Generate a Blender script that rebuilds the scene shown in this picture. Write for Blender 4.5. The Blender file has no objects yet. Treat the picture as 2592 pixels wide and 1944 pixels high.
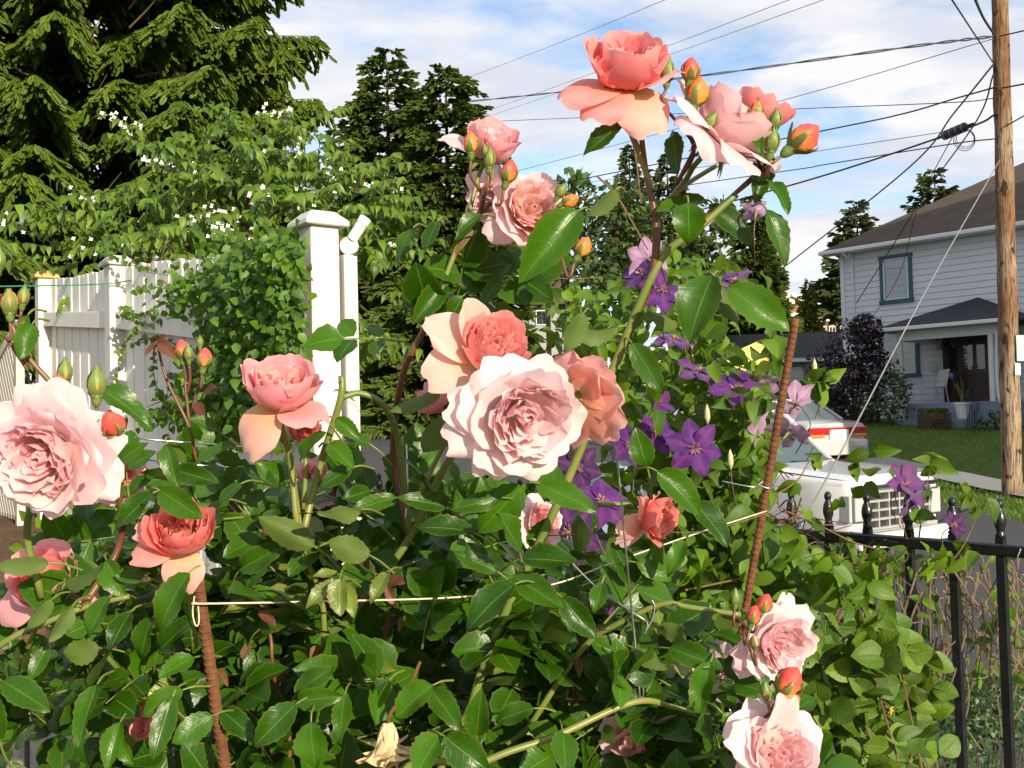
import bpy, bmesh, math, random
import numpy as np
from mathutils import Matrix, Vector

random.seed(7)
rng = np.random.default_rng(11)
SC = bpy.context.scene
COL = SC.collection
R = math.radians

# ------------------------------------------------------------------ camera
EYE = np.array([0.0, 0.0, 2.0])
FPX = 2592.0                                   # focal length in photo pixels (36 mm on a 36 mm sensor)
PITCH = math.atan(92 / FPX)
ROLL = 0.024
cF = np.array([0, math.cos(PITCH), math.sin(PITCH)])
_r0 = np.array([1.0, 0, 0]); _u0 = np.array([0, -math.sin(PITCH), math.cos(PITCH)])
cR = _r0 * math.cos(ROLL) - _u0 * math.sin(ROLL)
cU = _u0 * math.cos(ROLL) + _r0 * math.sin(ROLL)
cam = bpy.data.objects.new('camera', bpy.data.cameras.new('camera'))
COL.objects.link(cam)
cam.data.lens = 36.0; cam.data.sensor_width = 36.0
cam.data.clip_start = 0.05; cam.data.clip_end = 3000
mw = Matrix.Identity(4)
for i in range(3):
    mw[i][0] = cR[i]; mw[i][1] = cU[i]; mw[i][2] = -cF[i]; mw[i][3] = EYE[i]
cam.matrix_world = mw
SC.camera = cam

# ------------------------------------------------------------------ sun, sky, exposure
SUN_AZ = R(29)                                 # behind the camera, to the right
SUN_EL = R(16.5)
SUN = np.array([math.sin(SUN_AZ) * math.cos(SUN_EL), -math.cos(SUN_AZ) * math.cos(SUN_EL), math.sin(SUN_EL)])
sl = bpy.data.lights.new('sun', 'SUN'); sl.energy = 5.0; sl.angle = R(0.53); sl.color = (1.0, 0.88, 0.68)
so = bpy.data.objects.new('sun', sl); COL.objects.link(so)
so.rotation_euler = Vector(SUN).to_track_quat('Z', 'Y').to_euler(); so.location = (10, -20, 30)

W = bpy.data.worlds.new('World'); SC.world = W; W.use_nodes = True
nt = W.node_tree; nt.nodes.clear()
def N(t, **k):
    n = nt.nodes.new(t)
    for a, b in k.items(): setattr(n, a, b)
    return n
L = lambda a, b: nt.links.new(a, b)
out = N('ShaderNodeOutputWorld'); bg = N('ShaderNodeBackground'); bg.inputs[1].default_value = 0.075
sky = N('ShaderNodeTexSky', sky_type='NISHITA'); sky.sun_disc = False
sky.sun_elevation = SUN_EL; sky.sun_rotation = math.atan2(SUN[0], SUN[1]); sky.air_density = 1.0; sky.dust_density = 0.6; sky.ozone_density = 1.6
tc = N('ShaderNodeTexCoord'); sep = N('ShaderNodeSeparateXYZ'); L(tc.outputs['Generated'], sep.inputs[0])
zz = N('ShaderNodeMath', operation='MAXIMUM'); L(sep.outputs[2], zz.inputs[0]); zz.inputs[1].default_value = 0.0
za = N('ShaderNodeMath', operation='ADD'); L(zz.outputs[0], za.inputs[0]); za.inputs[1].default_value = 0.16
dx = N('ShaderNodeMath', operation='DIVIDE'); dy = N('ShaderNodeMath', operation='DIVIDE')
L(sep.outputs[0], dx.inputs[0]); L(za.outputs[0], dx.inputs[1]); L(sep.outputs[1], dy.inputs[0]); L(za.outputs[0], dy.inputs[1])
cmb = N('ShaderNodeCombineXYZ'); L(dx.outputs[0], cmb.inputs[0]); L(dy.outputs[0], cmb.inputs[1])
n1 = N('ShaderNodeTexNoise'); n1.inputs['Scale'].default_value = 1.9; n1.inputs['Detail'].default_value = 8; n1.inputs['Roughness'].default_value = 0.58; n1.inputs['Distortion'].default_value = 0.25
mp = N('ShaderNodeMapping'); mp.inputs['Location'].default_value = (3.1, 1.7, 0.4); mp.inputs['Rotation'].default_value = (0, 0, R(-12)); mp.inputs['Scale'].default_value = (0.8, 1.25, 1)
L(cmb.outputs[0], mp.inputs[0]); L(mp.outputs[0], n1.inputs['Vector'])
ramp = N('ShaderNodeValToRGB'); ramp.color_ramp.elements[0].position = 0.355; ramp.color_ramp.elements[1].position = 0.50
L(n1.outputs[0], ramp.inputs[0])
n2 = N('ShaderNodeTexNoise'); n2.inputs['Scale'].default_value = 3.4; n2.inputs['Detail'].default_value = 5
L(mp.outputs[0], n2.inputs['Vector'])
r2 = N('ShaderNodeValToRGB'); r2.color_ramp.elements[0].position = 0.38; r2.color_ramp.elements[1].position = 0.60
r2.color_ramp.elements[0].color = (7.0, 7.4, 8.4, 1); r2.color_ramp.elements[1].color = (9.4, 9.3, 9.4, 1)
L(n2.outputs[0], r2.inputs[0])
skm = N('ShaderNodeMix', data_type='RGBA', blend_type='MULTIPLY'); skm.inputs[0].default_value = 1.0
L(sky.outputs[0], skm.inputs[6]); skm.inputs[7].default_value = (2.1, 2.1, 2.2, 1)
mix = N('ShaderNodeMix', data_type='RGBA'); L(ramp.outputs[0], mix.inputs[0]); L(skm.outputs[2], mix.inputs[6]); L(r2.outputs[0], mix.inputs[7])
L(mix.outputs[2], bg.inputs[0]); L(bg.outputs[0], out.inputs[0])
vs = SC.view_settings
vs.view_transform = 'Standard'; vs.look = 'None'; vs.exposure = 0.5; vs.gamma = 1.0; vs.use_curve_mapping = False
SC.render.engine = 'CYCLES'
SC.cycles.use_denoising = True
SC.cycles.max_bounces = 7; SC.cycles.diffuse_bounces = 3; SC.cycles.glossy_bounces = 3; SC.cycles.transmission_bounces = 5; SC.cycles.transparent_max_bounces = 8
SC.cycles.sample_clamp_indirect = 6.0

# ------------------------------------------------------------------ pixels to rays (S = pixel units of the 2212-wide view)
K = 2592 / 2212
def ray(x, y): return cF + cR * (x * K - 1296) / FPX - cU * (y * K - 972) / FPX
def P(x, y, d): return EYE + ray(x, y) * d
def proj(p):
    q = np.asarray(p) - EYE; d = q @ cF
    return (1296 + FPX * (q @ cR) / d) / K, (972 - FPX * (q @ cU) / d) / K, d
def pxm(px, d): return px / 2212.0 * d          # so many view pixels, in metres, at depth d

# ------------------------------------------------------------------ mesh helpers
def new_mesh(name, V, F, uv=None, smooth=False, mats=(), midx=None):
    me = bpy.data.meshes.new(name)
    V = np.asarray(V, dtype=np.float32).reshape(-1, 3)
    if isinstance(F, np.ndarray):
        n, k = F.shape
        me.vertices.add(len(V)); me.vertices.foreach_set('co', V.ravel())
        me.loops.add(n * k); me.loops.foreach_set('vertex_index', F.ravel().astype(np.int32))
        me.polygons.add(n); me.polygons.foreach_set('loop_start', np.arange(0, n * k, k, dtype=np.int32))
        try: me.polygons.foreach_set('loop_total', np.full(n, k, dtype=np.int32))
        except Exception: pass
        me.update(calc_edges=True)
    else:
        me.from_pydata([tuple(map(float, v)) for v in V], [], [tuple(map(int, f)) for f in F])
    if uv is not None:
        uv = np.asarray(uv, dtype=np.float32)
        li = np.empty(len(me.loops), dtype=np.int32); me.loops.foreach_get('vertex_index', li)
        l = me.uv_layers.new(name='UVMap'); l.data.foreach_set('uv', uv[li].ravel())
    if smooth: me.polygons.foreach_set('use_smooth', np.ones(len(me.polygons), dtype=bool))
    for m in mats: me.materials.append(m)
    if midx is not None: me.polygons.foreach_set('material_index', np.asarray(midx, dtype=np.int32))
    return me

def obj(name, me, parent=None, M=None, loc=None, kind=None, color=None):
    o = bpy.data.objects.new(name, me); COL.objects.link(o)
    if parent is not None: o.parent = parent
    if M is not None: o.matrix_basis = Matrix(np.asarray(M).tolist()) if not isinstance(M, Matrix) else M
    if loc is not None: o.location = loc
    if kind: o['kind'] = kind
    if color is not None: o.color = color
    return o

def tag(o, label, cat, group=None):
    o['label'] = label; o['category'] = cat
    if group: o['group'] = group
    return o

def thing(name, label, cat, loc=(0, 0, 0), rz=0.0, group=None, M=None):
    o = bpy.data.objects.new(name, None); COL.objects.link(o)
    o.empty_display_size = 0.1
    if M is not None: o.matrix_basis = M
    else: o.location = loc; o.rotation_euler = (0, 0, rz)
    return tag(o, label, cat, group)

class MB:
    """collects shapes into one mesh"""
    def __init__(s): s.V = []; s.F = []; s.UV = []; s.n = 0
    def add(s, V, F, uv=None):
        V = np.asarray(V, dtype=float).reshape(-1, 3)
        s.V.append(V); s.F += [tuple(i + s.n for i in f) for f in F]
        s.UV.append(np.zeros((len(V), 2)) if uv is None else np.asarray(uv))
        s.n += len(V); return s
    def box(s, c, d, M=None, taper=None):
        x, y, z = np.array(d) / 2
        V = np.array([[-x, -y, -z], [x, -y, -z], [x, y, -z], [-x, y, -z], [-x, -y, z], [x, -y, z], [x, y, z], [-x, y, z]])
        if taper: V[4:, :2] *= taper
        if M is not None: V = V @ np.asarray(M)[:3, :3].T
        return s.add(V + np.array(c), [(0, 3, 2, 1), (4, 5, 6, 7), (0, 1, 5, 4), (1, 2, 6, 5), (2, 3, 7, 6), (3, 0, 4, 7)])
    def bar(s, a, b, w, h=None, up=(0, 0, 1)):
        """rectangular bar from a to b"""
        h = h or w; a = np.array(a, float); b = np.array(b, float); y = b - a; l = np.linalg.norm(y); y /= l
        z = np.array(up, float); z -= y * (z @ y)
        if np.linalg.norm(z) < 1e-5: z = np.array([1.0, 0, 0]); z -= y * (z @ y)
        z /= np.linalg.norm(z); x = np.cross(y, z)
        M = np.column_stack([x, y, z])
        return s.box((a + b) / 2, (w, l, h), M)
    def tube(s, pts, rad, n=6, cap=True):
        V, F, uv = tube(pts, rad, n, cap); return s.add(V, F, uv)
    def lathe(s, prof, n=12, M=None, c=(0, 0, 0), cap=True):
        V = []; F = []
        for r, z in prof:
            for k in range(n):
                a = 2 * math.pi * k / n; V.append((r * math.cos(a), r * math.sin(a), z))
        for i in range(len(prof) - 1):
            for k in range(n):
                F.append((i * n + k, i * n + (k + 1) % n, (i + 1) * n + (k + 1) % n, (i + 1) * n + k))
        if cap:
            F.append(tuple(range(n))[::-1]); F.append(tuple((len(prof) - 1) * n + k for k in range(n)))
        V = np.array(V)
        if M is not None: V = V @ np.asarray(M)[:3, :3].T
        return s.add(V + np.array(c), F)
    def prism(s, poly, a, b):
        """poly: list of 2-vectors in (x,z), from y=a to y=b"""
        n = len(poly)
        V = [(x, a, z) for x, z in poly] + [(x, b, z) for x, z in poly]
        F = [tuple(range(n)), tuple(range(n, 2 * n))[::-1]] + [(i, i + n, (i + 1) % n + n, (i + 1) % n) for i in range(n)]
        return s.add(V, F)
    def build(s, name, mat, parent=None, smooth=False, M=None, bevel=0, kind=None, color=None, seg=1):
        me = new_mesh(name, np.concatenate(s.V), s.F, np.concatenate(s.UV), smooth, [mat] if mat else [])
        bm = bmesh.new(); bm.from_mesh(me); bmesh.ops.recalc_face_normals(bm, faces=bm.faces)
        if bevel: bmesh.ops.bevel(bm, geom=list(bm.edges), offset=bevel, segments=seg, affect='EDGES', profile=0.5, clamp_overlap=True)
        bm.to_mesh(me); bm.free()
        if smooth: me.polygons.foreach_set('use_smooth', np.ones(len(me.polygons), dtype=bool))
        return obj(name, me, parent, M, kind=kind, color=color)

def smooth_path(pts, m=6):
    p = np.asarray(pts, float)
    if len(p) < 3: return np.array([p[0] + (p[-1] - p[0]) * t for t in np.linspace(0, 1, m)])
    q = np.vstack([2 * p[0] - p[1], p, 2 * p[-1] - p[-2]]); o = []
    for i in range(1, len(q) - 2):
        for t in np.linspace(0, 1, m, endpoint=False):
            a, b, c, d = q[i - 1], q[i], q[i + 1], q[i + 2]
            o.append(.5 * (2 * b + (c - a) * t + (2 * a - 5 * b + 4 * c - d) * t * t + (3 * b - a - 3 * c + d) * t ** 3))
    o.append(p[-1]); return np.array(o)

def tube(pts, rad, n=6, cap=True):
    p = np.asarray(pts, float); m = len(p)
    rad = np.interp(np.linspace(0, 1, m), np.linspace(0, 1, len(rad)), rad) if np.ndim(rad) else np.full(m, rad)
    t = np.gradient(p, axis=0); t /= np.linalg.norm(t, axis=1)[:, None] + 1e-12
    ref = np.array([0, 0, 1.0]) if abs(t[0][2]) < .9 else np.array([1.0, 0, 0])
    x = np.cross(ref, t[0]); x /= np.linalg.norm(x)
    V = []; uv = []; lng = 0
    for i in range(m):
        x = x - t[i] * (x @ t[i]); x /= np.linalg.norm(x) + 1e-12; y = np.cross(t[i], x)
        if i: lng += np.linalg.norm(p[i] - p[i - 1])
        for k in range(n):
            a = 2 * math.pi * k / n
            V.append(p[i] + rad[i] * (x * math.cos(a) + y * math.sin(a))); uv.append((k / n, lng))
    F = [(i * n + k, i * n + (k + 1) % n, (i + 1) * n + (k + 1) % n, (i + 1) * n + k) for i in range(m - 1) for k in range(n)]
    if cap: F += [tuple(range(n))[::-1], tuple((m - 1) * n + k for k in range(n))]
    return np.array(V), F, np.array(uv)

def unit(v):
    v = np.asarray(v, float); return v / (np.linalg.norm(v) + 1e-12)

def frame(base, ydir, zdir, sx, sy, sz):
    """4x4: local +Y along ydir, +Z near zdir"""
    y = unit(ydir); z = np.asarray(zdir, float); z = z - y * (z @ y)
    if np.linalg.norm(z) < 1e-4: z = np.cross(y, [0.3, 0.8, 0.5])
    z = unit(z); x = np.cross(y, z)
    M = np.eye(4); M[:3, 0] = x * sx; M[:3, 1] = y * sy; M[:3, 2] = z * sz; M[:3, 3] = base
    return M

def frames(B, Yd, Zd, SX, SY, SZ):
    """many frame() matrices at once"""
    B = np.asarray(B, float); y = np.asarray(Yd, float); y = y / (np.linalg.norm(y, axis=1)[:, None] + 1e-9)
    z = np.asarray(Zd, float); z = z - y * (z * y).sum(1)[:, None]; z = z / (np.linalg.norm(z, axis=1)[:, None] + 1e-9); x = np.cross(y, z)
    M = np.zeros((len(B), 4, 4)); M[:, 3, 3] = 1
    M[:, :3, 0] = x * np.asarray(SX)[:, None]; M[:, :3, 1] = y * np.asarray(SY)[:, None]; M[:, :3, 2] = z * np.asarray(SZ)[:, None]; M[:, :3, 3] = B
    return M

def joined_np(name, protos, M, which, mat, parent, smooth=False):
    Vs, Fs, Us, off = [], [], [], 0
    for pi, (V, F, U) in enumerate(protos):
        sel = M[which == pi]
        if not len(sel): continue
        Wv = np.einsum('nij,vj->nvi', sel[:, :3, :3], V) + sel[:, None, :3, 3]; n, v = Wv.shape[:2]
        Vs.append(Wv.reshape(-1, 3)); Fs.append((F[None] + (np.arange(n) * v)[:, None, None] + off).reshape(-1, F.shape[1])); Us.append(np.tile(U, (n, 1))); off += n * v
    return obj(name, new_mesh(name, np.concatenate(Vs), np.concatenate(Fs), np.concatenate(Us), smooth, [mat]), parent, kind='stuff')

def joined(name, protos, mats4, mat, parent, kind='stuff', smooth=True):
    """many transformed copies of small meshes, joined into one"""
    Vs, Fs, Us, off = [], [], [], 0
    mats4 = list(mats4)
    for pi, (V, F, U) in enumerate(protos):
        sel = np.array([m for (k, m) in mats4 if k == pi])
        if not len(sel): continue
        W = np.einsum('nij,vj->nvi', sel[:, :3, :3], V) + sel[:, None, :3, 3]
        n, v = W.shape[:2]
        Vs.append(W.reshape(-1, 3)); Fs.append((F[None] + (np.arange(n) * v)[:, None, None] + off).reshape(-1, F.shape[1]))
        Us.append(np.tile(U, (n, 1))); off += n * v
    if not Vs: return None
    me = new_mesh(name, np.concatenate(Vs), np.concatenate(Fs), np.concatenate(Us), smooth, [mat])
    return obj(name, me, parent, kind=kind)

def foliage(parent, part, protos, mats4, mat, nparts=290, stuff='foliage', inv=None):
    """the leaves that show largest become parts of their own, the rest one part"""
    meshes = [new_mesh(part, V, F, U, True, [mat]) for V, F, U in protos]
    sc = []
    for k, m in mats4:
        x, y, d = proj(m[:3, 3]); s = np.linalg.norm(m[:3, 1]) / max(d, .1)
        if not (-40 < x < 2250 and -40 < y < 1700) or d < 0: s *= 0.01
        sc.append(s)
    order = np.argsort(-np.array(sc)); big = set(order[:nparts].tolist()); rest = []
    for i, (k, m) in enumerate(mats4):
        if i in big: obj(part, meshes[k], parent, M=m)
        else: rest.append((k, m))
    if rest: joined(stuff, protos, rest, mat, parent)

# ------------------------------------------------------------------ materials
class G:
    """tiny node-tree builder"""
    def __init__(s, name):
        s.m = bpy.data.materials.new(name); s.m.use_nodes = True; s.t = s.m.node_tree; s.t.nodes.clear()
        s.out = s.n('ShaderNodeOutputMaterial')
    def n(s, t, **k):
        n = s.t.nodes.new(t)
        for a, b in k.items(): setattr(n, a, b)
        return n
    def l(s, a, b): s.t.links.new(a, b)
    def set(s, n, i, v):
        if hasattr(v, 'is_linked') or isinstance(v, bpy.types.NodeSocket): s.l(v, n.inputs[i])
        else:
            if isinstance(v, tuple) and len(v) == 3: v = v + (1,)
            n.inputs[i].default_value = v
    def math(s, op, a, b=0.0, c=None):
        n = s.n('ShaderNodeMath', operation=op); s.set(n, 0, a); s.set(n, 1, b)
        if c is not None: s.set(n, 2, c)
        return n.outputs[0]
    def mix(s, f, a, b, bt='MIX'):
        n = s.n('ShaderNodeMix', data_type='RGBA', blend_type=bt); s.set(n, 0, f); s.set(n, 6, a); s.set(n, 7, b); return n.outputs[2]
    def ramp(s, f, stops):
        n = s.n('ShaderNodeValToRGB'); s.l(f, n.inputs[0]); e = n.color_ramp.elements
        while len(e) < len(stops): e.new(0.5)
        for k, (p, c) in zip(e, stops): k.position = p; k.color = (c if len(c) == 4 else tuple(c) + (1,)) if not np.isscalar(c) else (c, c, c, 1)
        return n.outputs[0]
    def noise(s, scale, detail=4, vec=None, rough=.55, dist=0):
        n = s.n('ShaderNodeTexNoise'); n.inputs['Scale'].default_value = scale; n.inputs['Detail'].default_value = detail
        n.inputs['Roughness'].default_value = rough; n.inputs['Distortion'].default_value = dist
        if vec is not None: s.l(vec, n.inputs['Vector'])
        return n.outputs[0]
    def coord(s, k='Object'): return s.n('ShaderNodeTexCoord').outputs[k]
    def map(s, v, scale=(1, 1, 1), loc=(0, 0, 0)):
        n = s.n('ShaderNodeMapping'); s.l(v, n.inputs[0]); n.inputs['Scale'].default_value = scale; n.inputs['Location'].default_value = loc; return n.outputs[0]
    def bump(s, h, st=.3, d=.01):
        n = s.n('ShaderNodeBump'); n.inputs['Strength'].default_value = st; n.inputs['Distance'].default_value = d; s.l(h, n.inputs['Height']); return n.outputs[0]
    def pr(s, col, rough=.6, metal=0, spec=.5, bump=None, **k):
        n = s.n('ShaderNodeBsdfPrincipled'); s.set(n, 'Base Color', col); s.set(n, 'Roughness', rough); s.set(n, 'Metallic', metal)
        n.inputs['Specular IOR Level'].default_value = spec
        if bump is not None: s.l(bump, n.inputs['Normal'])
        for a, b in k.items(): s.set(n, a.replace('_', ' '), b)
        return n.outputs[0]
    def fin(s, sh): s.l(sh, s.out.inputs[0]); return s.m

def plain(name, col, rough=.6, metal=0, spec=.5, var=.12, scale=8, bump=0, coord='Object'):
    g = G(name); c = g.coord(coord); nz = g.noise(scale, 5, c)
    dk = tuple(x * (1 - var) for x in col); lt = tuple(min(1, x * (1 + var)) for x in col)
    colr = g.ramp(nz, [(.3, dk), (.7, lt)])
    return g.fin(g.pr(colr, rough, metal, spec, g.bump(g.noise(scale * 6, 3, c), bump, .004) if bump else None))

def leafmat(name, dark, light, under, vein, rough=.38, trans=.28, spec=.5, ribs=0, edge=None, gloss_bump=.25):
    g = G(name); uv = g.coord('UV'); sp = g.n('ShaderNodeSeparateXYZ'); g.l(uv, sp.inputs[0])
    ob = g.n('ShaderNodeObjectInfo').outputs['Random']; ge = g.n('ShaderNodeNewGeometry')
    rnd = g.math('FRACT', g.math('ADD', ob, ge.outputs['Random Per Island']))
    base = g.ramp(rnd, [(0, dark), (.75, light), (1, tuple(min(1, x * 1.35) for x in light))])
    u = g.math('ABSOLUTE', g.math('SUBTRACT', g.math('MULTIPLY', sp.outputs[0], 2), 1)); v = sp.outputs[1]
    mid = g.math('SMOOTH_MIN', 1, g.math('DIVIDE', u, .06), .2)
    w = g.math('SINE', g.math('MULTIPLY', g.math('SUBTRACT', v, g.math('MULTIPLY', u, .22)), 44 if not ribs else ribs))
    sv = g.math('POWER', g.math('MAXIMUM', w, 0), 7 if not ribs else 3)
    vn = g.math('MAXIMUM', g.math('SUBTRACT', 1, mid), g.math('MULTIPLY', sv, .13))
    nz = g.noise(7, 4, g.map(uv, (1, 1, 1)))
    c1 = g.mix(g.math('MULTIPLY', nz, .25), base, tuple(x * .6 for x in dark))
    c2 = g.mix(vn, c1, vein)
    if edge: c2 = g.mix(g.math('MULTIPLY', g.math('GREATER_THAN', u, .88), .7), c2, edge)
    cc = g.mix(ge.outputs['Backfacing'], c2, g.mix(g.math('MULTIPLY', vn, .5), under, vein))
    h = g.math('ADD', g.math('MULTIPLY', vn, -1), g.math('MULTIPLY', nz, .6))
    bp = g.bump(h, gloss_bump, .004)
    rr = g.math('ADD', g.math('MULTIPLY', ge.outputs['Backfacing'], .25), g.math('ADD', rough, g.math('MULTIPLY', nz, .12)))
    p = g.pr(cc, rr, 0, spec, bp)
    tr = g.n('ShaderNodeBsdfTranslucent'); g.l(g.mix(.55, cc, tuple(min(1, a * b) for a, b in zip(light, (2.6, 2.3, .7)))), tr.inputs[0])
    ms = g.n('ShaderNodeMixShader'); ms.inputs[0].default_value = trans; g.l(p, ms.inputs[1]); g.l(tr.outputs[0], ms.inputs[2])
    return g.fin(ms.outputs[0])

M_rleaf = leafmat('rose_leaf', (.014, .058, .0015), (.038, .115, .003), (.085, .13, .022), (.11, .19, .02), rough=.26, trans=.2, spec=.30, edge=(.09, .11, .012), gloss_bump=.18)
M_yleaf = leafmat('young_leaf', (.10, .16, .02), (.20, .27, .04), (.17, .2, .06), (.25, .28, .08), rough=.28, trans=.25, edge=(.2, .06, .03))
M_redleaf = leafmat('red_leaf', (.10, .03, .02), (.16, .06, .03), (.12, .06, .04), (.2, .08, .05), rough=.35, trans=.2)
M_cleaf = leafmat('clematis_leaf', (.035, .09, .003), (.105, .195, .008), (.12, .18, .025), (.14, .22, .02), rough=.42, trans=.3, spec=.35)
M_fleaf = leafmat('witch_alder_leaf', (.045, .105, .004), (.11, .195, .009), (.14, .20, .05), (.10, .18, .03), rough=.5, trans=.25, ribs=40, gloss_bump=.5)
M_dleaf = leafmat('snowbell_leaf', (.045, .11, .004), (.125, .215, .010), (.13, .20, .04), (.13, .22, .05), rough=.4, trans=.32)
M_vleaf = leafmat('vine_leaf', (.03, .09, .003), (.09, .185, .008), (.11, .17, .03), (.1, .2, .05), rough=.42, trans=.28)
M_bleaf = leafmat('tree_leaf', (.03, .07, .010), (.085, .145, .020), (.06, .10, .03), (.05, .1, .03), rough=.5, trans=.22)
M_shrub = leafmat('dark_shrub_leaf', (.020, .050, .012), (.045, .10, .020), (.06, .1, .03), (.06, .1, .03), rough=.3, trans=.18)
M_grassb = leafmat('grass_blade', (.06, .12, .015), (.13, .21, .03), (.1, .17, .03), (.12, .2, .03), rough=.5, trans=.3)

def needlemat(name, dark, light, rough=.6):
    g = G(name); ge = g.n('ShaderNodeNewGeometry'); nz = g.noise(.5, 3, g.coord('Object'))
    r = g.math('ADD', g.math('MULTIPLY', ge.outputs['Random Per Island'], .6), g.math('MULTIPLY', nz, .4))
    c = g.ramp(r, [(.1, dark), (.8, light)])
    p = g.pr(c, rough, 0, .3); tr = g.n('ShaderNodeBsdfTranslucent'); g.l(c, tr.inputs[0])
    ms = g.n('ShaderNodeMixShader'); ms.inputs[0].default_value = .18; g.l(p, ms.inputs[1]); g.l(tr.outputs[0], ms.inputs[2])
    return g.fin(ms.outputs[0])
M_spruce = needlemat('spruce_needles', (.04, .09, .006), (.125, .19, .014))
M_fir = needlemat('fir_needles', (.045, .085, .014), (.13, .185, .03))
M_gold = needlemat('golden_cypress', (.13, .15, .012), (.27, .28, .03))
M_fir2 = needlemat('far_fir_needles', (.05, .075, .022), (.11, .14, .04))

def petalmat(name, yellow=(.95, .50, .12)):
    g = G(name); uv = g.coord('UV'); sp = g.n('ShaderNodeSeparateXYZ'); g.l(uv, sp.inputs[0]); v = sp.outputs[1]
    oi = g.n('ShaderNodeObjectInfo'); ge = g.n('ShaderNodeNewGeometry')
    f = g.math('MULTIPLY', g.math('SUBTRACT', 1, g.ramp(v, [(.05, 0), (.55, 1)])), oi.outputs['Alpha'])
    main = oi.outputs['Color']
    pal = g.mix(.5, main, (.98, .70, .69))
    uu = g.math('ABSOLUTE', g.math('SUBTRACT', sp.outputs[0], .5))
    edge = g.ramp(g.math('MAXIMUM', v, g.math('MULTIPLY', uu, 1.9)), [(.55, 0), (1, 1)])
    c = g.mix(g.math('MULTIPLY', edge, .55), main, pal)
    c = g.mix(ge.outputs['Backfacing'], c, g.mix(.12, c, (.80, .25, .30)))
    c = g.mix(g.math('MULTIPLY', f, .85), c, yellow)
    vein = g.noise(3, 3, g.map(uv, (16, 1.3, 1)))
    c = g.mix(g.math('MULTIPLY', vein, .07), c, g.mix(.5, main, (.9, .35, .33)))
    bp = g.bump(g.noise(4, 3, g.map(uv, (9, 3, 1))), .18, .002)
    p = g.pr(c, .5, 0, .25, bp, Sheen_Weight=.15)
    tr = g.n('ShaderNodeBsdfTranslucent'); g.l(c, tr.inputs[0])
    ms = g.n('ShaderNodeMixShader'); ms.inputs[0].default_value = .46; g.l(p, ms.inputs[1]); g.l(tr.outputs[0], ms.inputs[2])
    return g.fin(ms.outputs[0])
M_petal = petalmat('rose_petal')
def clemmat():
    g = G('clematis_petal'); uv = g.coord('UV'); sp = g.n('ShaderNodeSeparateXYZ'); g.l(uv, sp.inputs[0]); ge = g.n('ShaderNodeNewGeometry')
    oi = g.n('ShaderNodeObjectInfo'); u = g.math('ABSOLUTE', g.math('SUBTRACT', sp.outputs[0], .5))
    bar = g.ramp(u, [(.02, 1), (.2, 0)])
    c = g.mix(g.math('MULTIPLY', bar, .35), oi.outputs['Color'], (.30, .035, .22))
    st = g.noise(3, 3, g.map(uv, (22, 1.2, 1)))
    c = g.mix(g.math('MULTIPLY', st, .3), c, (.05, .01, .10))
    back = g.mix(g.math('MULTIPLY', bar, .6), (.42, .24, .42), (.58, .40, .48))
    c = g.mix(ge.outputs['Backfacing'], c, back)
    p = g.pr(c, .5, 0, .3, g.bump(st, .4, .003), Sheen_Weight=.3); tr = g.n('ShaderNodeBsdfTranslucent'); g.l(c, tr.inputs[0])
    ms = g.n('ShaderNodeMixShader'); ms.inputs[0].default_value = .25; g.l(p, ms.inputs[1]); g.l(tr.outputs[0], ms.inputs[2])
    return g.fin(ms.outputs[0])
M_clem = clemmat()
def budmat():
    g = G('rosebud'); uv = g.coord('UV'); sp = g.n('ShaderNodeSeparateXYZ'); g.l(uv, sp.inputs[0]); oi = g.n('ShaderNodeObjectInfo')
    n = g.noise(4, 3, g.map(uv, (6, 1.5, 1)))
    f = g.math('MULTIPLY', g.math('SUBTRACT', 1, g.ramp(g.math('ADD', sp.outputs[1], g.math('MULTIPLY', n, .5)), [(.35, 0), (.85, 1)])), .9)
    c = g.mix(f, oi.outputs['Color'], (.85, .36, .05))
    return g.fin(g.pr(c, .45, 0, .35, g.bump(n, .3, .003), Subsurface_Weight=.1))
M_bud = budmat()
M_sepal = plain('sepal_green', (.14, .20, .045), .5, var=.3, scale=60)
M_pistil = plain('yellow_stamens', (.62, .42, .06), .6)
M_stam = plain('clematis_stamens', (.40, .20, .22), .6)
M_dry = plain('dried_petal', (.62, .47, .25), .8, var=.3, scale=40, bump=.3)
def canemat(name, a, b, sc=14):
    g = G(name); c = g.coord('Object'); n = g.noise(sc, 4, c)
    return g.fin(g.pr(g.ramp(n, [(.35, a), (.65, b)]), .42, 0, .5, g.bump(g.noise(90, 3, c), .15, .002)))
M_cane = canemat('rose_cane_green', (.11, .17, .03), (.20, .21, .05))
M_canered = canemat('rose_cane_red', (.12, .035, .022), (.16, .09, .03))
M_twig = plain('clematis_twig', (.16, .085, .05), .8, var=.35, scale=30)
M_twigd = plain('dead_twig', (.24, .16, .10), .9, var=.35, scale=20)
def rustmat():
    g = G('rusty_rebar'); c = g.coord('Object'); n = g.noise(60, 6, c, .65); n2 = g.noise(18, 4, c)
    col = g.mix(n2, g.ramp(n, [(.35, (.075, .03, .016)), (.55, (.18, .075, .032)), (.75, (.28, .15, .075))]), (.13, .055, .028))
    return g.fin(g.pr(col, .9, 0, .2, g.bump(n, .5, .002)))
M_rust = rustmat()
M_string = plain('twine', (.62, .54, .38), .9, var=.2, scale=200)
M_wire = plain('galvanised_wire', (.55, .56, .56), .35, 1.0, var=.1, scale=50)
M_green_line = plain('green_line', (.02, .22, .12), .5)
M_blackiron = plain('black_paint_iron', (.012, .014, .016), .25, 0, .5, var=.3, scale=40, bump=.1)

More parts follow.
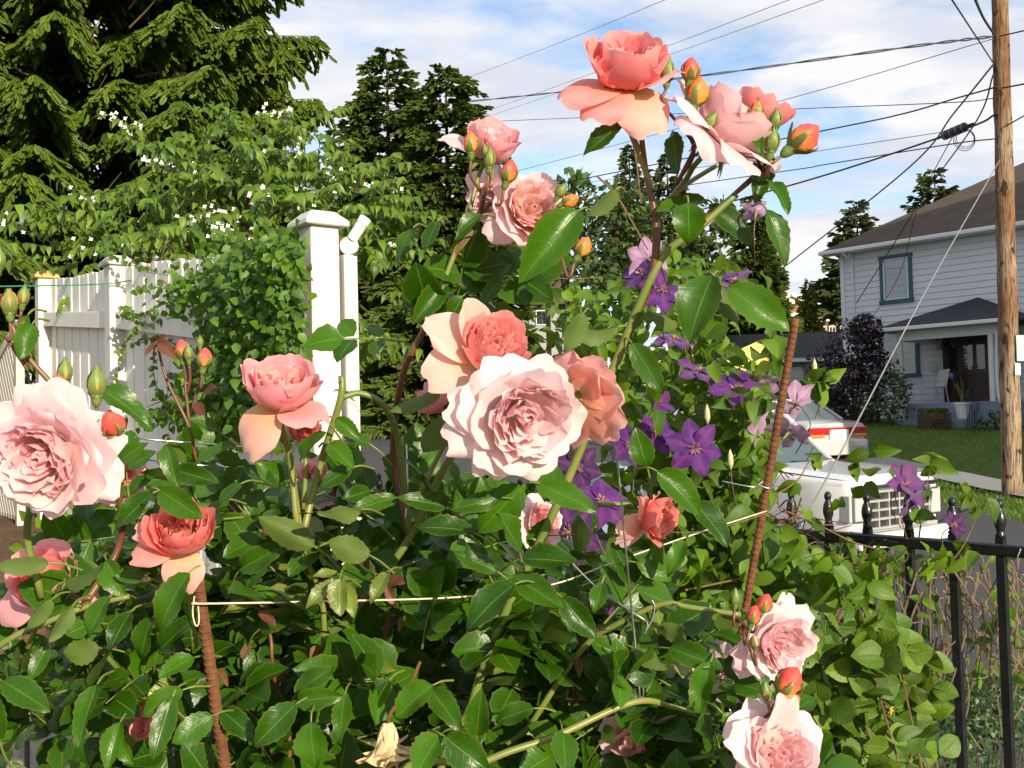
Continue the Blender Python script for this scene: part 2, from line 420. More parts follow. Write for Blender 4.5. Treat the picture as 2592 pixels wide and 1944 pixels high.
def paintmat(name, col, dirt=(.25, .23, .19), rough=.55, amt=.35, grain=1.0):
    g = G(name); c = g.coord('Object'); n = g.noise(2.2, 6, c, .65); gr = g.noise(9, 5, g.map(c, (12, 12, .6)), .6)
    f = g.ramp(g.math('ADD', g.math('MULTIPLY', n, .6), g.math('MULTIPLY', gr, .4)), [(.45, 0), (.75, 1)])
    col2 = g.mix(g.math('MULTIPLY', f, amt), col, dirt)
    return g.fin(g.pr(col2, rough, 0, .35, g.bump(gr, .25 * grain, .003)))
M_fpost = paintmat('fence_post_white', (.62, .59, .54), amt=.25)
M_fboard = paintmat('fence_board_paint', (.76, .73, .67), dirt=(.36, .33, .27), amt=.35)
M_cap = paintmat('post_cap_paint', (.62, .60, .55), dirt=(.3, .29, .2), amt=.6)
M_moss = paintmat('mossy_cap', (.55, .38, .12), dirt=(.45, .40, .3), amt=.6)
M_lattice = paintmat('lattice_wood', (.60, .56, .46), dirt=(.3, .26, .18), amt=.5)
M_siding = paintmat('siding_paint', (.72, .73, .78), amt=.12, grain=.3)
M_trimw = paintmat('white_trim', (.75, .75, .74), amt=.1, grain=.3)
M_teal = plain('teal_trim', (.025, .105, .14), .45)
def shingle(name, a, b):
    g = G(name); c = g.coord('Object'); n = g.noise(1.6, 5, c, .6); n2 = g.noise(40, 2, c)
    br = g.n('ShaderNodeTexBrick'); g.l(g.map(c, (1, 1, 1)), br.inputs['Vector']); br.inputs['Scale'].default_value = 1.0
    br.inputs['Mortar Size'].default_value = .012; br.inputs['Brick Width'].default_value = .33; br.inputs['Row Height'].default_value = .13
    br.inputs['Color1'].default_value = (1, 1, 1, 1); br.inputs['Color2'].default_value = (.8, .8, .8, 1); br.inputs['Mortar'].default_value = (.45, .45, .45, 1)
    col = g.mix(g.math('MULTIPLY', n2, .5), g.ramp(n, [(.3, a), (.7, b)]), tuple(x * .6 for x in a))
    col = g.mix(.7, col, br.outputs[0], 'MULTIPLY')
    return g.fin(g.pr(col, .9, 0, .2))
M_roof = shingle('roof_shingles', (.095, .075, .058), (.14, .11, .085))
M_roofd = shingle('dark_roof_shingles', (.045, .048, .055), (.065, .068, .075))
M_brick0 = plain('brick_wall', (.34, .13, .08), .85, var=.2, scale=3)
M_brickd = plain('dark_brick_wall', (.20, .08, .06), .85, var=.2, scale=3)
M_stone = plain('cast_stone_trim', (.62, .58, .50), .8, var=.1)
def glass(name, tint=(.02, .025, .03), rough=.04):
    g = G(name); return g.fin(g.pr(tint, rough, 0, .9, Coat_Weight=.6, Coat_Roughness=.02))
M_glass = glass('window_glass')
M_curtain = plain('curtain_behind_glass', (.62, .62, .54), .35, spec=.8, var=.2, scale=2)
M_door = plain('dark_wood_door', (.055, .022, .015), .4, var=.35, scale=5)
M_deck = plain('blue_grey_paint', (.20, .25, .33), .6, var=.1)
M_wht = plain('white_plastic', (.78, .77, .75), .45, var=.04)
M_cream = plain('cream_metal', (.62, .60, .54), .45)
M_dark = plain('dark_plastic', (.025, .025, .028), .5)
M_grey = plain('grey_plastic', (.30, .30, .29), .5)
def carpaint(name, col):
    g = G(name); return g.fin(g.pr(col, .28, 0.0, .5, Coat_Weight=.8, Coat_Roughness=.05))
M_truck = carpaint('white_car_paint', (.68, .68, .67)); M_sedan = carpaint('pale_silver_paint', (.46, .45, .43)); M_suv = carpaint('dark_blue_paint', (.02, .03, .045))
M_chrome = plain('chrome', (.62, .62, .62), .15, 1.0, var=.05)
M_cglass = glass('car_glass', (.03, .06, .065), .03)
M_red = glass('red_lens', (.42, .015, .02), .15); M_amber = glass('amber_lens', (.75, .22, .02), .2); M_clear = glass('clear_lens', (.45, .45, .45), .1)
M_tyre = plain('tyre_rubber', (.02, .02, .02), .8)
M_yellow = plain('yellow_sign_paint', (.75, .58, .10), .45, var=.08); M_orange = plain('orange_edge', (.6, .25, .03), .6)
M_ink = plain('green_sign_ink', (.03, .30, .12), .5); M_signw = plain('sign_white', (.74, .76, .74), .4, var=.03); M_inkb = plain('blue_plate_ink', (.05, .10, .28), .5)
def barkmat(name, a, b, sc=1.0):
    g = G(name); c = g.coord('Object'); n = g.noise(9 * sc, 6, g.map(c, (5, 5, .3)), .7, .5); k = g.noise(3.2 * sc, 3, g.map(c, (1.8, 1.8, 1)), .5); w = g.noise(1.1 * sc, 4, g.map(c, (1, 1, .6)), .6)
    kn = g.ramp(k, [(.58, 0), (.66, 1)])
    warm = (b[0] * .62, b[1] * .42, b[2] * .30)
    lit = g.mix(g.ramp(w, [(.42, 0), (.6, 1)]), b, warm)
    col = g.mix(g.ramp(n, [(.40, 1), (.54, 0)]), lit, a)
    col = g.mix(kn, col, tuple(x * .6 for x in a))
    return g.fin(g.pr(col, .85, 0, .2, g.bump(n, .9, .012)))
M_pole = barkmat('weathered_pole', (.07, .042, .028), (.36, .27, .18)); M_bark = barkmat('bark', (.06, .045, .03), (.14, .10, .07), .4)
M_ptwig = plain('dead_branch', (.30, .17, .10), .9)
M_cable = plain('black_cable', (.02, .021, .022), .6); M_cableg = plain('grey_cable', (.22, .23, .22), .6); M_guy = plain('steel_guy_strand', (.24, .24, .22), .5, 0)
def groundmat(name, cols, sc, bump=.4, rough=.95, d=.02):
    g = G(name); c = g.coord('Object'); n = g.noise(sc, 8, c, .7); n2 = g.noise(sc * .12, 4, c)
    col = g.mix(g.ramp(n2, [(.35, 0), (.65, .55)]), g.ramp(n, [(.3, cols[0]), (.7, cols[1])]), cols[2])
    return g.fin(g.pr(col, rough, 0, .2, g.bump(g.noise(sc * 4, 4, c, .7), bump, d)))
M_asph = groundmat('asphalt', [(.055, .055, .058), (.095, .092, .09), (.08, .078, .076)], 14, .3, .85)
M_grass = groundmat('lawn', [(.035, .075, .010), (.085, .145, .020), (.11, .15, .03)], 9, .8)
M_gravel = groundmat('gravel', [(.20, .17, .13), (.36, .32, .26), (.25, .22, .18)], 10, .6)
M_soil = groundmat('soil', [(.09, .055, .032), (.20, .13, .08), (.13, .085, .05)], 16, .8)
M_conc = groundmat('concrete', [(.25, .24, .21), (.42, .40, .36), (.32, .30, .26)], 10, .5)
M_pave = groundmat('pavement', [(.22, .22, .22), (.32, .32, .31), (.27, .27, .27)], 6, .2)
M_white = plain('white_blossom', (.85, .84, .78), .6, var=.05)

# ------------------------------------------------------------------ terrain
UH = np.array([.676, -.737]); UH = UH / np.linalg.norm(UH); NH = np.array([UH[1], -UH[0]])   # along / out of the white house front
HC = P(2140 / K, 850 / K, 34.0)                                                                # its near-left wall corner
def sstep(a, b, x):
    t = np.clip((x - a) / (b - a), 0, 1); return t * t * (3 - 2 * t)
def gz(x, y):
    x = np.asarray(x, float); y = np.asarray(y, float); v = -.676 * x + .737 * y
    z = -.14 + .036 * np.clip(y, -30, 90) + .04 * np.clip(v - 12, 0, 60)
    s = (x - HC[0]) * UH[0] + (y - HC[1]) * UH[1]; d = (x - HC[0]) * NH[0] + (y - HC[1]) * NH[1]
    return z + .62 * sstep(11, 3, d) * sstep(-5, -1, s)
def g3(x, y, dz=0): return np.array([x, y, float(gz(x, y)) + dz])
def struct(o): o['kind'] = 'structure'; return o

ax = np.unique(np.concatenate([np.linspace(-600, -60, 22), np.linspace(-60, 60, 121), np.linspace(60, 600, 22)]))
ay = np.unique(np.concatenate([np.linspace(-120, -10, 12), np.linspace(-10, 80, 91), np.linspace(80, 900, 30)]))
X, Y = np.meshgrid(ax, ay); Z = gz(X, Y) + .03 * np.sin(X * 1.3) * np.sin(Y * 1.1)
nx, ny = len(ax), len(ay)
I = np.arange(nx * ny).reshape(ny, nx)
Fq = np.stack([I[:-1, :-1], I[:-1, 1:], I[1:, 1:], I[1:, :-1]], -1).reshape(-1, 4)
struct(obj('ground', new_mesh('ground', np.stack([X, Y, Z - .05], -1).reshape(-1, 3), Fq, None, True, [M_grass])))

def sheet(name, left, right, mat, dz, m=40, k=12, kind='structure'):
    """strip of ground between two polylines, draped on the terrain"""
    l = smooth_path(np.array(left, float), m); r = smooth_path(np.array(right, float), m)
    n = min(len(l), len(r)); l = l[np.linspace(0, len(l) - 1, n).astype(int)]; r = r[np.linspace(0, len(r) - 1, n).astype(int)]
    V = []
    for i in range(n):
        for t in np.linspace(0, 1, k):
            q = l[i] * (1 - t) + r[i] * t; V.append((q[0], q[1], float(gz(q[0], q[1])) + dz))
    F = np.array([(i * k + j, i * k + j + 1, (i + 1) * k + j + 1, (i + 1) * k + j) for i in range(n - 1) for j in range(k - 1)])
    o = obj(name, new_mesh(name, V, F, None, True, [mat])); o['kind'] = kind; return o
sheet('street', [(1.6, -12), (1.7, 3.2), (-1.2, 9), (-6, 25), (-13, 50), (-22, 76)], [(9, -12), (7.1, 13.9), (6.85, 16.5), (4.6, 27), (-1, 43), (-8, 76)], M_asph, .03)
sheet('driveway', [(4.6, 22), (3.9, 30), (4.6, 37)], [(8.3, 22.2), (7.4, 29), (8.0, 37)], M_pave, .036, 12, 8)
sheet('sidewalk', [(9.5, 10), (8.55, 17), (8.4, 21), (7.8, 24)], [(10.7, 10), (9.7, 17.2), (9.35, 21.3), (8.8, 24.3)], M_pave, .04, 12, 5)
sheet('gravel_verge', [(-13, 84), (-9, 80), (-6.5, 76)], [(-18, 104), (-12, 102), (-8.5, 99)], M_gravel, .05, 12, 8)

def garden_z(x, y): return .45 + .95 * sstep(3.02, 4.6, y) * sstep(-.4, -1.5, x) + .1 * sstep(5, 8, y)
gx = np.linspace(-8, 2.2, 60); gy = np.linspace(-4, 8.5, 60); X, Y = np.meshgrid(gx, gy)
X2 = np.minimum(X, 1.25 + .657 / .754 * (2.5 - Y) - .12)
Z = garden_z(X2, Y) + .03 * rng.standard_normal(X.shape)
I = np.arange(3600).reshape(60, 60); Fq = np.stack([I[:-1, :-1], I[:-1, 1:], I[1:, 1:], I[1:, :-1]], -1).reshape(-1, 4)
struct(obj('garden_soil', new_mesh('garden_soil', np.stack([X2, Y, Z], -1).reshape(-1, 3), Fq, None, True, [M_soil])))

# low wall of concrete blocks holding the raised bed
t = thing('block_wall', 'low wall of rough grey concrete blocks holding up the raised bed', 'wall', (-2.0, 2.98, .45))
def block():
    m = MB(); m.box((0, 0, 0), (.385, .2, .185)); return m
b0 = block().build('block', M_conc, t, bevel=.012)
first = True
for r_ in range(4):
    for c_ in range(8):
        x = -1.35 + c_ * .395 + (.197 if r_ % 2 else 0) + random.uniform(-.004, .004)
        o = b0 if first else b0.copy()
        if not first: COL.objects.link(o)
        first = False
        o.location = (x, random.uniform(-.008, .008), .095 + r_ * .195); o.rotation_euler = (0, 0, random.uniform(-.02, .02))

# ------------------------------------------------------------------ white house across the street
GH = 1.48                                        # its ground level
MH = Matrix(((UH[0], -NH[0], 0, HC[0]), (UH[1], -NH[1], 0, HC[1]), (0, 0, 1, GH), (0, 0, 0, 1)))
# local: x along the front, y into the house (front is y=0, porch at negative y), z up from its ground
H = thing('white_house', 'two storey white clapboard house with brown shingle roof and teal window trim', 'house', M=MH)
WL, WD, EV = 12.0, 9.0, 5.85
m = MB(); m.box((WL / 2, WD / 2 + .03, EV / 2), (WL, WD, EV)); m.build('wall', M_siding, H)
m = MB(); m.prism([(0, 0), (-.045, 0), (-.03, .182), (0, .182)], 0, WL)
sid = m.build('clapboard', M_siding)
sid.data.transform(Matrix(((0, 1, 0, 0), (1, 0, 0, 0), (0, 0, 1, 0), (0, 0, 0, 1))))
sid.data.flip_normals() if hasattr(sid.data, 'flip_normals') else None
for k in range(28):
    o = sid if k == 0 else sid.copy()
    if k: COL.objects.link(o)
    o.parent = H; o.location = (.0, .034, .25 + k * .196)
m = MB(); m.box((-.02, -.0, EV / 2), (.14, .09, EV)); m.build('corner_board', M_trimw, H)
# hip roof
ov, rise = .5, .58
def hip(x0, x1, y0, y1, z, rs, th=.06):
    h = min(x1 - x0, y1 - y0) / 2; top = z + h * rs
    V = [(x0, y0, z), (x1, y0, z), (x1, y1, z), (x0, y1, z), (x0 + h, y0 + h, top), (x1 - h, y0 + h, top)] if (x1 - x0) > (y1 - y0) else None
    return V + [(a, b, c - th) for a, b, c in V[:4]], [(0, 1, 5, 4), (1, 2, 5), (2, 3, 4, 5), (3, 0, 4), (6, 7, 1, 0), (7, 8, 2, 1), (8, 9, 3, 2), (9, 6, 0, 3), (9, 8, 7, 6)]
m = MB(); m.add(*hip(-ov, WL + ov, -ov, WD + ov, EV + .04, rise)); m.build('roof', M_roof, H)
m = MB(); m.box((WL / 2, -ov - .06, EV - .04), (WL + 2 * ov + .1, .12, .13)); m.build('gutter', M_trimw, H, bevel=.02)
m = MB(); m.box((WL / 2, -ov / 2, EV - .07), (WL + 2 * ov, ov, .04)); m.build('soffit', M_trimw, H)
m = MB(); m.tube(smooth_path([(.3, -ov - .05, EV - .1), (.34, -.3, EV - .28), (.36, -.06, EV - .42), (.36, -.06, .3)], 5), .045, 8); m.build('downspout', M_trimw, H)
def house_window(x0, x1, z0, z1, split=None):
    f = MB(); t_ = .11
    f.box(((x0 + x1) / 2, -.03, z1 + t_ / 2), (x1 - x0 + 2 * t_ + .06, .09, t_)); f.box(((x0 + x1) / 2, -.04, z0 - t_ / 2), (x1 - x0 + 2 * t_ + .06, .11, t_))
    f.box((x0 - t_ / 2, -.03, (z0 + z1) / 2), (t_, .085, z1 - z0)); f.box((x1 + t_ / 2, -.03, (z0 + z1) / 2), (t_, .085, z1 - z0))
    w = f.build('window', M_teal, H)
    s = MB(); e = .05
    for a, b in ((x0 + e / 2, 0), (x1 - e / 2, 0)): s.box((a, -.02, (z0 + z1) / 2), (e, .07, z1 - z0))
    for zc in (z0 + e / 2, z1 - e / 2): s.box(((x0 + x1) / 2, -.02, zc), (x1 - x0 - 2 * e, .069, e))
    if split: s.box((split, -.02, (z0 + z1) / 2), (e, .068, z1 - z0 - 2 * e))
    s.build('sash', M_trimw, w)
    c = MB(); n = 26
    for i in range(n):
        a = x0 + (x1 - x0) * i / n; c.box((a + (x1 - x0) / n / 2, .0 + .006 * (i % 2), (z0 + z1) / 2), ((x1 - x0) / n * .98, .012, z1 - z0 - .02))
    c.build('curtain', M_curtain, w)
    p = MB(); p.box(((x0 + x1) / 2, -.015, (z0 + z1) / 2), (x1 - x0 - e, .006, z1 - z0 - e)); g = p.build('pane', M_pane, w)
def panemat():
    g = G('clear_window_pane'); gl = g.n('ShaderNodeBsdfGlossy'); gl.inputs['Roughness'].default_value = .02; gl.inputs['Color'].default_value = (.9, .95, 1, 1)
    tr = g.n('ShaderNodeBsdfTransparent'); tr.inputs[0].default_value = (.88, .9, .9, 1)
    fr = g.n('ShaderNodeFresnel'); fr.inputs[0].default_value = 1.6
    ms = g.n('ShaderNodeMixShader'); g.l(fr.outputs[0], ms.inputs[0]); g.l(tr.outputs[0], ms.inputs[1]); g.l(gl.outputs[0], ms.inputs[2]); return g.fin(ms.outputs[0])
M_pane = panemat()
house_window(1.42, 2.27, 4.08, 5.40)
house_window(1.28, 2.40, 1.70, 3.04, 1.85)
house_window(7.6, 8.6, 4.08, 5.40)
# porch
PX0, PX1, PD, DZ = 2.85, 5.95, 2.15, .74
m = MB(); m.box(((PX0 + PX1) / 2, -PD / 2 - .005, DZ / 2), (PX1 - PX0, PD, DZ)); m.build('porch_floor', M_deck, H, bevel=.015)
for k, (w, h) in enumerate(((.3, .5), (.6, .25))):
    m = MB(); m.box(((PX0 + PX1) / 2 - .3, -PD - w / 2 - (.3 if k else 0) - .004, h / 2), (2.0, .3, h)); m.build('step', M_deck, H, bevel=.012)
EZ, ov2 = 2.98, .42
pk = ((PX0 + PX1) / 2, -.02, 3.88)
V = [(PX0 - ov2, -PD - ov2, EZ), (PX1 + ov2, -PD - ov2, EZ), (PX1 + ov2, -.02, EZ), (PX0 - ov2, -.02, EZ), pk]
V += [(a, b, c - .05) for a, b, c in V[:4]]
m = MB(); m.add(V, [(0, 1, 4), (1, 2, 4), (3, 0, 4), (2, 3, 4), (5, 6, 1, 0), (6, 7, 2, 1), (8, 5, 0, 3), (8, 7, 6, 5)]); m.build('porch_roof', M_roofd, H)
m = MB(); m.box(((PX0 + PX1) / 2, -PD - ov2 - .05, EZ - .06), (PX1 - PX0 + 2 * ov2 + .06, .1, .11)); m.box((PX0 - ov2 - .03, -PD / 2 - ov2 / 2, EZ - .063), (.09, PD + ov2 - .2, .1)); m.build('porch_gutter', M_trimw, H, bevel=.015)
m = MB(); m.box(((PX0 + PX1) / 2, -PD + .06, EZ - .24), (PX1 - PX0, .12, .30)); m.box((PX0 + .06, -PD / 2, EZ - .243), (.115, PD - .15, .30)); m.build('porch_beam', M_trimw, H)
for cx in (PX0 + .08, PX1 - .38):
    m = MB(); m.box((cx, -PD + .07, (DZ + EZ - .4) / 2), (.13, .13, EZ - DZ - .38)); m.build('porch_post', M_trimw, H, bevel=.01)
m = MB(); m.tube(smooth_path([(PX1 + .2, -PD - ov2, EZ - .1), (PX1 - .1, -PD - .1, EZ - .25), (PX1 - .18, -PD - .06, EZ - .5), (PX1 - .18, -PD - .06, DZ + .1), (PX1 + .05, -PD - .06, DZ - .05), (PX1 + .08, -PD - .06, .2)], 4), .04, 8); m.build('downspout', M_trimw, H)
# front door with three lights
dx0, dx1, dz0, dz1 = 3.42, 4.70, DZ + .01, 2.88
m = MB()
for a, b in ((dx0 - .07, .14), (dx1 + .07, .14)): m.box((a, -.03, (dz0 + dz1) / 2), (b, .1, dz1 - dz0))
m.box(((dx0 + dx1) / 2, -.03, dz1 + .07), (dx1 - dx0 + .28, .1, .14)); dr = m.build('door_frame', M_door, H)
d = MB(); d.box(((dx0 + dx1) / 2, -.005, (dz0 + dz1) / 2), (dx1 - dx0, .05, dz1 - dz0)); d = d.build('front_door', M_door, H)
for a, b in ((dx0 + .06, dx0 + .27), (dx0 + .50, dx0 + .76), (dx0 + .88, dx0 + 1.12)):
    q = MB(); n = 8; top = [(a + (b - a) * i / n, 2.52 + .1 * math.sin(math.pi * i / n)) for i in range(n + 1)]
    q.prism([(a, 1.72), (b, 1.72)] + top[::-1], -.045, -.034); q.build('pane', M_glass, d)
    q = MB(); q.box(((a + b) / 2, -.038, 1.25), (b - a, .02, .62)); q.build('door_panel', M_door, d, bevel=.01)
q = MB(); q.lathe([(.03, 0), (.035, .02), (.02, .05)], 10, Matrix.Rotation(R(90), 3, 'X'), (dx0 + .42, -.03, 1.65)); q.build('door_handle', M_chrome, d)
# porch lamp
lm = MB(); lm.box((3.18, -.05, 2.5), (.09, .05, .2)); lm = lm.build('porch_lamp', M_dark, H)
q = MB(); q.lathe([(.03, 0), (.07, .05), (.085, .25), (.03, .34)], 6, None, (3.18, -.14, 2.36)); q.build('lantern_glass', M_clear, lm)
q = MB(); q.lathe([(.1, 0), (.02, .09)], 6, None, (3.18, -.14, 2.68)); q.build('lantern_cap', M_dark, lm)
q = MB(); q.lathe([(.13, 0), (.15, .02), (.12, .03)], 14, Matrix.Rotation(R(90), 3, 'X'), (2.95, -.03, 1.85)); q = q.build('wall_plaque', M_cream, H); q.scale = (1, 1, 1)
# iron handrails
for cx in (PX0 + .3, PX1 - .75):
    m = MB()
    m.tube(smooth_path([(cx, -PD - .02, DZ + .75), (cx, -PD - .2, DZ + .72), (cx, -PD - .85, .85)], 5), .016, 6)
    for k in range(6):
        y = -PD - .02 - k * .15; m.tube([(cx, y, max(0, DZ - .3 - k * .1)), (cx, y, DZ + .74 - k * .09)], .009, 5)
    m.build('handrail', M_blackiron, H)

def chair_at(x, y, flip, label):
    c = thing('porch_chair', label, 'chair', M=MH @ Matrix.Translation((x, y, DZ)) @ Matrix.Rotation(R(flip), 4, 'Z'), group='chairs on the porch')
    m = MB()
    for i in range(9): m.box((0, -.2 + .05 * i, .42), (.5, .042, .012))
    m.build('seat', M_cream, c)
    Mb = Matrix.Rotation(R(18), 3, 'X')
    m = MB(); m.box((0, .28, .74), (.52, .02, .55), np.array(Mb.transposed())); m.build('backrest', M_cream, c, bevel=.006)
    for s in (-1, 1):
        m = MB(); m.tube(smooth_path([(s * .28, -.24, 0), (s * .28, -.25, .55), (s * .28, -.18, .64), (s * .28, .2, .64)], 5), .016, 6); m.build('arm', M_cream, c)
        m = MB(); m.tube([(s * .27, .3, 0), (s * .27, .22, .45), (s * .27, .36, 1.0)], .016, 6); m.build('leg', M_cream, c)
chair_at(PX0 + .55, -1.0, -35, 'cream metal porch chair beside the teal framed window')
chair_at(PX1 - .35, -.9, 40, 'cream metal porch chair partly hidden behind the porch post by the door')
def pot_at(x, y, plant, label):
    c = thing('flower_pot', label, 'flower pot', M=MH @ Matrix.Translation((x, y, .26 if not plant else .26)), group='white pots on the porch steps')
    m = MB(); m.lathe([(.14, 0), (.2, .4), (.23, .4), (.23, .46), (.19, .46), (.17, .38)], 16, cap=False); m.build('pot', M_wht, c, smooth=False)
    m = MB(); m.lathe([(.01, .39), (.18, .39)], 12, cap=False); m.build('soil', M_soil, c)
    if plant:
        m = MB()
        for k in range(9):
            a = k * .7; m.tube(smooth_path([(0, 0, .38), (.05 * math.cos(a), .05 * math.sin(a), .7), (.16 * math.cos(a) - .1, .14 * math.sin(a), 1.0 + .1 * (k % 3))], 4), [.012, .004], 4)
        m.build('stem', M_sepal, c)
        m = MB(); m.lathe([(.005, 0), (.07, .05), (.08, .12), (.02, .2)], 8, None, (-.26, 0, 1.1)); m.build('bloom', M_inkb, c)
pot_at(PX0 + .22, -PD - .4, False, 'small white pot on the porch step below the handrail')
pot_at(PX1 - 1.05, -PD - .4, True, 'white pot with tall blue flower on the porch step by the door')
def planter_at(x, y, label):
    c = thing('planter_box', label, 'planter', M=MH @ Matrix.Translation((x, y, -.02)), group='planter boxes before the porch')
    m = MB()
    for k in range(3): m.box((0, 0, .09 + k * .15), (.78, .42, .14))
    m.build('box', M_bark, c, bevel=.01)
    ms_ = []
    for k in range(120):
        b = np.array([random.uniform(-.36, .36), random.uniform(-.18, .18), .46]); d_ = unit((random.uniform(-.8, .8), random.uniform(-.8, .8), 1))
        ms_.append((0, frame(b, d_, (random.uniform(-1, 1), -1, .4), .1, .16, .1)))
    PLANTS.append((c, ms_))
PLANTS = []
planter_at(2.0, -PD - .45, 'dark timber planter box at the foot of the bushes left of the porch')
planter_at(4.45, -PD - 1.15, 'dark timber planter box standing before the porch steps')

# unseen house added out of frame to shade the white house and its lawn
QA = np.array([math.cos(SUN_AZ), math.sin(SUN_AZ)]); PA = np.array([-math.sin(SUN_AZ), math.cos(SUN_AZ)])
c = QA * 24.7 + PA * 4.6
SHD = thing('added_shade_house', 'unseen tall house with steep roof, added out of frame to shade the white house', 'house', (c[0], c[1], float(gz(c[0], c[1])) - .1), SUN_AZ)
m = MB(); m.box((0, 0, 4.8), (12.4, 9.5, 9.6)); m.build('wall', M_siding, SHD)
m = MB(); m.prism([(-5.2, 9.4), (5.2, 9.4), (0, 13.0)], -6.7, 6.7); o = m.build('roof', M_roof, SHD); o.rotation_euler = (0, 0, R(90))
for sx in (-1, 1):
    for zc in (2.0, 5.0, 8.0):
        for xc in (-4, 0, 4):
            m = MB(); m.box((xc, sx * 4.76, zc), (1.1, .06, 1.5)); w = m.build('window', M_trimw, SHD)
            m = MB(); m.box((xc, sx * 4.80, zc), (.95, .02, 1.35)); m.build('pane', M_glass, w)
m = MB(); m.box((-2, -4.78, 1.1), (1.0, .08, 2.2)); m.build('door', M_door, SHD)

# ------------------------------------------------------------------ other buildings
# low garage behind the sedan
gp = P(1640, 800, 40.0); gzg = float(gz(gp[0], gp[1]))
GA = thing('garage', 'low grey garage with dark shingle roof behind the parked cars', 'garage', (gp[0], gp[1], gzg), R(-8))
ht = float(P(1640, 778, 40)[2]) - gzg
m = MB(); m.box((2.0, 3, ht / 2), (7.2, 5.6, ht)); m.build('wall', M_grey, GA)
m = MB(); m.prism([(-.4, ht), (6.4, ht), (3, ht + 1.25)], -2.0, 6.0); o = m.build('roof', M_roofd, GA); o.data.transform(Matrix(((0, 1, 0, 0), (1, 0, 0, 0), (0, 0, 1, 0), (0, 0, 0, 1)))); o.data.flip_normals()
m = MB(); m.box((2.0, -.42, ht - .06), (8.1, .1, .14)); m.build('gutter', M_trimw, GA)
m = MB(); m.box((3.2, .18, ht - .55), (1.1, .06, .8)); w = m.build('window', M_trimw, GA)
m = MB(); m.box((3.2, .14, ht - .55), (.98, .02, .68)); m.build('pane', M_glass, w)
# garage door panels
dg = MB(); dg.box((.4, .17, ht / 2 - .2), (2.6, .06, ht - .5)); dg = dg.build('garage_door', M_trimw, GA)
for k in range(4): m = MB(); m.box((.4, .12, .35 + k * .5), (2.5, .03, .45)); m.build('door_panel', M_trimw, dg, bevel=.01)

# brick buildings far up the street
def far_brick():
    D1 = 95.0
    a = P(1700, 735, D1); s = D1 / 2212.0
    def X_(px): return (px - 1700) * s
    def Z_(py): return (735 - py) * s
    B = thing('brick_hall', 'low orange brick building with white curved parapet beyond the garage', 'building', (a[0], a[1], a[2]))
    m = MB(); m.prism([(X_(1660), -6), (X_(1762), -6), (X_(1762), Z_(658)), (X_(1740), Z_(655)), (X_(1724), Z_(645)), (X_(1708), Z_(640)), (X_(1690), Z_(650)), (X_(1660), Z_(662))], 0, 10); m.build('wall', M_brick0, B)
    m = MB()
    pts = [(1763, 656), (1740, 653), (1724, 643), (1708, 636), (1690, 648), (1660, 660)]
    for p, q in zip(pts[:-1], pts[1:]): m.bar((X_(p[0]), -.2, Z_(p[1])), (X_(q[0]), -.2, Z_(q[1])), .9, .35, (0, 0, 1))
    m.build('coping', M_stone, B)
    m = MB(); m.box((X_(1712), -.16, Z_(646)), (.5, .3, 1.2)); m.box((X_(1735), -.12, Z_(682)), (X_(1763) - X_(1700), .25, .55)); m.build('band', M_stone, B)
    for k, px in enumerate((1712, 1741)):
        m = MB(); m.box((X_(px), -.1, Z_(709)), (.5, .25, 2.1)); m.build('pilaster', M_stone, B)
    D2 = 120.0; a = P(1795, 735, D2); s2 = D2 / 2212.0
    X2 = lambda px: (px - 1795) * s2; Z2 = lambda py: (735 - py) * s2
    C = thing('brick_block', 'dark brick block with stepped grey stone parapet behind the golden cypress', 'building', (a[0], a[1], a[2]))
    m = MB(); m.box((X2(1830), 6, Z2(735) - 5 + (Z2(655) + 5) / 2), (X2(1900) - X2(1752), 12, Z2(655) + 5)); m.build('wall', M_brickd, C)
    m = MB(); m.prism([(X2(1756), Z2(655)), (X2(1900), Z2(655)), (X2(1900), Z2(636)), (X2(1810), Z2(636)), (X2(1810), Z2(630)), (X2(1803), Z2(630)), (X2(1803), Z2(621)), (X2(1790), Z2(621)), (X2(1790), Z2(630)), (X2(1782), Z2(630)), (X2(1782), Z2(638)), (X2(1756), Z2(638))], -.05, .4); m.build('parapet', M_stone, C)
    m = MB(); m.box((X2(1830), -.25, Z2(658)), (X2(1900) - X2(1754), .5, .4)); m.box((X2(1830), -.2, Z2(692)), (X2(1900) - X2(1765), .4, .28)); m.build('cornice', M_stone, C)
    for px, py, w_, h_ in ((1798, 676, 22, 16), (1778, 718, 14, 28), (1798, 718, 14, 28), (1816, 718, 14, 28), (1826, 676, 18, 16)):
        m = MB(); m.box((X2(px), -.06, Z2(py)), (w_ * s2, .2, h_ * s2)); w = m.build('window', M_stone, C)
        for q in (-.25, .25): m = MB(); m.box((X2(px) + q * w_ * s2 * .9, -.14, Z2(py)), (w_ * s2 * .36, .05, h_ * s2 * .8)); m.build('pane', M_glass, w)
    m = MB(); m.box((X2(1767), 2, Z2(632)), (.6, .6, 1.6)); m.build('chimney', M_brickd, C)
far_brick()
# brown-roofed house far behind the roses
a = P(1190, 640, 60.0); s = 60 / 2212.0
B = thing('brown_roof_house', 'house with steep brown roof far behind the central roses', 'house', (a[0], a[1], a[2]))
m = MB(); m.box((0, 3, -1.9), (2.6, 5, 3.4)); m.build('wall', M_grey, B)
m = MB(); m.prism([(-1.7, -.5), (1.8, -.5), (.3, 2.0)], -.3, 6.5); m.build('roof', M_roof, B)
m = MB(); m.box((-.5, .45, -1.2), (.8, .1, .9)); w = m.build('window', M_trimw, B); m = MB(); m.box((-.5, .38, -1.2), (.66, .03, .76)); m.build('pane', M_glass, w)
m = MB(); m.box((-.9, 1.5, 1.2), (.4, .4, 1.6)); m.build('chimney', M_brick0, B)

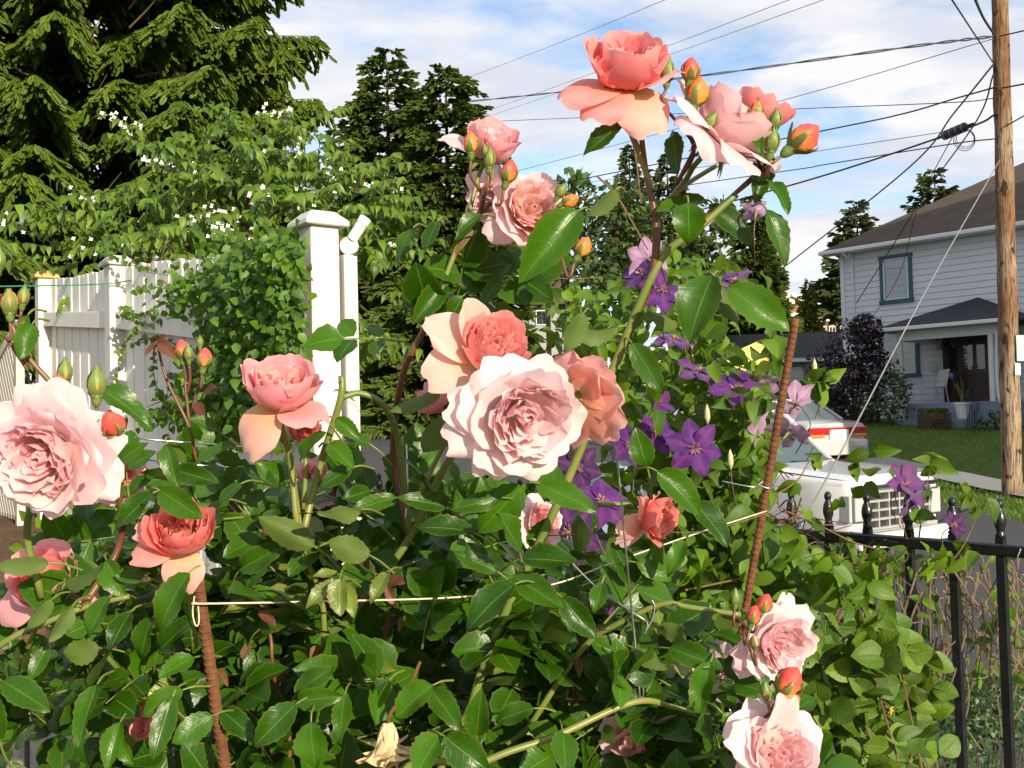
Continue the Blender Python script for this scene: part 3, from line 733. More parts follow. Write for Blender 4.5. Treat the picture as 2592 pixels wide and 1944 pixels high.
# ------------------------------------------------------------------ vehicles
def loft(secs, n_side=3):
    """secs: (y, half width, z bottom, z top, corner radius) -> verts, faces"""
    V = []; F = []
    for y, w, z0, z1, r in secs:
        pts = [(-w * .96, z0), (-w, z0 + (z1 - z0) * .35), (-w, z1 - r * 1.2)]
        for k in range(1, 4):
            a = math.pi / 2 * k / 4; pts.append((-w + r * (1 - math.cos(a)), z1 - r * 1.2 + r * 1.2 * math.sin(a)))
        pts += [(-w + r, z1), (-w * .4, z1 + .012), (0, z1 + .018)]
        pts += [(-x, z) for x, z in pts[:-1][::-1]]
        V += [(x, y, z) for x, z in pts]
    n = len(pts)
    for i in range(len(secs) - 1):
        for k in range(n): F.append((i * n + k, i * n + (k + 1) % n, (i + 1) * n + (k + 1) % n, (i + 1) * n + k))
    F += [tuple(range(n))[::-1], tuple((len(secs) - 1) * n + k for k in range(n))]
    return V, F

def text_part(txt, size, parent, M, mat, name='lettering', ext=.002):
    cu = bpy.data.curves.new(name, 'FONT'); cu.body = txt; cu.size = size; cu.align_x = 'CENTER'; cu.align_y = 'CENTER'; cu.extrude = ext
    tmp = bpy.data.objects.new('tmp', cu); COL.objects.link(tmp)
    dg = bpy.context.evaluated_depsgraph_get(); me = bpy.data.meshes.new_from_object(tmp.evaluated_get(dg)); bpy.data.objects.remove(tmp)
    me.materials.clear(); me.materials.append(mat)
    return obj(name, me, parent, M)

def wheel(parent, x, y, r=.32, w=.2):
    m = MB(); m.lathe([(r * .62, -w / 2), (r * .95, -w / 2), (r, -w * .35), (r, w * .35), (r * .95, w / 2), (r * .62, w / 2)], 20, Matrix.Rotation(R(90), 3, 'Y'), (x, y, r), cap=False)
    t_ = m.build('wheel', M_tyre, parent, smooth=False)
    m = MB(); m.lathe([(.02, -w * .3), (r * .3, -w * .32), (r * .62, -w * .42), (r * .62, w * .42), (r * .3, w * .32), (.02, w * .3)], 14, Matrix.Rotation(R(90), 3, 'Y'), (x, y, r)); m.build('rim', M_chrome, t_)

def ground_depth(px, py, h):
    """depth at which the pixel's ray is h above the terrain"""
    lo, hi = 3.0, 60.0
    for _ in range(50):
        d = (lo + hi) / 2; p = P(px, py, d)
        if p[2] - (float(gz(p[0], p[1])) + .03 + h) > 0: lo = d
        else: hi = d
    return d
# --- white pickup, nose towards the camera
hd = unit(np.array([.58, -.82])); lx = np.array([-hd[1], hd[0]])
d_ = ground_depth(1836, 1048, .98); cr = P(1836, 1048, d_)
fc = cr[:2] + lx * .74
zt = float(gz(fc[0] - hd[0] * 1.5, fc[1] - hd[1] * 1.5)) + .03
slope = (float(gz(fc[0] - hd[0] * 4, fc[1] - hd[1] * 4)) - float(gz(fc[0], fc[1]))) / 4
MT = Matrix(((lx[0], -hd[0], 0, fc[0]), (lx[1], -hd[1], 0, fc[1]), (0, slope * 1.0, 1, zt - slope * 1.5), (0, 0, 0, 1)))
T = thing('pickup_truck', 'white older pickup truck with grey grid grille parked beyond the garden fence', 'truck', M=MT)
m = MB(); m.add(*loft([(0, .76, .45, .96, .05), (.06, .80, .42, 1.0, .06), (.5, .82, .36, 1.03, .07), (1.32, .83, .34, 1.08, .07), (1.36, .83, .34, 1.02, .05), (3.1, .83, .34, 1.0, .05), (4.6, .82, .38, 1.0, .05), (4.66, .80, .42, .98, .05)])); bd = m.build('body', M_truck, T, smooth=True)
bd.modifiers.new('es', 'EDGE_SPLIT').split_angle = R(32)
m = MB(); m.add([(-.72, .10, 1.012), (.72, .10, 1.012), (.74, 1.28, 1.100), (-.74, 1.28, 1.100), (-.5, .12, 1.04), (.5, .12, 1.04), (.56, 1.28, 1.125), (-.56, 1.28, 1.125)], [(4, 5, 6, 7), (0, 4, 7, 3), (5, 1, 2, 6), (0, 1, 5, 4), (7, 6, 2, 3)]); m.build('hood', M_truck, T, bevel=.012)
# cab
cabV = [(-.74, 1.34, 1.08), (.74, 1.34, 1.08), (.62, 2.0, 1.68), (-.62, 2.0, 1.68), (-.76, 3.05, 1.02), (.76, 3.05, 1.02), (.64, 2.9, 1.68), (-.64, 2.9, 1.68)]
m = MB(); m.add(cabV, [(0, 1, 2, 3), (4, 7, 6, 5), (0, 3, 7, 4), (1, 5, 6, 2)]); m.build('cab_glass', M_cglass, T)
m = MB(); m.box((0, 2.45, 1.70), (1.34, 1.04, .07)); m.build('roof', M_truck, T, bevel=.03, seg=2)
m = MB()
for a, b in ((0, 3), (1, 2), (4, 7), (5, 6)): m.bar(cabV[a], cabV[b], .055, .05)
m.build('pillar', M_truck, T)
m = MB(); m.bar(cabV[0], cabV[1], .05, .04); m.bar(cabV[3], cabV[2], .05, .04); m.build('windshield_seal', M_dark, T)
for x0 in (-.35, .3):
    m = MB(); m.bar((x0 - .3, 1.36, 1.13), (x0 + .28, 1.33, 1.105), .02, .02); m.bar((x0 + .28, 1.30, 1.10), (x0 + .3, 1.27, 1.1), .03); m.build('wiper', M_dark, T)
# front
m = MB(); m.box((0, -.015, .925), (1.5, .05, .05)); m.build('chrome_strip', M_chrome, T, bevel=.01)
gr = MB(); gr.box((0, .01, .685), (1.12, .05, .40)); gr = gr.build('grille', M_dark, T)
for k in range(5): m = MB(); m.box((0, -.04, .50 + k * .095), (1.12, .045, .024)); m.build('bar', M_grey, gr)
for k in range(7): m = MB(); m.box((-.54 + k * .18, -.035, .69), (.022, .05, .38)); m.build('bar', M_grey, gr)
for s in (-1, 1):
    m = MB(); m.box((s * .665, -.01, .72), (.19, .06, .30)); h_ = m.build('headlight', M_chrome, T, bevel=.012)
    m = MB(); m.box((s * .665, -.045, .72), (.165, .03, .26)); m.build('lens', M_clear, h_, bevel=.01)
    m = MB(); m.box((s * .785, .03, .72), (.04, .12, .28)); m.build('turn_signal', M_clear, T, bevel=.01)
m = MB(); m.box((0, -.11, .385), (1.66, .14, .15)); m.build('bumper', M_wht, T, bevel=.03, seg=2)
m = MB(); m.box((0, .0, .475), (1.5, .04, .04)); m.build('valance', M_grey, T)
for s in (-1, 1):
    wheel(T, s * .72, .85); wheel(T, s * .72, 3.75)
    m = MB(); m.bar((s * .86, 1.62, 1.16), (s * .97, 1.60, 1.2), .05, .12); m.build('mirror', M_truck, T, bevel=.01)
    m = MB(); m.box((s * .835, 2.2, .72), (.012, 1.3, .05)); m.build('side_trim', M_dark, T)

# --- pale sedan, tail towards the camera
hs = unit(np.array([-.46, .89])); sx_ = np.array([hs[1], -hs[0]])
rc = P(1810, 945, 24.0)
zs = float(P(1815, 981, 24.0)[2]) - .30
MS = Matrix(((sx_[0], hs[0], 0, rc[0]), (sx_[1], hs[1], 0, rc[1]), (0, .04, 1, zs), (0, 0, 0, 1))) @ Matrix.Scale(1.06, 4)
S_ = thing('sedan', 'pale silver sedan seen from behind with full width red tail lamps', 'car', M=MS)
m = MB(); m.add(*loft([(0, .78, .30, .80, .08), (.05, .84, .26, .95, .08), (.16, .86, .24, .99, .09), (.7, .875, .22, 1.03, .10), (1.2, .88, .22, 1.02, .10), (3.3, .88, .22, 1.0, .10), (4.3, .85, .24, .84, .10), (4.65, .76, .28, .70, .08)])); b_ = m.build('body', M_sedan, S_, smooth=True); b_.modifiers.new('es', 'EDGE_SPLIT').split_angle = R(40)
m = MB(); m.add(*loft([(-.10, .76, .28, .56, .06), (-.06, .84, .26, .60, .05), (.10, .88, .24, .61, .05), (.3, .885, .24, .60, .05)])); m.build('bumper', M_sedan, S_, smooth=True).modifiers.new('es', 'EDGE_SPLIT').split_angle = R(40)
gV = [(-.74, .62, 1.03), (.74, .62, 1.03), (.60, 1.30, 1.46), (-.60, 1.30, 1.46), (-.76, 3.5, 1.0), (.76, 3.5, 1.0), (.58, 2.75, 1.47), (-.58, 2.75, 1.47)]
m = MB(); m.add(gV, [(0, 1, 2, 3), (4, 7, 6, 5), (0, 3, 7, 4), (1, 5, 6, 2)]); m.build('window_glass', M_cglass, S_)
m = MB(); m.add(*loft([(1.26, .60, 1.43, 1.47, .03), (1.6, .63, 1.43, 1.50, .05), (2.5, .63, 1.43, 1.505, .05), (2.8, .59, 1.43, 1.48, .03)])); m.build('roof', M_sedan, S_, smooth=True)
m = MB()
for a, b in ((0, 3), (1, 2), (4, 7), (5, 6)): m.bar(gV[a], gV[b], .09, .05)
for s in (-1, 1): m.bar((s * .74, 2.2, 1.0), (s * .585, 2.15, 1.39), .05, .05)
m.build('pillar', M_sedan, S_)
m = MB(); m.box((0, -.0, .80), (1.56, .07, .16)); m.build('tail_lamp_bar', M_red, S_, bevel=.015)
for s in (-1, 1):
    m = MB(); m.box((s * .655, .03, .80), (.37, .11, .17)); m.build('tail_lamp', M_red, S_, bevel=.02)
    m = MB(); m.box((s * .63, .005, .695), (.40, .10, .065)); m.build('reverse_lamp', M_amber, S_, bevel=.012)
m = MB(); m.box((0, -.02, .71), (.56, .07, .24)); m.build('plate_recess', M_truck, S_, bevel=.02)
m = MB(); m.box((0, -.062, .71), (.33, .012, .17)); pl_ = m.build('licence_plate', M_signw, S_, bevel=.003)
Mx = Matrix.Translation((0, -.0705, .70)) @ Matrix.Rotation(R(90), 4, 'X')
text_part('836-ALY', .085, pl_, Mx, M_inkb, 'plate_number')
for s in (-1, 1): wheel(S_, s * .78, 1.0, .3); wheel(S_, s * .78, 3.65, .3)
# --- dark pickup in the shade beyond
p = P(1655, 862, 33.0); hp = unit(np.array([-.35, .94])); px_ = np.array([hp[1], -hp[0]])
MD = Matrix(((px_[0], hp[0], 0, p[0]), (px_[1], hp[1], 0, p[1]), (0, .03, 1, float(gz(p[0], p[1])) + .02), (0, 0, 0, 1)))
D_ = thing('dark_pickup', 'dark blue pickup truck standing in the shade before the garage', 'truck', M=MD)
m = MB(); m.add(*loft([(0, .86, .5, 1.12, .04), (.06, .9, .42, 1.15, .05), (1.9, .92, .4, 1.15, .05), (3.4, .92, .4, 1.15, .06), (4.9, .9, .42, 1.08, .08), (5.2, .82, .5, .95, .08)])); m.build('body', M_suv, D_, smooth=True).modifiers.new('es', 'EDGE_SPLIT').split_angle = R(35)
cv = [(-.84, 1.9, 1.15), (.84, 1.9, 1.15), (.68, 2.15, 1.75), (-.68, 2.15, 1.75), (-.86, 3.8, 1.15), (.86, 3.8, 1.15), (.66, 3.2, 1.75), (-.66, 3.2, 1.75)]
m = MB(); m.add(cv, [(0, 1, 2, 3), (4, 7, 6, 5), (0, 3, 7, 4), (1, 5, 6, 2)]); m.build('cab_glass', M_cglass, D_)
m = MB(); m.box((0, 2.68, 1.77), (1.42, 1.15, .07)); m.build('roof', M_suv, D_, bevel=.03)
for s in (-1, 1):
    m = MB(); m.box((s * .82, -.01, .95), (.14, .06, .32)); m.build('tail_lamp', M_red, D_, bevel=.01)
    wheel(D_, s * .8, 1.1, .38, .25); wheel(D_, s * .8, 4.2, .38, .25)
m = MB(); m.box((0, -.1, .55), (1.7, .16, .16)); m.build('bumper', M_chrome, D_, bevel=.02)

# ------------------------------------------------------------------ utility pole with its signs and lines
pd_ = ground_depth(2187, 1066, 0); pb = P(2187, 1066, pd_); ptop = P(2160, 0, pd_)
pv = (ptop - pb) / np.linalg.norm(ptop - pb); plen = np.linalg.norm(ptop - pb) + 2.2
UP = thing('utility_pole', 'tall weathered wooden utility pole on the grass strip', 'pole', tuple(pb - pv * .3))
m = MB(); pts = [pv * (plen + .3) * t for t in np.linspace(0, 1, 26)]
V, F, uv = tube(pts, [.165, .16, .15, .135, .12], 18)
V = V + .006 * rng.standard_normal(V.shape); m.add(V, F, uv); m.build('shaft', M_pole, UP, smooth=True)
for k in range(16):      # knots and spikes
    a = random.uniform(-1.2, 1.4); h = random.uniform(1, plen - 1); rr = .15
    cdir = unit(np.array([math.sin(a), -math.cos(a), 0]))
    q = pv * h + cdir * (rr - .006 - .004 * h); m = MB()
    Mz = np.array(Vector(cdir).to_track_quat('Z', 'Y').to_matrix())
    m.lathe([(.035, 0), (.03, .014), (.014, .018), (.006, .012)], 8, Mz, q); m.build('knot', M_pole, UP)
for k, zz_ in enumerate((2.1, 4.5, 6.3)):
    m = MB(); m.lathe([(.15 - .006 * zz_, 0), (.158 - .006 * zz_, .0), (.158 - .006 * zz_, .05), (.15 - .006 * zz_, .05)], 14, None, pv * zz_, cap=False); m.build('band', M_dark, UP)
SG = thing('parking_sign', 'white street sign with green border and small green lettering on the utility pole', 'sign', tuple(P(2206, 752, pd_ - .17)), 0.12)
m = MB(); m.box((.06, 0, 0), (.31, .012, .45)); sgp = m.build('panel', M_ink, SG, bevel=.004)
m = MB(); m.box((.06, -.008, 0), (.285, .004, .425)); m.build('face', M_signw, SG, bevel=.001)
for i, (tx, sz) in enumerate((('2', .1), ('HOUR', .075), ('PARKING', .06), ('8 - 6', .055))):
    text_part(tx, sz, SG, Matrix.Translation((.06, -.012, .15 - i * .095)) @ Matrix.Rotation(R(90), 4, 'X'), M_ink, 'lettering', .0008)
m = MB(); m.box((-.075, -.0, -.36), (.09, .012, .2)); tag(m.build('pole_tag', M_signw, M=Matrix.Translation(P(2206, 752, pd_ - .17))), 'small blank white tag nailed to the utility pole below the sign', 'tag')

def wire(pts, r, mat, label, group, name='overhead_wire', m=8, cat='wire', twist=False):
    p = smooth_path([P(*q) for q in pts], m)
    b = MB()
    if twist:
        q = np.array(smooth_path(p, 3)); n = len(q); s = np.linspace(0, n * .5, n)
        for ph in (0, math.pi): b.tube(q + np.stack([np.zeros(n), np.cos(s + ph) * r, np.sin(s + ph) * r], -1), r * .8, 5)
    else: b.tube(p, r, 5)
    return tag(b.build(name, mat, None, smooth=True), label, cat, group)
D0 = pd_ - .16; G1 = 'overhead wires on the utility pole'
wire([(2150, 78, D0), (1965, 101, 20), (1540, 160, 25), (1235, 196, 30), (980, 222, 36), (700, 246, 44)], .018, M_cableg, 'twisted pair of grey cables running from the utility pole past the top rose', G1, twist=True)
wire([(2145, 84, D0), (1690, 217, 24), (1060, 385, 34), (860, 440, 42)], .009, M_cableg, 'thin wire slanting down from the pole behind the pink rose cluster', G1)
wire([(2150, 212, D0), (2045, 222, 19), (1700, 236, 24), (1140, 259, 33), (720, 277, 42)], .009, M_cable, 'thin black wire running level from the pole behind the top roses', G1)
wire([(2152, 188, D0), (2060, 214, 19), (1950, 246, 20), (1780, 282, 23), (1250, 388, 32), (860, 462, 40)], .016, M_cable, 'thick black cable curving down from the pole beside the red bud', G1)
wire([(2155, 245, D0), (2060, 287, 19), (1680, 408, 24), (1300, 500, 32), (860, 560, 40)], .020, M_cable, 'thick black cable holding the splice case', G1)
wire([(2148, 300, D0), (2050, 312, 19), (1780, 356, 23), (1680, 372, 25), (1200, 440, 34)], .012, M_cable, 'black wire below the splice case', G1)
wire([(2045, 284, 18.9), (1840, 315, 21), (1670, 340, 24), (1240, 398, 33)], .008, M_cableg, 'thin wire running left from the splice case', G1)
G2 = 'thin high power lines crossing the sky'
for a, b, lb in (((1455, -8, 30), (1000, 172, 60), 'thin power line high in the sky that ends above the broad fir'), ((1725, -8, 27), (1058, 238, 60), 'upper of two parallel power lines passing right behind the tall salmon rose'), ((1800, -8, 26), (1065, 248, 62), 'lower of two parallel power lines passing right behind the tall salmon rose')):
    wire([a, ((a[0] + b[0]) / 2, (a[1] + b[1]) / 2 + 3, (a[2] + b[2]) / 2), b], .011, M_cableg, lb, G2)
wire([(2145, 140, D0), (2060, 245, 19), (1960, 365, 21), (1690, 580, 27)], .016, M_cable, 'black cable dropping steeply from the pole towards the garage', G1)
wire([(2146, 160, D0), (2110, 260, 18.5), (2000, 415, 23), (1935, 520, 27), (1850, 655, 32.5)], .014, M_cable, 'black service cable dropping from the pole to the house corner', G1)
wire([(2060, 290, 18.9), (1985, 440, 23), (1935, 610, 28), (1845, 735, 33)], .009, M_cable, 'thin wire dropping from the splice case across the house window', G1)
wire([(2050, -10, 12), (2145, 135, D0)], .011, M_cable, 'straight wire rising to the left from the pole top', G1)
wire([(2103, -10, 13), (2125, 40, 16), (2150, 78, D0)], .02, M_cable, 'thick beaded cable rising from the pole band', G1)
wire([(2160, 345, D0), (2010, 610, 14.5), (1855, 905, 11), (1772, 1060, 8.6), (1690, 1210, 7.0), (1500, 1560, 5.2)], .0095, M_guy, 'pale steel guy strand slanting from the pole in front of the house', None, 'guy_wire')
wire([(2160, 78, D0), (2230, 62, 17)], .013, M_cable, 'short cable leading right from the pole top', G1)
wire([(2165, 190, D0), (2230, 178, 17)], .015, M_cable, 'thick cable leading right from the middle of the pole', G1)
wire([(2168, 275, D0), (2230, 240, 17)], .012, M_cable, 'cable leading right below the middle of the pole', G1)
a, b = P(2030, 297, 19.0), P(2095, 270, 18.4)
SPL = thing('splice_case', 'black cable splice case hanging from the cables beside the pole', 'splice case', tuple((a + b) / 2))
c_ = (a + b) / 2; dd = (b - a); m = MB(); m.tube([(-.62 * dd), (-.42 * dd), (-.36 * dd), (.36 * dd), (.42 * dd), (.62 * dd)], [.02, .03, .085, .085, .03, .02], 10); m.build('case', M_dark, SPL)
for k in range(4): m = MB(); m.tube([dd * (-.3 + .2 * k), dd * (-.28 + .2 * k)], .09, 10); m.build('strap', M_grey, SPL)
m = MB(); lp = P(2085, 300, 18.5) - c_
for k in range(3):
    th = np.linspace(0, 2 * math.pi, 20); m.tube([lp + np.array([math.cos(t) * (.16 + .02 * k), .02 * k, math.sin(t) * (.15 + .03 * k)]) for t in th], .006, 4)
m.build('slack_loop', M_cable, SPL)

# steel sign post by the far grass
q = P(771, 838, 44.0); SP = thing('steel_sign_post', 'thin bare steel sign post on the far grass beside the white gate post', 'post', tuple(q))
m = MB(); m.tube([(0, 0, -.3), (0, 0, 4.2)], .035, 8); m.build('post', M_wire, SP)
m = MB(); m.box((0, -.05, 3.9), (.45, .02, .6)); m.build('panel', M_grey, SP)
q = P(1008, 822, 46.0); FH = thing('fire_hydrant', 'small grey hydrant on the far grass behind the pink rose', 'hydrant', tuple(q))
m = MB(); m.lathe([(.16, -.1), (.16, .05), (.11, .06), (.11, .5), (.15, .52), (.13, .6), (.05, .72), (.03, .78)], 12); m.build('barrel', M_grey, FH)
for s in (-1, 1): m = MB(); m.lathe([(.05, 0), (.06, .12)], 8, Matrix.Rotation(R(90 * s), 3, 'Y'), (s * .1, 0, .4)); m.build('outlet', M_grey, FH)
# yellow board seen through the clematis
q = P(1620, 760, 7.5); YB = thing('yellow_board', 'yellow board with orange edge half hidden by the clematis leaves', 'sign', tuple(q))
w2 = 7.5 / 2212
m = MB(); m.prism([(-60 * w2, -10 * w2), (22 * w2, 24 * w2), (38 * w2, -36 * w2), (-44 * w2, -52 * w2)][::-1], -.01, .01)
m.build('panel', M_yellow, YB)
m = MB(); m.bar((24 * w2, .012, 24 * w2), (40 * w2, .012, -36 * w2), .03, .03); m.build('edge', M_orange, YB)
m = MB(); m.box((-12 * w2, .04, -1.15), (.06, .04, 2.1)); m.build('post', M_grey, YB)
q = P(1182, 600, 50.0); tp = thing('far_pole', 'short pale wooden pole far behind the central roses', 'pole', tuple(q)); m = MB(); m.tube([(0, 0, -4), (0, 0, .6)], .12, 8); m.build('shaft', M_pole, tp)

# ------------------------------------------------------------------ white board fence
tops = [P(687, 452, 3.3), P(252, 549, 5.2), P(97, 582, 6.5)]
fe = unit((tops[2] - tops[0])[:2]); fn = np.array([-fe[1], fe[0]])
if fn @ -tops[1][:2] < 0: fn = -fn                 # out of the face we see
ang = math.atan2(fe[1], fe[0])
FEN = thing('board_fence', 'white painted board fence with capped posts behind the climbing vine', 'fence', (tops[1][0], tops[1][1], .9))
def loc(p): return np.asarray(p) - np.array([tops[1][0], tops[1][1], .9])
Mz = np.array(Matrix.Rotation(ang, 3, 'Z'))
for i, tp_ in enumerate(tops):
    w = .098 if i == 0 else .1
    z0 = garden_z(tp_[0], tp_[1]) - .1; m = MB(); b = loc(tp_)
    m.box((b[0], b[1], (z0 + tp_[2] - .06) / 2 - .9), (w, w, tp_[2] - .06 - z0), Mz); po = m.build('post', M_fpost, FEN, bevel=.004)
    m = MB(); cw = .15 if i == 0 else .145
    Vc = np.array([[-1, -1, 0], [1, -1, 0], [1, 1, 0], [-1, 1, 0], [-1, -1, .35], [1, -1, .35], [1, 1, .35], [-1, 1, .35], [-.55, -.55, 1], [.55, -.55, 1], [.55, .55, 1], [-.55, .55, 1]]) * np.array([cw / 2, cw / 2, .05])
    m.add(Vc @ Mz.T + b + np.array([0, 0, -.062]), [(3, 2, 1, 0), (0, 1, 5, 4), (1, 2, 6, 5), (2, 3, 7, 6), (3, 0, 4, 7), (4, 5, 9, 8), (5, 6, 10, 9), (6, 7, 11, 10), (7, 4, 8, 11), (8, 9, 10, 11)])
    m.build('cap', M_moss if i == 2 else M_cap, po, bevel=.003)
# boards: each its own piece, tops following the photograph's line
nb_ = 0
def board_mesh(hgt, w=.092):
    m = MB(); n = 5; tp_ = [(w / 2 * math.cos(a), hgt - .03 + .03 * math.sin(a)) for a in np.linspace(0, math.pi, n)]
    m.prism([(-w / 2, 0), (w / 2, 0)] + [(x, z) for x, z in tp_], -.009, .009); return m
def boards(i, j, dz0, dz1, nsp, rail_dz):
    a, b = tops[i], tops[j]; L_ = np.linalg.norm((b - a)[:2])
    for k in range(nsp):
        t_ = (k + .5) / nsp; q = a + (b - a) * t_; ztop = q[2] - (dz0 + (dz1 - dz0) * t_) + random.uniform(-.008, .008); z0 = garden_z(q[0], q[1]) - .05
        off = -.035 + (0.004 if k % 2 else 0) + random.uniform(-.0015, .0015)
        p = np.array([q[0] + fn[0] * off, q[1] + fn[1] * off, z0]); mm = board_mesh(ztop - z0, L_ / nsp * 1.06)
        o = mm.build('board', M_fboard, FEN, M=Matrix.Translation(loc(p)) @ Matrix.Rotation(ang + random.uniform(-.012, .012), 4, 'Z'))
    for rd in rail_dz:
        pa = a + (b - a) * .02; pb_ = b - (b - a) * .02
        m = MB(); m.bar(loc(pa + np.append(fn * .005, 0) - np.array([0, 0, rd[0]])), loc(pb_ + np.append(fn * .005, 0) - np.array([0, 0, rd[1]])), .038, .088); m.build('rail', M_fboard, FEN, bevel=.003)
r2 = 692 - 549; r3 = 690 - 582
boards(0, 1, .10, .06, 25, [(.42, pxm(r2, 5.2)), (1.0, 1.0)])
boards(1, 2, .06, .07, 17, [(pxm(r2, 5.2), pxm(r3, 6.5)), (1.0, 1.0)])
# the gate jamb beside the near post, and the lamp on it
q = tops[0] - np.append(fn * .085, 0) + np.append(-fe * .02, 0)
JB = thing('gate_jamb', 'white timber gate jamb fixed behind the tall near fence post', 'gate post', (q[0], q[1], garden_z(q[0], q[1]) - .05), ang)
hj = q[2] - .10 - garden_z(q[0], q[1])
m = MB(); m.box((.0, -.02, hj / 2), (.05, .02, hj)); m.build('stop', M_fpost, JB, bevel=.002)
m = MB(); m.box((0, .008, hj - .22), (.085, .036, .44)); m.build('upper_block', M_fpost, JB, bevel=.003)
m = MB(); m.box((-.004, .0085, hj - .52), (.085, .034, .15)); m.build('lower_block', M_fpost, JB, bevel=.003)
m = MB(); m.box((.03, .02, (hj - .6) / 2), (.02, .05, hj - .6)); m.build('back_strip', M_fboard, JB)
a = P(756, 524, 3.42); b = P(783, 482, 3.40)
SL = thing('spotlight', 'small white cylindrical spotlight on a round base fixed to the gate post', 'lamp', tuple(a))
ax_ = unit(b - a); Mq = np.array(Vector(ax_).to_track_quat('Z', 'Y').to_matrix())
m = MB(); m.lathe([(.012, .012), (.019, .016), (.019, .078), (.021, .08), (.021, .098), (.017, .1), (.015, .085)], 16, Mq); m.build('barrel', M_wht, SL, smooth=False)
m = MB(); m.lathe([(.029, -.012), (.031, -.008), (.031, .008), (.029, .012)], 20, np.array(Matrix.Rotation(R(90), 3, 'X')), (-.003, 0, -.012)); m.build('base', M_wht, SL)
m = MB(); m.box((-.03, .012, -.012), (.012, .02, .05)); m.build('bracket', M_red, SL)
m = MB(); m.lathe([(.004, -.016), (.004, .0)], 8, np.array(Matrix.Rotation(R(90), 3, 'X')), (-.003, 0, -.012)); m.build('screw', M_chrome, SL)

# lattice panel at the left end of the fence
LA = thing('lattice_panel', 'diagonal wooden lattice panel at the far left end of the fence', 'lattice', tuple(P(40, 800, 6.2)))
O = P(40, 800, 6.2); e1 = unit(np.append(fe, 0)); 
def LP(u_, v_): return e1 * u_ + np.array([0, 0, v_])
a0 = P(112, 718, 6.3) - O; a1 = P(-60, 795, 6.4) - O
wid = .95
def clip_slat(c, s):
    """one diagonal lath clipped to the panel 0<u<wid, -.9<v<top(u)"""
    pts = []
    for t_ in np.linspace(-3, 3, 600):
        u_ = c + t_ * .7071; v_ = s * t_ * .7071
        if 0 < u_ < wid and -.9 < v_ < .26 - .28 * u_ / wid: pts.append((u_, v_))
    return (pts[0], pts[-1]) if len(pts) > 12 else None
for s in (-1, 1):
    for c in np.arange(-1.2, 2.2, .085):
        r_ = clip_slat(c, s)
        if r_:
            m = MB(); off = np.append(fn * (.006 * s), 0); m.bar(LP(*r_[0]) + off, LP(*r_[1]) + off, .034, .008, np.append(fn, 0)); m.build('slat', M_lattice, LA)
m = MB(); m.bar(LP(-.03, .28), LP(wid, -.0), .045, .05); m.build('top_rail', M_lattice, LA)
m = MB(); m.bar(LP(-.03, .3), LP(-.03, -.95), .05, .045, np.append(fn, 0)); m.build('stile', M_lattice, LA)

# green line tied along the fence
def strand(pts, r, mat, name, label, cat='wire', group=None, m=8):
    b = MB(); b.tube(smooth_path([P(*q) for q in pts], m), r, 5); return tag(b.build(name, mat, None, smooth=True), label, cat, group)
strand([(-20, 619, 4.6), (150, 616, 4.9), (240, 612, 5.1), (300, 602, 5.05)], .0035, M_green_line, 'green_line', 'thin green line tied to the white fence post', 'line')

# ------------------------------------------------------------------ black iron fence
RF0 = P(2592 / K, 1396 / K, 2.5); fd = np.array([-.657, .754])
IF = thing('iron_fence', 'black iron picket fence with ball finials along the pavement edge', 'fence', (RF0[0], RF0[1], .45))
m = MB(); zr = RF0[2] - .45
m.bar((-fd[0] * .8, -fd[1] * .8, zr), (fd[0] * 4.2, fd[1] * 4.2, zr), .03, .03); m.build('top_rail', M_blackiron, IF, bevel=.004)
m = MB(); m.bar((-fd[0] * .8, -fd[1] * .8, .12), (fd[0] * 4.2, fd[1] * 4.2, .12), .03, .03); m.build('bottom_rail', M_blackiron, IF)
m = MB(); m.box((0, 0, (zr + .03) / 2), (.02, .02, zr + .03), np.array(Matrix.Rotation(math.atan2(fd[1], fd[0]), 3, 'Z')))
pk0 = m.build('picket', M_blackiron, IF)
m = MB(); m.lathe([(.010, zr + .03), (.014, zr + .034), (.010, zr + .04), (.0105, zr + .05), (.0145, zr + .062), (.0155, zr + .075), (.013, zr + .09), (.008, zr + .1), (.0075, zr + .104), (.010, zr + .108), (.0105, zr + .116), (.007, zr + .124), (.002, zr + .127)], 10)
fi0 = m.build('finial', M_blackiron, pk0, smooth=True)
for k in range(-3, 34):
    if k == -3: o, f_ = pk0, fi0
    else:
        o = pk0.copy(); COL.objects.link(o); f_ = fi0.copy(); COL.objects.link(f_); f_.parent = o
    s_ = .055 + k * .12; o.parent = IF; o.location = (fd[0] * s_, fd[1] * s_, 0)

# ------------------------------------------------------------------ rusty stakes, twine and tie wires
def rebar(a, b, r, label, rib):
    A, B_ = np.array(a), np.array(b); t = thing('rusty_stake', label, 'stake', tuple(B_), group='rusty reinforcing bar stakes')
    n = 60; p = [A + (B_ - A) * k / n - B_ for k in range(n + 1)]; m = MB()
    V, F, uv = tube(p, [r] * 4, 14); V += .0002 * rng.standard_normal(V.shape); m.add(V, F, uv); m.build('bar', M_rust, t, smooth=True)
    d = unit(B_ - A); m = MB(); L_ = np.linalg.norm(B_ - A); x = unit(np.cross(d, [0, 1, 0])); y = np.cross(d, x)
    s = 0.01
    while s < L_:
        c = A + d * s - B_; th = np.linspace(0, 2 * math.pi, 13)
        m.tube([c + (x * math.cos(t_) + y * math.sin(t_)) * (r + .0002) + d * .0022 * math.sin(t_ + .6) for t_ in th], .0011, 4, False); s += rib
    m.build('rib', M_rust, t, kind='stuff')
    if True:
        m = MB()
        for sg in (-1, 1): m.tube([A - B_ + (x * sg) * r, (x * sg) * r], .0011, 4)
        m.build('seam', M_rust, t)
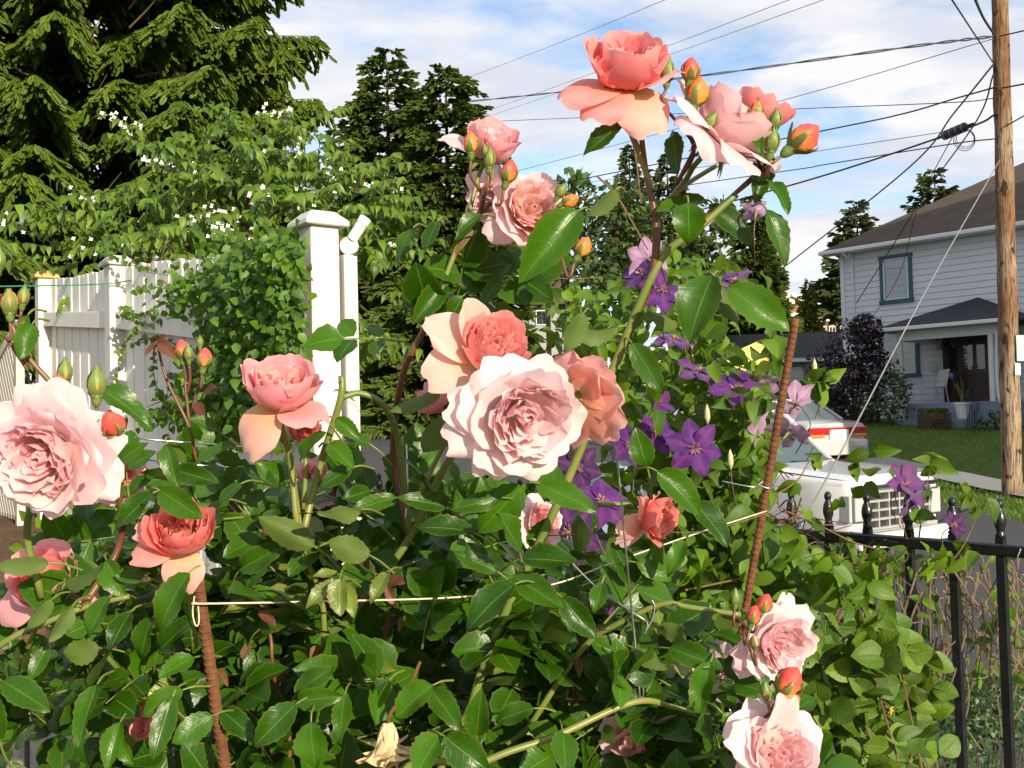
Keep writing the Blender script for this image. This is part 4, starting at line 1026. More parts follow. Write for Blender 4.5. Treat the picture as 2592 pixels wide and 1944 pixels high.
a = P(425, 1238, 1.10); b = P(487, 1665, 1.12); dn = unit(b - a); b = a + dn * ((.45 - a[2]) / dn[2])
rebar(a, b, pxm(10.5, 1.1), 'rusty stake holding the tied coral rose on the left', .0075)
a = P(1719, 688, 1.50); b = P(1565, 1580, 1.52); dn = unit(b - a); b = a + dn * ((.45 - a[2]) / dn[2])
rebar(a, b, pxm(7.2, 1.5), 'rusty ribbed stake rising through the purple clematis', .0085)
strand([(423, 1302, 1.085), (440, 1304, 1.085), (700, 1299, 1.14), (1004, 1289, 1.18), (1195, 1262, 1.25), (1330, 1213, 1.3), (1500, 1154, 1.4), (1656, 1104, 1.48)], .0011, M_string, 'twine', 'pale twine stretched from the left stake to the right stake', 'twine')
strand([(420, 1288, 1.087), (416, 1320, 1.085), (420, 1345, 1.085), (426, 1352, 1.085), (430, 1340, 1.085), (428, 1310, 1.085)], .0009, M_string, 'twine_loop', 'loose loop of pale twine hanging from the left stake', 'twine')
strand([(1180, 1157, 1.3), (1400, 1150, 1.35), (1530, 1146, 1.4), (1655, 1110, 1.48)], .0007, M_twig, 'brown_thread', 'fine brown thread crossing above the pale twine', 'twine')
GW = 'galvanised tie wires among the roses'
strand([(1320, 925, 1.16), (1335, 1010, 1.17), (1352, 1190, 1.18), (1366, 1330, 1.2), (1378, 1450, 1.2), (1383, 1522, 1.2)], .0013, M_wire, 'tie_wire', 'straight steel wire hanging down behind the coral rose on the right', group=GW)
strand([(1385, 1522, 1.2), (1390, 1490, 1.2), (1378, 1440, 1.2)], .0011, M_wire, 'tie_wire', 'hooked steel wire end by the arching green cane', group=GW)
strand([(1216, 1196, 1.24), (1290, 1270, 1.22), (1372, 1326, 1.2), (1398, 1346, 1.2), (1392, 1372, 1.2)], .0012, M_wire, 'tie_wire', 'steel wire slanting down to the arching red cane', group=GW)
strand([(1408, 1296, 1.2), (1414, 1310, 1.2), (1410, 1335, 1.2), (1395, 1365, 1.2)], .0012, M_wire, 'tie_wire', 'curled steel wire tie round the red cane', group=GW)
strand([(290, 945, 1.3), (330, 950, 1.3), (420, 957, 1.32), (560, 968, 1.36)], .0013, M_wire, 'tie_wire', 'level steel wire beside the red bud on the left', group=GW)
strand([(290, 990, 1.3), (400, 1002, 1.3), (500, 1010, 1.32), (510, 1004, 1.32)], .0013, M_wire, 'tie_wire', 'level steel wire just above the covered coral rose', group=GW)
strand([(878, 960, 1.3), (880, 1060, 1.28), (876, 1120, 1.26)], .0012, M_wire, 'tie_wire', 'short upright steel wire left of the central pale rose', group=GW)
strand([(1648, 1040, 1.49), (1640, 1048, 1.485), (1665, 1055, 1.485), (1672, 1046, 1.51), (1655, 1040, 1.52), (1630, 1052, 1.49), (1560, 1040, 1.5)], .0012, M_wire, 'tie_wire', 'wire twisted round the ribbed stake in the clematis', group=GW)
strand([(2205, 1185, 2.45), (2196, 1215, 2.45), (2204, 1250, 2.46), (2210, 1240, 2.46)], .0014, M_wire, 'tie_wire', 'white wire curled round the iron fence rail', group=GW)
strand([(1575, 1530, 1.25), (1590, 1570, 1.25), (1600, 1595, 1.25), (1655, 1640, 1.22)], .0011, M_wire, 'tie_wire', 'thin steel wire below the ribbed stake', group=GW)

# ------------------------------------------------------------------ leaf shapes (base at origin, along +Y, up +Z)
def leaf_proto(nv=8, nu=4, wmax=.45, peak=.42, fold=.22, arch=.18, serr=.0, wave=0.0, tip=1.0, seed=0, twist=0.0, heart=0.0):
    rg = np.random.default_rng(seed); V = []; U = []
    us = np.linspace(-1, 1, nu + 1)
    for i in range(nv + 1):
        v = i / nv
        w = (math.sin(math.pi * v ** (math.log(.5) / math.log(peak)))) ** (.72 if v < peak else .72 * tip) if 0 < v < 1 else 0.02
        w *= wmax
        for u in us:
            ws = w
            if serr and abs(u) > .99 and 0 < i < nv: ws *= 1 + serr * (1 if i % 2 else -1)
            x = ws * u; y = v - heart * abs(u) * (1 - v) ** 3
            z = fold * abs(x) - arch * v * v + wave * math.sin(v * 9 + seed + u * 1.5) * abs(u) + twist * x * v
            V.append((x, y, z)); U.append((.5 + .5 * u, v))
    k = nu + 1
    F = np.array([(i * k + j, i * k + j + 1, (i + 1) * k + j + 1, (i + 1) * k + j) for i in range(nv) for j in range(nu)])
    return np.array(V), F, np.array(U)
def rnd_unit(): return unit(rng.standard_normal(3))
TOCAM = np.array([0, -1.0, .1])
HALF = unit(unit(SUN) + TOCAM)

P_dleaf = [leaf_proto(6, 2, .27, .38, .45, .25 + .15 * k, tip=1.4, seed=k, wave=.02) for k in range(4)]
P_vleaf = [leaf_proto(3, 2, .36, .42, .3, .2 + .1 * k, tip=1.3, seed=k) for k in range(3)]
P_bl = [leaf_proto(2, 2, .42, .5, .3, .15 * k, seed=k) for k in range(2)]
P_small = [leaf_proto(2, 2, .4, .5, .25, .1, seed=k) for k in range(2)]
for c, ms_ in PLANTS: foliage(c, 'leaf', P_bl, ms_, M_bleaf, 0)

# needle shoot: crossed tapering blades
def shoot(w=.16):
    V = []; U = []; F = []
    for k in range(3):
        a = k * math.pi / 3; x, z = math.cos(a) * w, math.sin(a) * w; b = len(V)
        for y, s in ((0, .35), (.3, 1), (.75, .85), (1.05, .1)):
            V += [(-x * s, y, -z * s), (x * s, y, z * s)]; U += [(0, y), (1, y)]
        for i in range(3): F.append((b + 2 * i, b + 2 * i + 1, b + 2 * i + 3, b + 2 * i + 2))
    return np.array(V), np.array(F), np.array(U)
P_shoot = [shoot(.12), shoot(.15)]
def shoot2(w):
    V = []; U = []; F = []
    for k in range(2):
        a = k * math.pi / 2 + .4; x, z = math.cos(a) * w, math.sin(a) * w; b = len(V)
        for y, s in ((0, .6), (.35, 1), (.85, .9), (1.05, .35)):
            V += [(-x * s, y, -z * s), (x * s, y, z * s)]; U += [(0, y), (1, y)]
        for i in range(3): F.append((b + 2 * i, b + 2 * i + 1, b + 2 * i + 3, b + 2 * i + 2))
    return np.array(V), np.array(F), np.array(U)
P_shoot2 = [shoot2(.17), shoot2(.22)]

def dead(p, q):
    return smooth_path([p, (np.array(p) + q) / 2 + rnd_unit() * .06, q], 4)

# ------------------------------------------------------------------ big spruce over the fence
def spruce():
    base = np.array([-4.9, 11.2, float(gz(-4.9, 11.2))])
    t = thing('spruce_tree', 'huge spruce with drooping sunlit branches behind the white fence', 'tree', tuple(base))
    m = MB(); m.tube([(0, 0, 0), (.05, 0, 5), (0, .05, 12)], [.34, .24, .08], 12); m.build('trunk', M_bark, t)
    br = MB(); deadm = MB(); Bs, Ds, Ss = [], [], []
    z = 2.7
    while z < 10.4:
        n = 13; Lr = 3.35 * (1 - (z - 2.6) / 15); a0 = random.random() * 6
        for k in range(n):
            a = a0 + k * 2 * math.pi / n + random.uniform(-.2, .2)
            dr = np.array([math.cos(a), math.sin(a), 0]); face = dr @ unit(np.array([4.9, -11.2, 0]))
            if face < -.5: continue
            L_ = Lr * random.uniform(.78, 1.12); rootz = z + random.uniform(-.1, .1); dro = random.uniform(.25, .55)
            P3 = lambda s: dr[None] * (s * L_)[:, None] + np.stack([0 * s, 0 * s, rootz + .25 * s - dro * 1.6 * s * s + .35 * s ** 4], 1)
            br.tube(P3(np.linspace(.02, 1, 7)), [.04, .012, .004], 4)
            side = np.array([-dr[1], dr[0], 0]); ns = int(L_ * 24)
            s = np.repeat(np.linspace(.16, 1.0, ns), 2); sd = np.tile([-1., 1.], ns); c = P3(s); m_ = len(s)
            ll = rng.uniform(.34, .60, m_) * (1.15 - .62 * s)
            dv = side[None] * (sd * rng.uniform(.5, 1, m_))[:, None] + dr[None] * rng.uniform(.35, .8, m_)[:, None]; dv[:, 2] -= rng.uniform(.25, .95, m_); dv /= np.linalg.norm(dv, axis=1)[:, None]
            q = 11 if face > -.05 else 5
            f = (np.arange(q) + .6) / q
            b_ = c[:, None] + dv[:, None] * (ll[:, None] * f[None])[..., None]; b_[..., 2] -= .09 * f[None] ** 2
            sv = dv[:, None] * .7 + np.cross(dv, [0, 0, 1])[:, None] * rng.uniform(-1.1, 1.1, (m_, q))[..., None]; sv[..., 2] -= rng.uniform(.1, 1.0, (m_, q))
            Bs.append(b_.reshape(-1, 3)); Ds.append(sv.reshape(-1, 3)); Ss.append(rng.uniform(.06, .115, m_ * q))
        z += .33
    for k in range(46):        # bare dead twigs in the dark hollows
        a = random.uniform(-2.1, -.3); r0 = random.uniform(1.4, 2.5); zz0 = random.uniform(2.8, 6)
        b_ = np.array([math.cos(a) * r0, math.sin(a) * r0, zz0]); deadm.tube(dead(b_, b_ + np.array([math.cos(a), math.sin(a), random.uniform(-.2, .5)]) * random.uniform(.5, .9)), [.012, .003], 4)
    br.build('limb', M_bark, t, kind='stuff'); deadm.build('dead_twig', M_ptwig, t, kind='stuff')
    B_ = np.concatenate(Bs); S_a = np.concatenate(Ss); n = len(B_)
    joined_np('crown', P_shoot2, frames(B_, np.concatenate(Ds), rng.standard_normal((n, 3)), S_a, S_a, S_a), rng.integers(0, 2, n), M_spruce, t)
spruce()

# ------------------------------------------------------------------ flowering snowbell tree behind the fence
def snowbell():
    base = np.array([-1.75, 6.6, garden_z(-1.75, 6.6)])
    t = thing('flowering_tree', 'leafy tree with hanging pointed leaves and clusters of small white flowers', 'tree', tuple(base))
    m = MB(); m.tube(smooth_path([(0, 0, -.1), (.06, 0, 1.2), (0, .02, 1.6), (.08, 0, 2.0)], 5), [.05, .035, .012], 8); m.build('trunk', M_bark, t)
    blobs = [(480, 390, 6.5, 225, 105), (330, 480, 6.4, 210, 75), (590, 330, 6.6, 110, 60), (640, 440, 6.2, 200, 120), (780, 470, 6.3, 60, 90), (800, 620, 6.4, 50, 150), (560, 520, 6.1, 250, 60), (180, 540, 6.4, 100, 40), (770, 760, 6.4, 30, 60)]
    ms_ = []; fl = []; lim = MB()
    for bx, by, bd, rx, ry in blobs:
        C = P(bx, by, bd); rxm, rzm = pxm(rx, bd), pxm(ry, bd); ry_ = min(.75, rxm * .8)
        nt_ = max(10, int(rzm * rxm * 300))
        for k in range(nt_):        # sprays: a twig reaching out, leaves hanging along it
            u3 = rnd_unit() * (random.random() ** .4); c = C + u3 * np.array([rxm, ry_, rzm])
            od = unit(np.array([u3[0] * 1.2 + random.uniform(-.5, .5), u3[1] - .35, u3[2] * .3 + .1 + random.uniform(-.1, .2)]))
            L_ = random.uniform(.25, .5); p = lambda s: c + od * (s * L_) + np.array([0, 0, .05 * s - .12 * s * s])
            lim.tube([p(s) - base for s in (0, .5, 1)], [.004, .0015], 3)
            nl = int(L_ * 38); sd = unit(np.cross(od, [0, 0, 1]))
            for j in range(nl):
                s = (j + random.random()) / nl; b_ = p(s); sg = 1 if j % 2 else -1
                dv = unit(od * random.uniform(.1, .8) + sd * sg * random.uniform(.4, 1) + np.array([0, 0, -random.uniform(.15, 1.0)]))
                nz_ = unit(np.array([0, 0, .8]) + HALF * .7 + rnd_unit() * .5); sz = random.uniform(.05, .09)
                ms_.append((random.randrange(4), frame(b_ - base, dv, nz_, sz * 1.05, sz, sz)))
            if random.random() < .2:
                for j in range(random.randint(6, 16)):
                    b_ = p(random.uniform(.2, .9)) + rng.standard_normal(3) * .028 + np.array([0, -.03, .0])
                    for q in range(4):
                        a = q * 1.57 + random.random(); dv = np.array([math.cos(a), -.5, math.sin(a)])
                        fl.append((q % 2, frame(b_ - base, dv, TOCAM + rnd_unit() * .3, .015, .016, .012)))
    # limbs joining the sprays to the trunk
    for bx, by, bd, rx, ry in blobs:
        c = P(bx, by, bd) - base; s0 = np.array([.04, 0, max(.8, min(1.9, c[2] - .3))]); lim.tube(smooth_path([s0, (s0 + c) / 2 + np.array([0, 0, .12]), c], 4), [.022, .008], 5)
    lim.build('limb', M_bark, t, kind='stuff')
    foliage(t, 'leaf', P_dleaf, ms_, M_dleaf, 290)
    joined('blossom', P_small, fl, M_white, t)
snowbell()

# ------------------------------------------------------------------ vine on the white fence
def fence_vine():
    t = thing('climbing_vine', 'leafy green vine spilling over the white board fence', 'vine', (tops[0][0] - .5, tops[0][1] + .6, .6)); base = np.array(t.location)
    ms_ = []; st = MB()
    regs = [(540, 640, 4.05, 120, 110, 520), (600, 570, 3.8, 60, 50, 130), (570, 780, 3.9, 110, 90, 330), (470, 830, 4.3, 90, 50, 170), (430, 620, 4.5, 100, 40, 60), (630, 700, 3.6, 36, 120, 170), (490, 900, 3.9, 140, 50, 200), (400, 880, 4.4, 60, 30, 50)]
    for rx_, ry_, dd_, wx, wy, n in regs:
        for k in range(n):
            g1, g2 = rng.standard_normal(2) * .55
            px, py = rx_ + wx * np.clip(g1, -1.3, 1.3), ry_ + wy * np.clip(g2, -1.3, 1.3)
            if px > 640: px = 640 - random.random() * 40
            # depth of the fence plane at that pixel, a little in front
            n3 = np.append(fn, 0); r_ = ray(px, py); df = ((tops[0] - EYE) @ n3) / (r_ @ n3)
            d = max(3.1, df - random.uniform(.05, .42)); b_ = P(px, py, d)
            for q in range(3):
                dv = unit(np.append(fn * .3, -.5) + rnd_unit() * .8 + np.array([.25, 0, -.1])); nz_ = unit(HALF + np.array([0, 0, .5]) + rnd_unit() * .6); sz = random.uniform(.026, .046)
                ms_.append((random.randrange(3), frame(b_ - base + rng.standard_normal(3) * .02, dv, nz_, sz * 1.1, sz, sz)))
    def tend(pts, r=.003): st.tube(smooth_path([P(*q) - base for q in pts], 6), [r, r * .5], 4)
    for pts in ([(620, 520, 3.5), (560, 560, 3.8), (480, 600, 4.2), (330, 580, 4.8), (250, 555, 5.0), (215, 530, 5.1)], [(500, 640, 4.0), (400, 640, 4.3), (300, 678, 4.7), (260, 660, 4.9)], [(520, 660, 3.9), (420, 640, 4.3), (330, 700, 4.6), (250, 680, 4.9)],
                [(300, 700, 4.7), (260, 760, 4.8), (255, 850, 4.8), (270, 880, 4.8)], [(420, 760, 4.2), (340, 730, 4.5), (290, 740, 4.7)], [(640, 600, 3.3), (560, 620, 3.6), (500, 640, 3.8)], [(400, 900, 4.2), (340, 840, 4.5), (330, 760, 4.6)]):
        tend(pts)
        pp = smooth_path([P(*q) - base for q in pts], 8)
        for q in pp:
            for _ in range(2):
                sz = random.uniform(.022, .038); ms_.append((random.randrange(3), frame(q, unit(rnd_unit() + np.array([0, 0, -.5])), unit(HALF + rnd_unit() * .6), sz, sz, sz)))
    for k in range(60):
        a = np.array([random.uniform(320, 650), random.uniform(500, 900)]); b = a + rng.standard_normal(2) * 50
        tend([(a[0], a[1], 4.0 if a[0] > 450 else 4.5), (b[0], b[1], 3.9 if a[0] > 450 else 4.4)], .0025)
    st.build('stem', M_twig, t, kind='stuff')
    foliage(t, 'leaf', P_vleaf, ms_, M_vleaf, 290)
fence_vine()

# ------------------------------------------------------------------ middle-distance conifers and trees
def conifer(label, px, ytop, ybot, D, rad_px, name='conifer_tree', mat=None, dens=1.0, group=None, droop=.35, blade=.34, taper=1.0, levels=None, sub=1.0):
    top = P(px, ytop, D); g0 = float(gz(top[0], top[1])); bz = min(P(px, ybot, D)[2], top[2] - 1)
    base = np.array([top[0], top[1], min(bz, g0) if ybot > 700 else bz]); Ht = top[2] - base[2]; Rm = pxm(rad_px, D)
    t = thing(name, label, 'tree', tuple(base), group=group)
    m = MB(); m.tube([(0, 0, 0), (0, 0, Ht * .98)], [Ht * .016 + .05, .02], 8); m.build('trunk', M_bark, t)
    Bs, Ds, Ss = [], [], []; br = MB(); z = Ht * .04; step = Ht / (levels or 30)
    while z < Ht:
        f = 1 - z / Ht; L0 = Rm * (f ** (.75 * taper)) + .06 * Rm
        n = max(4, int(9 * dens * (.5 + f)))
        for k in range(n):
            a = random.random() * 6.283; dr = np.array([math.cos(a), math.sin(a), 0])
            if dr[1] > .75: continue
            L_ = L0 * random.uniform(.6, 1.28); zz0 = z + random.uniform(-.5, .5) * step
            P3 = lambda s: dr[None] * (s * L_)[:, None] + np.stack([0 * s, 0 * s, zz0 + .25 * L_ * s - droop * L_ * s * s * 1.4 + .12 * L_ * s ** 4], 1)
            if k % 2: br.tube(P3(np.array([0, .5, 1.])), [.03 * L_ * .3 + .008, .008], 3)
            side = np.array([-dr[1], dr[0], 0]); ns = max(3, int(L_ / (blade * .30))); q = max(1, int(3 * sub))
            s = np.repeat(.2 + .85 * (np.arange(ns) + rng.random(ns)) / ns, q); m_ = len(s)
            dv = dr[None] * rng.uniform(.3, 1, m_)[:, None] + side[None] * (rng.uniform(-1, 1, m_) * (1.25 - s * .8))[:, None]; dv[:, 2] += rng.uniform(-.55, .15, m_)
            Bs.append(P3(s)); Ds.append(dv); Ss.append(blade * rng.uniform(.6, 1.3, m_) * (.55 + .45 * f))
        z += step * random.uniform(.8, 1.2)
    br.build('limb', M_bark, t, kind='stuff')
    B_ = np.concatenate(Bs); S_a = np.concatenate(Ss); n = len(B_)
    joined_np('crown', P_shoot, frames(B_, np.concatenate(Ds), rng.standard_normal((n, 3)), S_a * 1.25, S_a, S_a * 1.25), rng.integers(0, 2, n), mat or M_fir, t)

conifer('dark fir with a pointed top left of the pink rose cluster', 835, 112, 830, 36, 185, dens=2.6, taper=.62, levels=44, blade=.42, sub=1.34, group='dark firs behind the roses')
conifer('dark fir with a broad ragged top right behind the pink rose cluster', 962, 150, 830, 33, 150, dens=2.8, taper=.5, levels=44, blade=.40, sub=1.34, group='dark firs behind the roses')
conifer('short dark fir behind the left fir', 765, 330, 830, 40, 120, dens=2.2, taper=.6, blade=.42, sub=1.34, group='dark firs behind the roses')
conifer('slim pale fir spire between the two rose clusters', 1358, 310, 640, 58, 62, mat=M_fir2, blade=.5, dens=1.8, group='fir spires beyond the roses')
conifer('dense dark fir rising behind the purple clematis', 1622, 430, 760, 48, 72, mat=M_fir, dens=2.8, blade=.5, taper=.5, levels=36, sub=1.34, group='fir spires beyond the roses')
conifer('pale thin fir beside the tall rose stem', 1440, 330, 640, 62, 78, mat=M_fir2, blade=.55, dens=1.7, group='fir spires beyond the roses')
conifer('small fir showing its top over the left end of the house roof', 1850, 435, 700, 60, 70, mat=M_fir2, dens=1.8, blade=.55, sub=1, levels=22, droop=.1, taper=.7, group='fir tops behind the house')
conifer('tall fir showing its top above the middle of the house roof', 2018, 362, 640, 62, 80, mat=M_fir2, dens=1.8, blade=.55, sub=1, levels=22, droop=.05, taper=.8, group='fir tops behind the house')
conifer('narrow golden cypress before the brick buildings', 1745, 612, 745, 70, 26, 'cypress_tree', M_gold, dens=2.2, blade=.5, droop=-.9, taper=.75, levels=26)
conifer('slender dark fir hugging the left corner of the white house', 1826, 560, 790, 55, 24, mat=M_fir2, dens=2.0, blade=.5, levels=18)

def broad(label, blobs, D, name='broadleaf_tree', mat=None, leaf=.28, n=1.0, ground=None, cat='tree', group=None, trunk=True, protos=None):
    C0 = P(blobs[0][0], blobs[0][1], D); g0 = float(gz(C0[0], C0[1])) if ground is None else ground
    base = np.array([C0[0], C0[1], g0]); t = thing(name, label, cat, tuple(base), group=group)
    ms_ = []; m = MB()
    if trunk: m.tube(smooth_path([(0, 0, -.2), (.1, 0, (C0[2] - g0) * .5), C0 - base], 4), [.22, .12, .05], 8)
    for bx, by, rx, ry in blobs:
        C = P(bx, by, D + random.uniform(-.5, .5)); a, c = pxm(rx, D), pxm(ry, D)
        if trunk: m.tube(smooth_path([np.array([0, 0, (C0[2] - g0) * .55]), (C - base) * np.array([.6, .6, .9]), C - base], 4), [.07, .02], 5)
        k = int(a * c * 26 / leaf ** 2 * .24 * n) + 40
        sub = [rnd_unit() * random.uniform(.35, .95) for _ in range(14)]
        for i in range(k):
            ctr = sub[i % 14]; u3 = ctr + rng.standard_normal(3) * .24
            p = C + u3 * np.array([a, min(a, c) * .9, c]); od = unit(u3 + rnd_unit() * .8)
            sz = leaf * random.uniform(.6, 1.3); ms_.append((i % 2, frame(p - base, od, unit(od + np.array([0, 0, .6]) + rnd_unit() * .6), sz, sz, sz)))
    if not trunk: m.tube([(0, 0, -.05), (0, 0, .3)], .05, 6)
    m.build('trunk' if trunk else 'stem', M_bark, t)
    joined('crown', protos or P_bl, ms_, mat or M_bleaf, t, smooth=False)
    return t
broad('round dark green tree between the pink roses and the fir spire', [(1215, 430, 60, 50), (1180, 480, 60, 70), (1260, 500, 70, 60), (1235, 395, 30, 18)], 46, leaf=.36, n=2.4, group='leafy trees beyond the roses')
broad('dark leafy tree behind the rose stems', [(1330, 440, 60, 50), (1300, 540, 90, 70), (1400, 500, 70, 70), (1380, 590, 90, 50), (1480, 560, 70, 60), (1550, 490, 45, 55), (1530, 560, 75, 60)], 44, leaf=.36, n=2.6, group='leafy trees beyond the roses')
broad('low dark green trees beyond the street behind the clematis', [(1480, 640, 90, 40), (1570, 650, 70, 40), (1350, 650, 90, 40), (1250, 600, 60, 50)], 42, leaf=.36, n=2.6, group='leafy trees beyond the roses')
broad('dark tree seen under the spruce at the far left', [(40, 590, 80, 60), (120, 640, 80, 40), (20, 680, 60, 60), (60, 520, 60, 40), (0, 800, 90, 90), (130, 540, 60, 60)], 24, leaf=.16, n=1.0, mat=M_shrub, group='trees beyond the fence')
broad('pale feathery tree low behind the lattice', [(30, 560, 60, 30), (100, 760, 80, 60), (60, 880, 120, 60)], 20, leaf=.14, n=.8, group='trees beyond the fence')
broad('round olive green shrub behind the white post', [(850, 730, 70, 55), (800, 760, 50, 50), (900, 770, 60, 30)], 62, 'garden_shrub', M_bleaf, .28, 1.6, cat='shrub', trunk=False, group='shrubs beyond the street')
rs = broad('green shrub with red flowers left of the central salmon rose', [(890, 750, 55, 45), (930, 735, 35, 40)], 60, 'flowering_shrub', M_dleaf, .26, 1.4, cat='shrub', trunk=False, group='shrubs beyond the street')
fl = []
for k in range(130):
    u3 = rnd_unit(); p = P(905 + 40 * u3[0], 738 + 32 * u3[2], 58.7) - np.array(rs.location)
    for q in range(3): fl.append((q % 2, frame(p, rnd_unit(), TOCAM, .16, .16, .1)))
M_redfl = plain('red_blossom', (.45, .06, .05), .6)
joined('blossom', P_small, fl, M_redfl, rs)
broad('bright low groundcover shrubs along the far verge', [(850, 778, 70, 14), (930, 785, 60, 14), (990, 790, 40, 14)], 66, 'low_shrub', M_grassb, .24, 2.2, cat='shrub', trunk=False, group='shrubs beyond the street')
# purple bush and the green bush by the white house
def purple():
    C = P(1840, 800, 30.5); base = np.array([C[0], C[1], float(gz(C[0], C[1]))])
    t = thing('purple_bush', 'large dark purple leaved bush with mauve flower heads beside the porch', 'bush', tuple(base))
    M_pl = leafmat('purple_leaf', (.018, .012, .016), (.04, .022, .03), (.05, .03, .04), (.04, .02, .03), trans=.12)
    ms_ = []; fl = []; m = MB()
    for bx, by, rx, ry in ((1840, 760, 60, 70), (1800, 810, 60, 60), (1850, 850, 70, 60), (1880, 800, 40, 60), (1790, 870, 50, 50), (1870, 720, 35, 40)):
        c = P(bx, by, 30.5); a, b = pxm(rx, 30), pxm(ry, 30); m.tube(smooth_path([(0, 0, 0), (c - base) * .5, c - base], 3), [.04, .01], 4)
        for i in range(900):
            u3 = rnd_unit() * random.uniform(.5, 1.1); p = c + u3 * np.array([a, a * .8, b]); sz = random.uniform(.07, .14)
            ms_.append((i % 2, frame(p - base, unit(u3 + rnd_unit()), unit(u3 + rnd_unit()), sz, sz, sz)))
        for i in range(5):
            u3 = unit(rnd_unit() + np.array([-.4, -.8, .3])); p = c + u3 * np.array([a, a * .8, b]) * 1.02
            for q in range(14): fl.append((q % 2, frame(p - base + rng.standard_normal(3) * np.array([.09, .05, .03]), rnd_unit(), TOCAM, .06, .06, .05)))
    m.build('stem', M_bark, t); joined('foliage', P_bl, ms_, M_pl, t, smooth=False); joined('blossom', P_small, fl, plain('mauve_flower', (.30, .20, .27), .7), t)
purple()
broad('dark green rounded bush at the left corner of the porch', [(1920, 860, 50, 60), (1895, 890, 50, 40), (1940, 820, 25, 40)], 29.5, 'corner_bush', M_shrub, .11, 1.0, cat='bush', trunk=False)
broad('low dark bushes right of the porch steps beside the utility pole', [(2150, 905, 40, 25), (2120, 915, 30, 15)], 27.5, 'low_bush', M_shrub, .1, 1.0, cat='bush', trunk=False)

# ------------------------------------------------------------------ grass on the strip and the lawn
def grass():
    ms_ = []; P_g = [leaf_proto(2, 2, .05, .3, .3, .5, seed=1), leaf_proto(2, 2, .06, .3, .3, .9, seed=2)]
    def ok(x, y): return True
    for k in range(15000):
        y = random.uniform(13.2, 24); xl = np.interp(y, [13, 13.9, 16.5, 24], [7.2, 7.12, 6.87, 5.4]); xr = np.interp(y, [13, 17, 21, 24], [9.1, 8.55, 8.4, 7.8])
        if xr - xl < .1 or (y > 18.4 and True and xl + .05 < 7.0 and random.random() < .0): continue
        x = random.uniform(xl - .04, xr)
        sz = random.uniform(.05, .12); ms_.append((k % 2, frame(g3(x, y, -.06), unit((random.uniform(-.5, .5), random.uniform(-.5, .5), 1)), rnd_unit(), sz * 2.2, sz, sz)))
    for k in range(11000):
        s = random.uniform(-.5, 8); d = random.uniform(1.6, 11); x, y = HC[:2] + UH * s + NH * d
        if PX0 - .2 < s < PX1 + .2 and d < PD + .7: continue
        if x < 8.4 and y < 24.5: continue
        if y < np.interp(x, [8.4, 9.4, 10.7], [21.5, 21.2, 11]): continue
        sz = random.uniform(.05, .1); ms_.append((k % 2, frame(g3(x, y, -.06), unit((random.uniform(-.5, .5), random.uniform(-.5, .5), 1)), rnd_unit(), sz * 2.5, sz, sz)))
    o = joined('grass', P_g, ms_, M_grassb, None, smooth=False); tag(o, 'short mown grass on the strip and lawn before the house', 'grass')
grass()

# ------------------------------------------------------------------ roses
def petal(L, W, ph, r0=.004, rc=None, ruff=.0, notch=.05, seed=0, curl=0.0, nu=8, nv=8, h0=0.0, tipw=.24, side=0.0):
    """petal standing in the +X radial direction about the Z axis; ph = (base, middle, tip) angle of the profile"""
    rg = np.random.default_rng(seed); a = rg.random(6) * 6.283
    rs, hs, fs = [r0], [h0], []
    N_ = 24
    for i in range(N_):
        v = (i + .5) / N_
        f = ph[0] * 2 * (v - .5) * (v - 1) - ph[1] * 4 * v * (v - 1) + ph[2] * 2 * v * (v - .5)
        f = R(f); rs.append(rs[-1] + math.cos(f) * L / N_); hs.append(hs[-1] + math.sin(f) * L / N_); fs.append(f)
    fs.append(fs[-1]); rs = np.array(rs); hs = np.array(hs); fs = np.array(fs); tt = np.linspace(0, 1, N_ + 1)
    V = []; U = []
    for i in range(nv + 1):
        v0 = i / nv
        for j in range(nu + 1):
            u = -1 + 2 * j / nu
            v = v0 * (1 - notch * math.exp(-(u / .25) ** 2) * v0 ** 4 - .20 * abs(u) ** 3.2 * v0 ** 2 + .025 * math.sin(5 * u + a[3]) * v0 ** 4)
            w = W * (.30 + .70 * math.sin(min(1, v0 / .62) * math.pi / 2))
            if v0 > .62: w *= 1 - tipw * ((v0 - .62) / .38) ** 2
            r = np.interp(v, tt, rs); h = np.interp(v, tt, hs); f = np.interp(v, tt, fs)
            x = w * u; c = rc if rc else max(r, .012)
            rad = r - c * (1 - math.cos(x / c)); tan = c * math.sin(x / c)
            # normal displacement: ruffle, rolled edge
            e = v0 ** 2 * abs(u) ** 1.5 + v0 ** 6
            d = ruff * L * (math.sin(3.1 * u + a[0]) * v0 ** 2 + .55 * math.sin(6.5 * u + a[1] + 2 * v0) * v0 ** 3 + .3 * math.sin(11 * u + a[2]) * v0 ** 5)
            d += curl * L * e
            nr, nh = math.sin(f), -math.cos(f)
            V.append((rad + nr * d, tan + side * v0 * v0 * L, h + nh * d)); U.append((j / nu, v0))
    k = nu + 1
    F = np.array([(i * k + j, (i + 1) * k + j, (i + 1) * k + j + 1, i * k + j + 1) for i in range(nv) for j in range(nu)])
    return np.array(V), F, np.array(U)

def jit(c, s): return tuple(float(np.clip(x * (1 + random.uniform(-s, s)), 0, 1)) for x in c)
CORAL, SALMON, PINK, PALE, PEACH, MAUVE, WHITE = (.94, .21, .16), (.97, .33, .30), (.97, .42, .45), (.97, .67, .69), (.97, .51, .41), (.91, .65, .71), (.98, .81, .81)

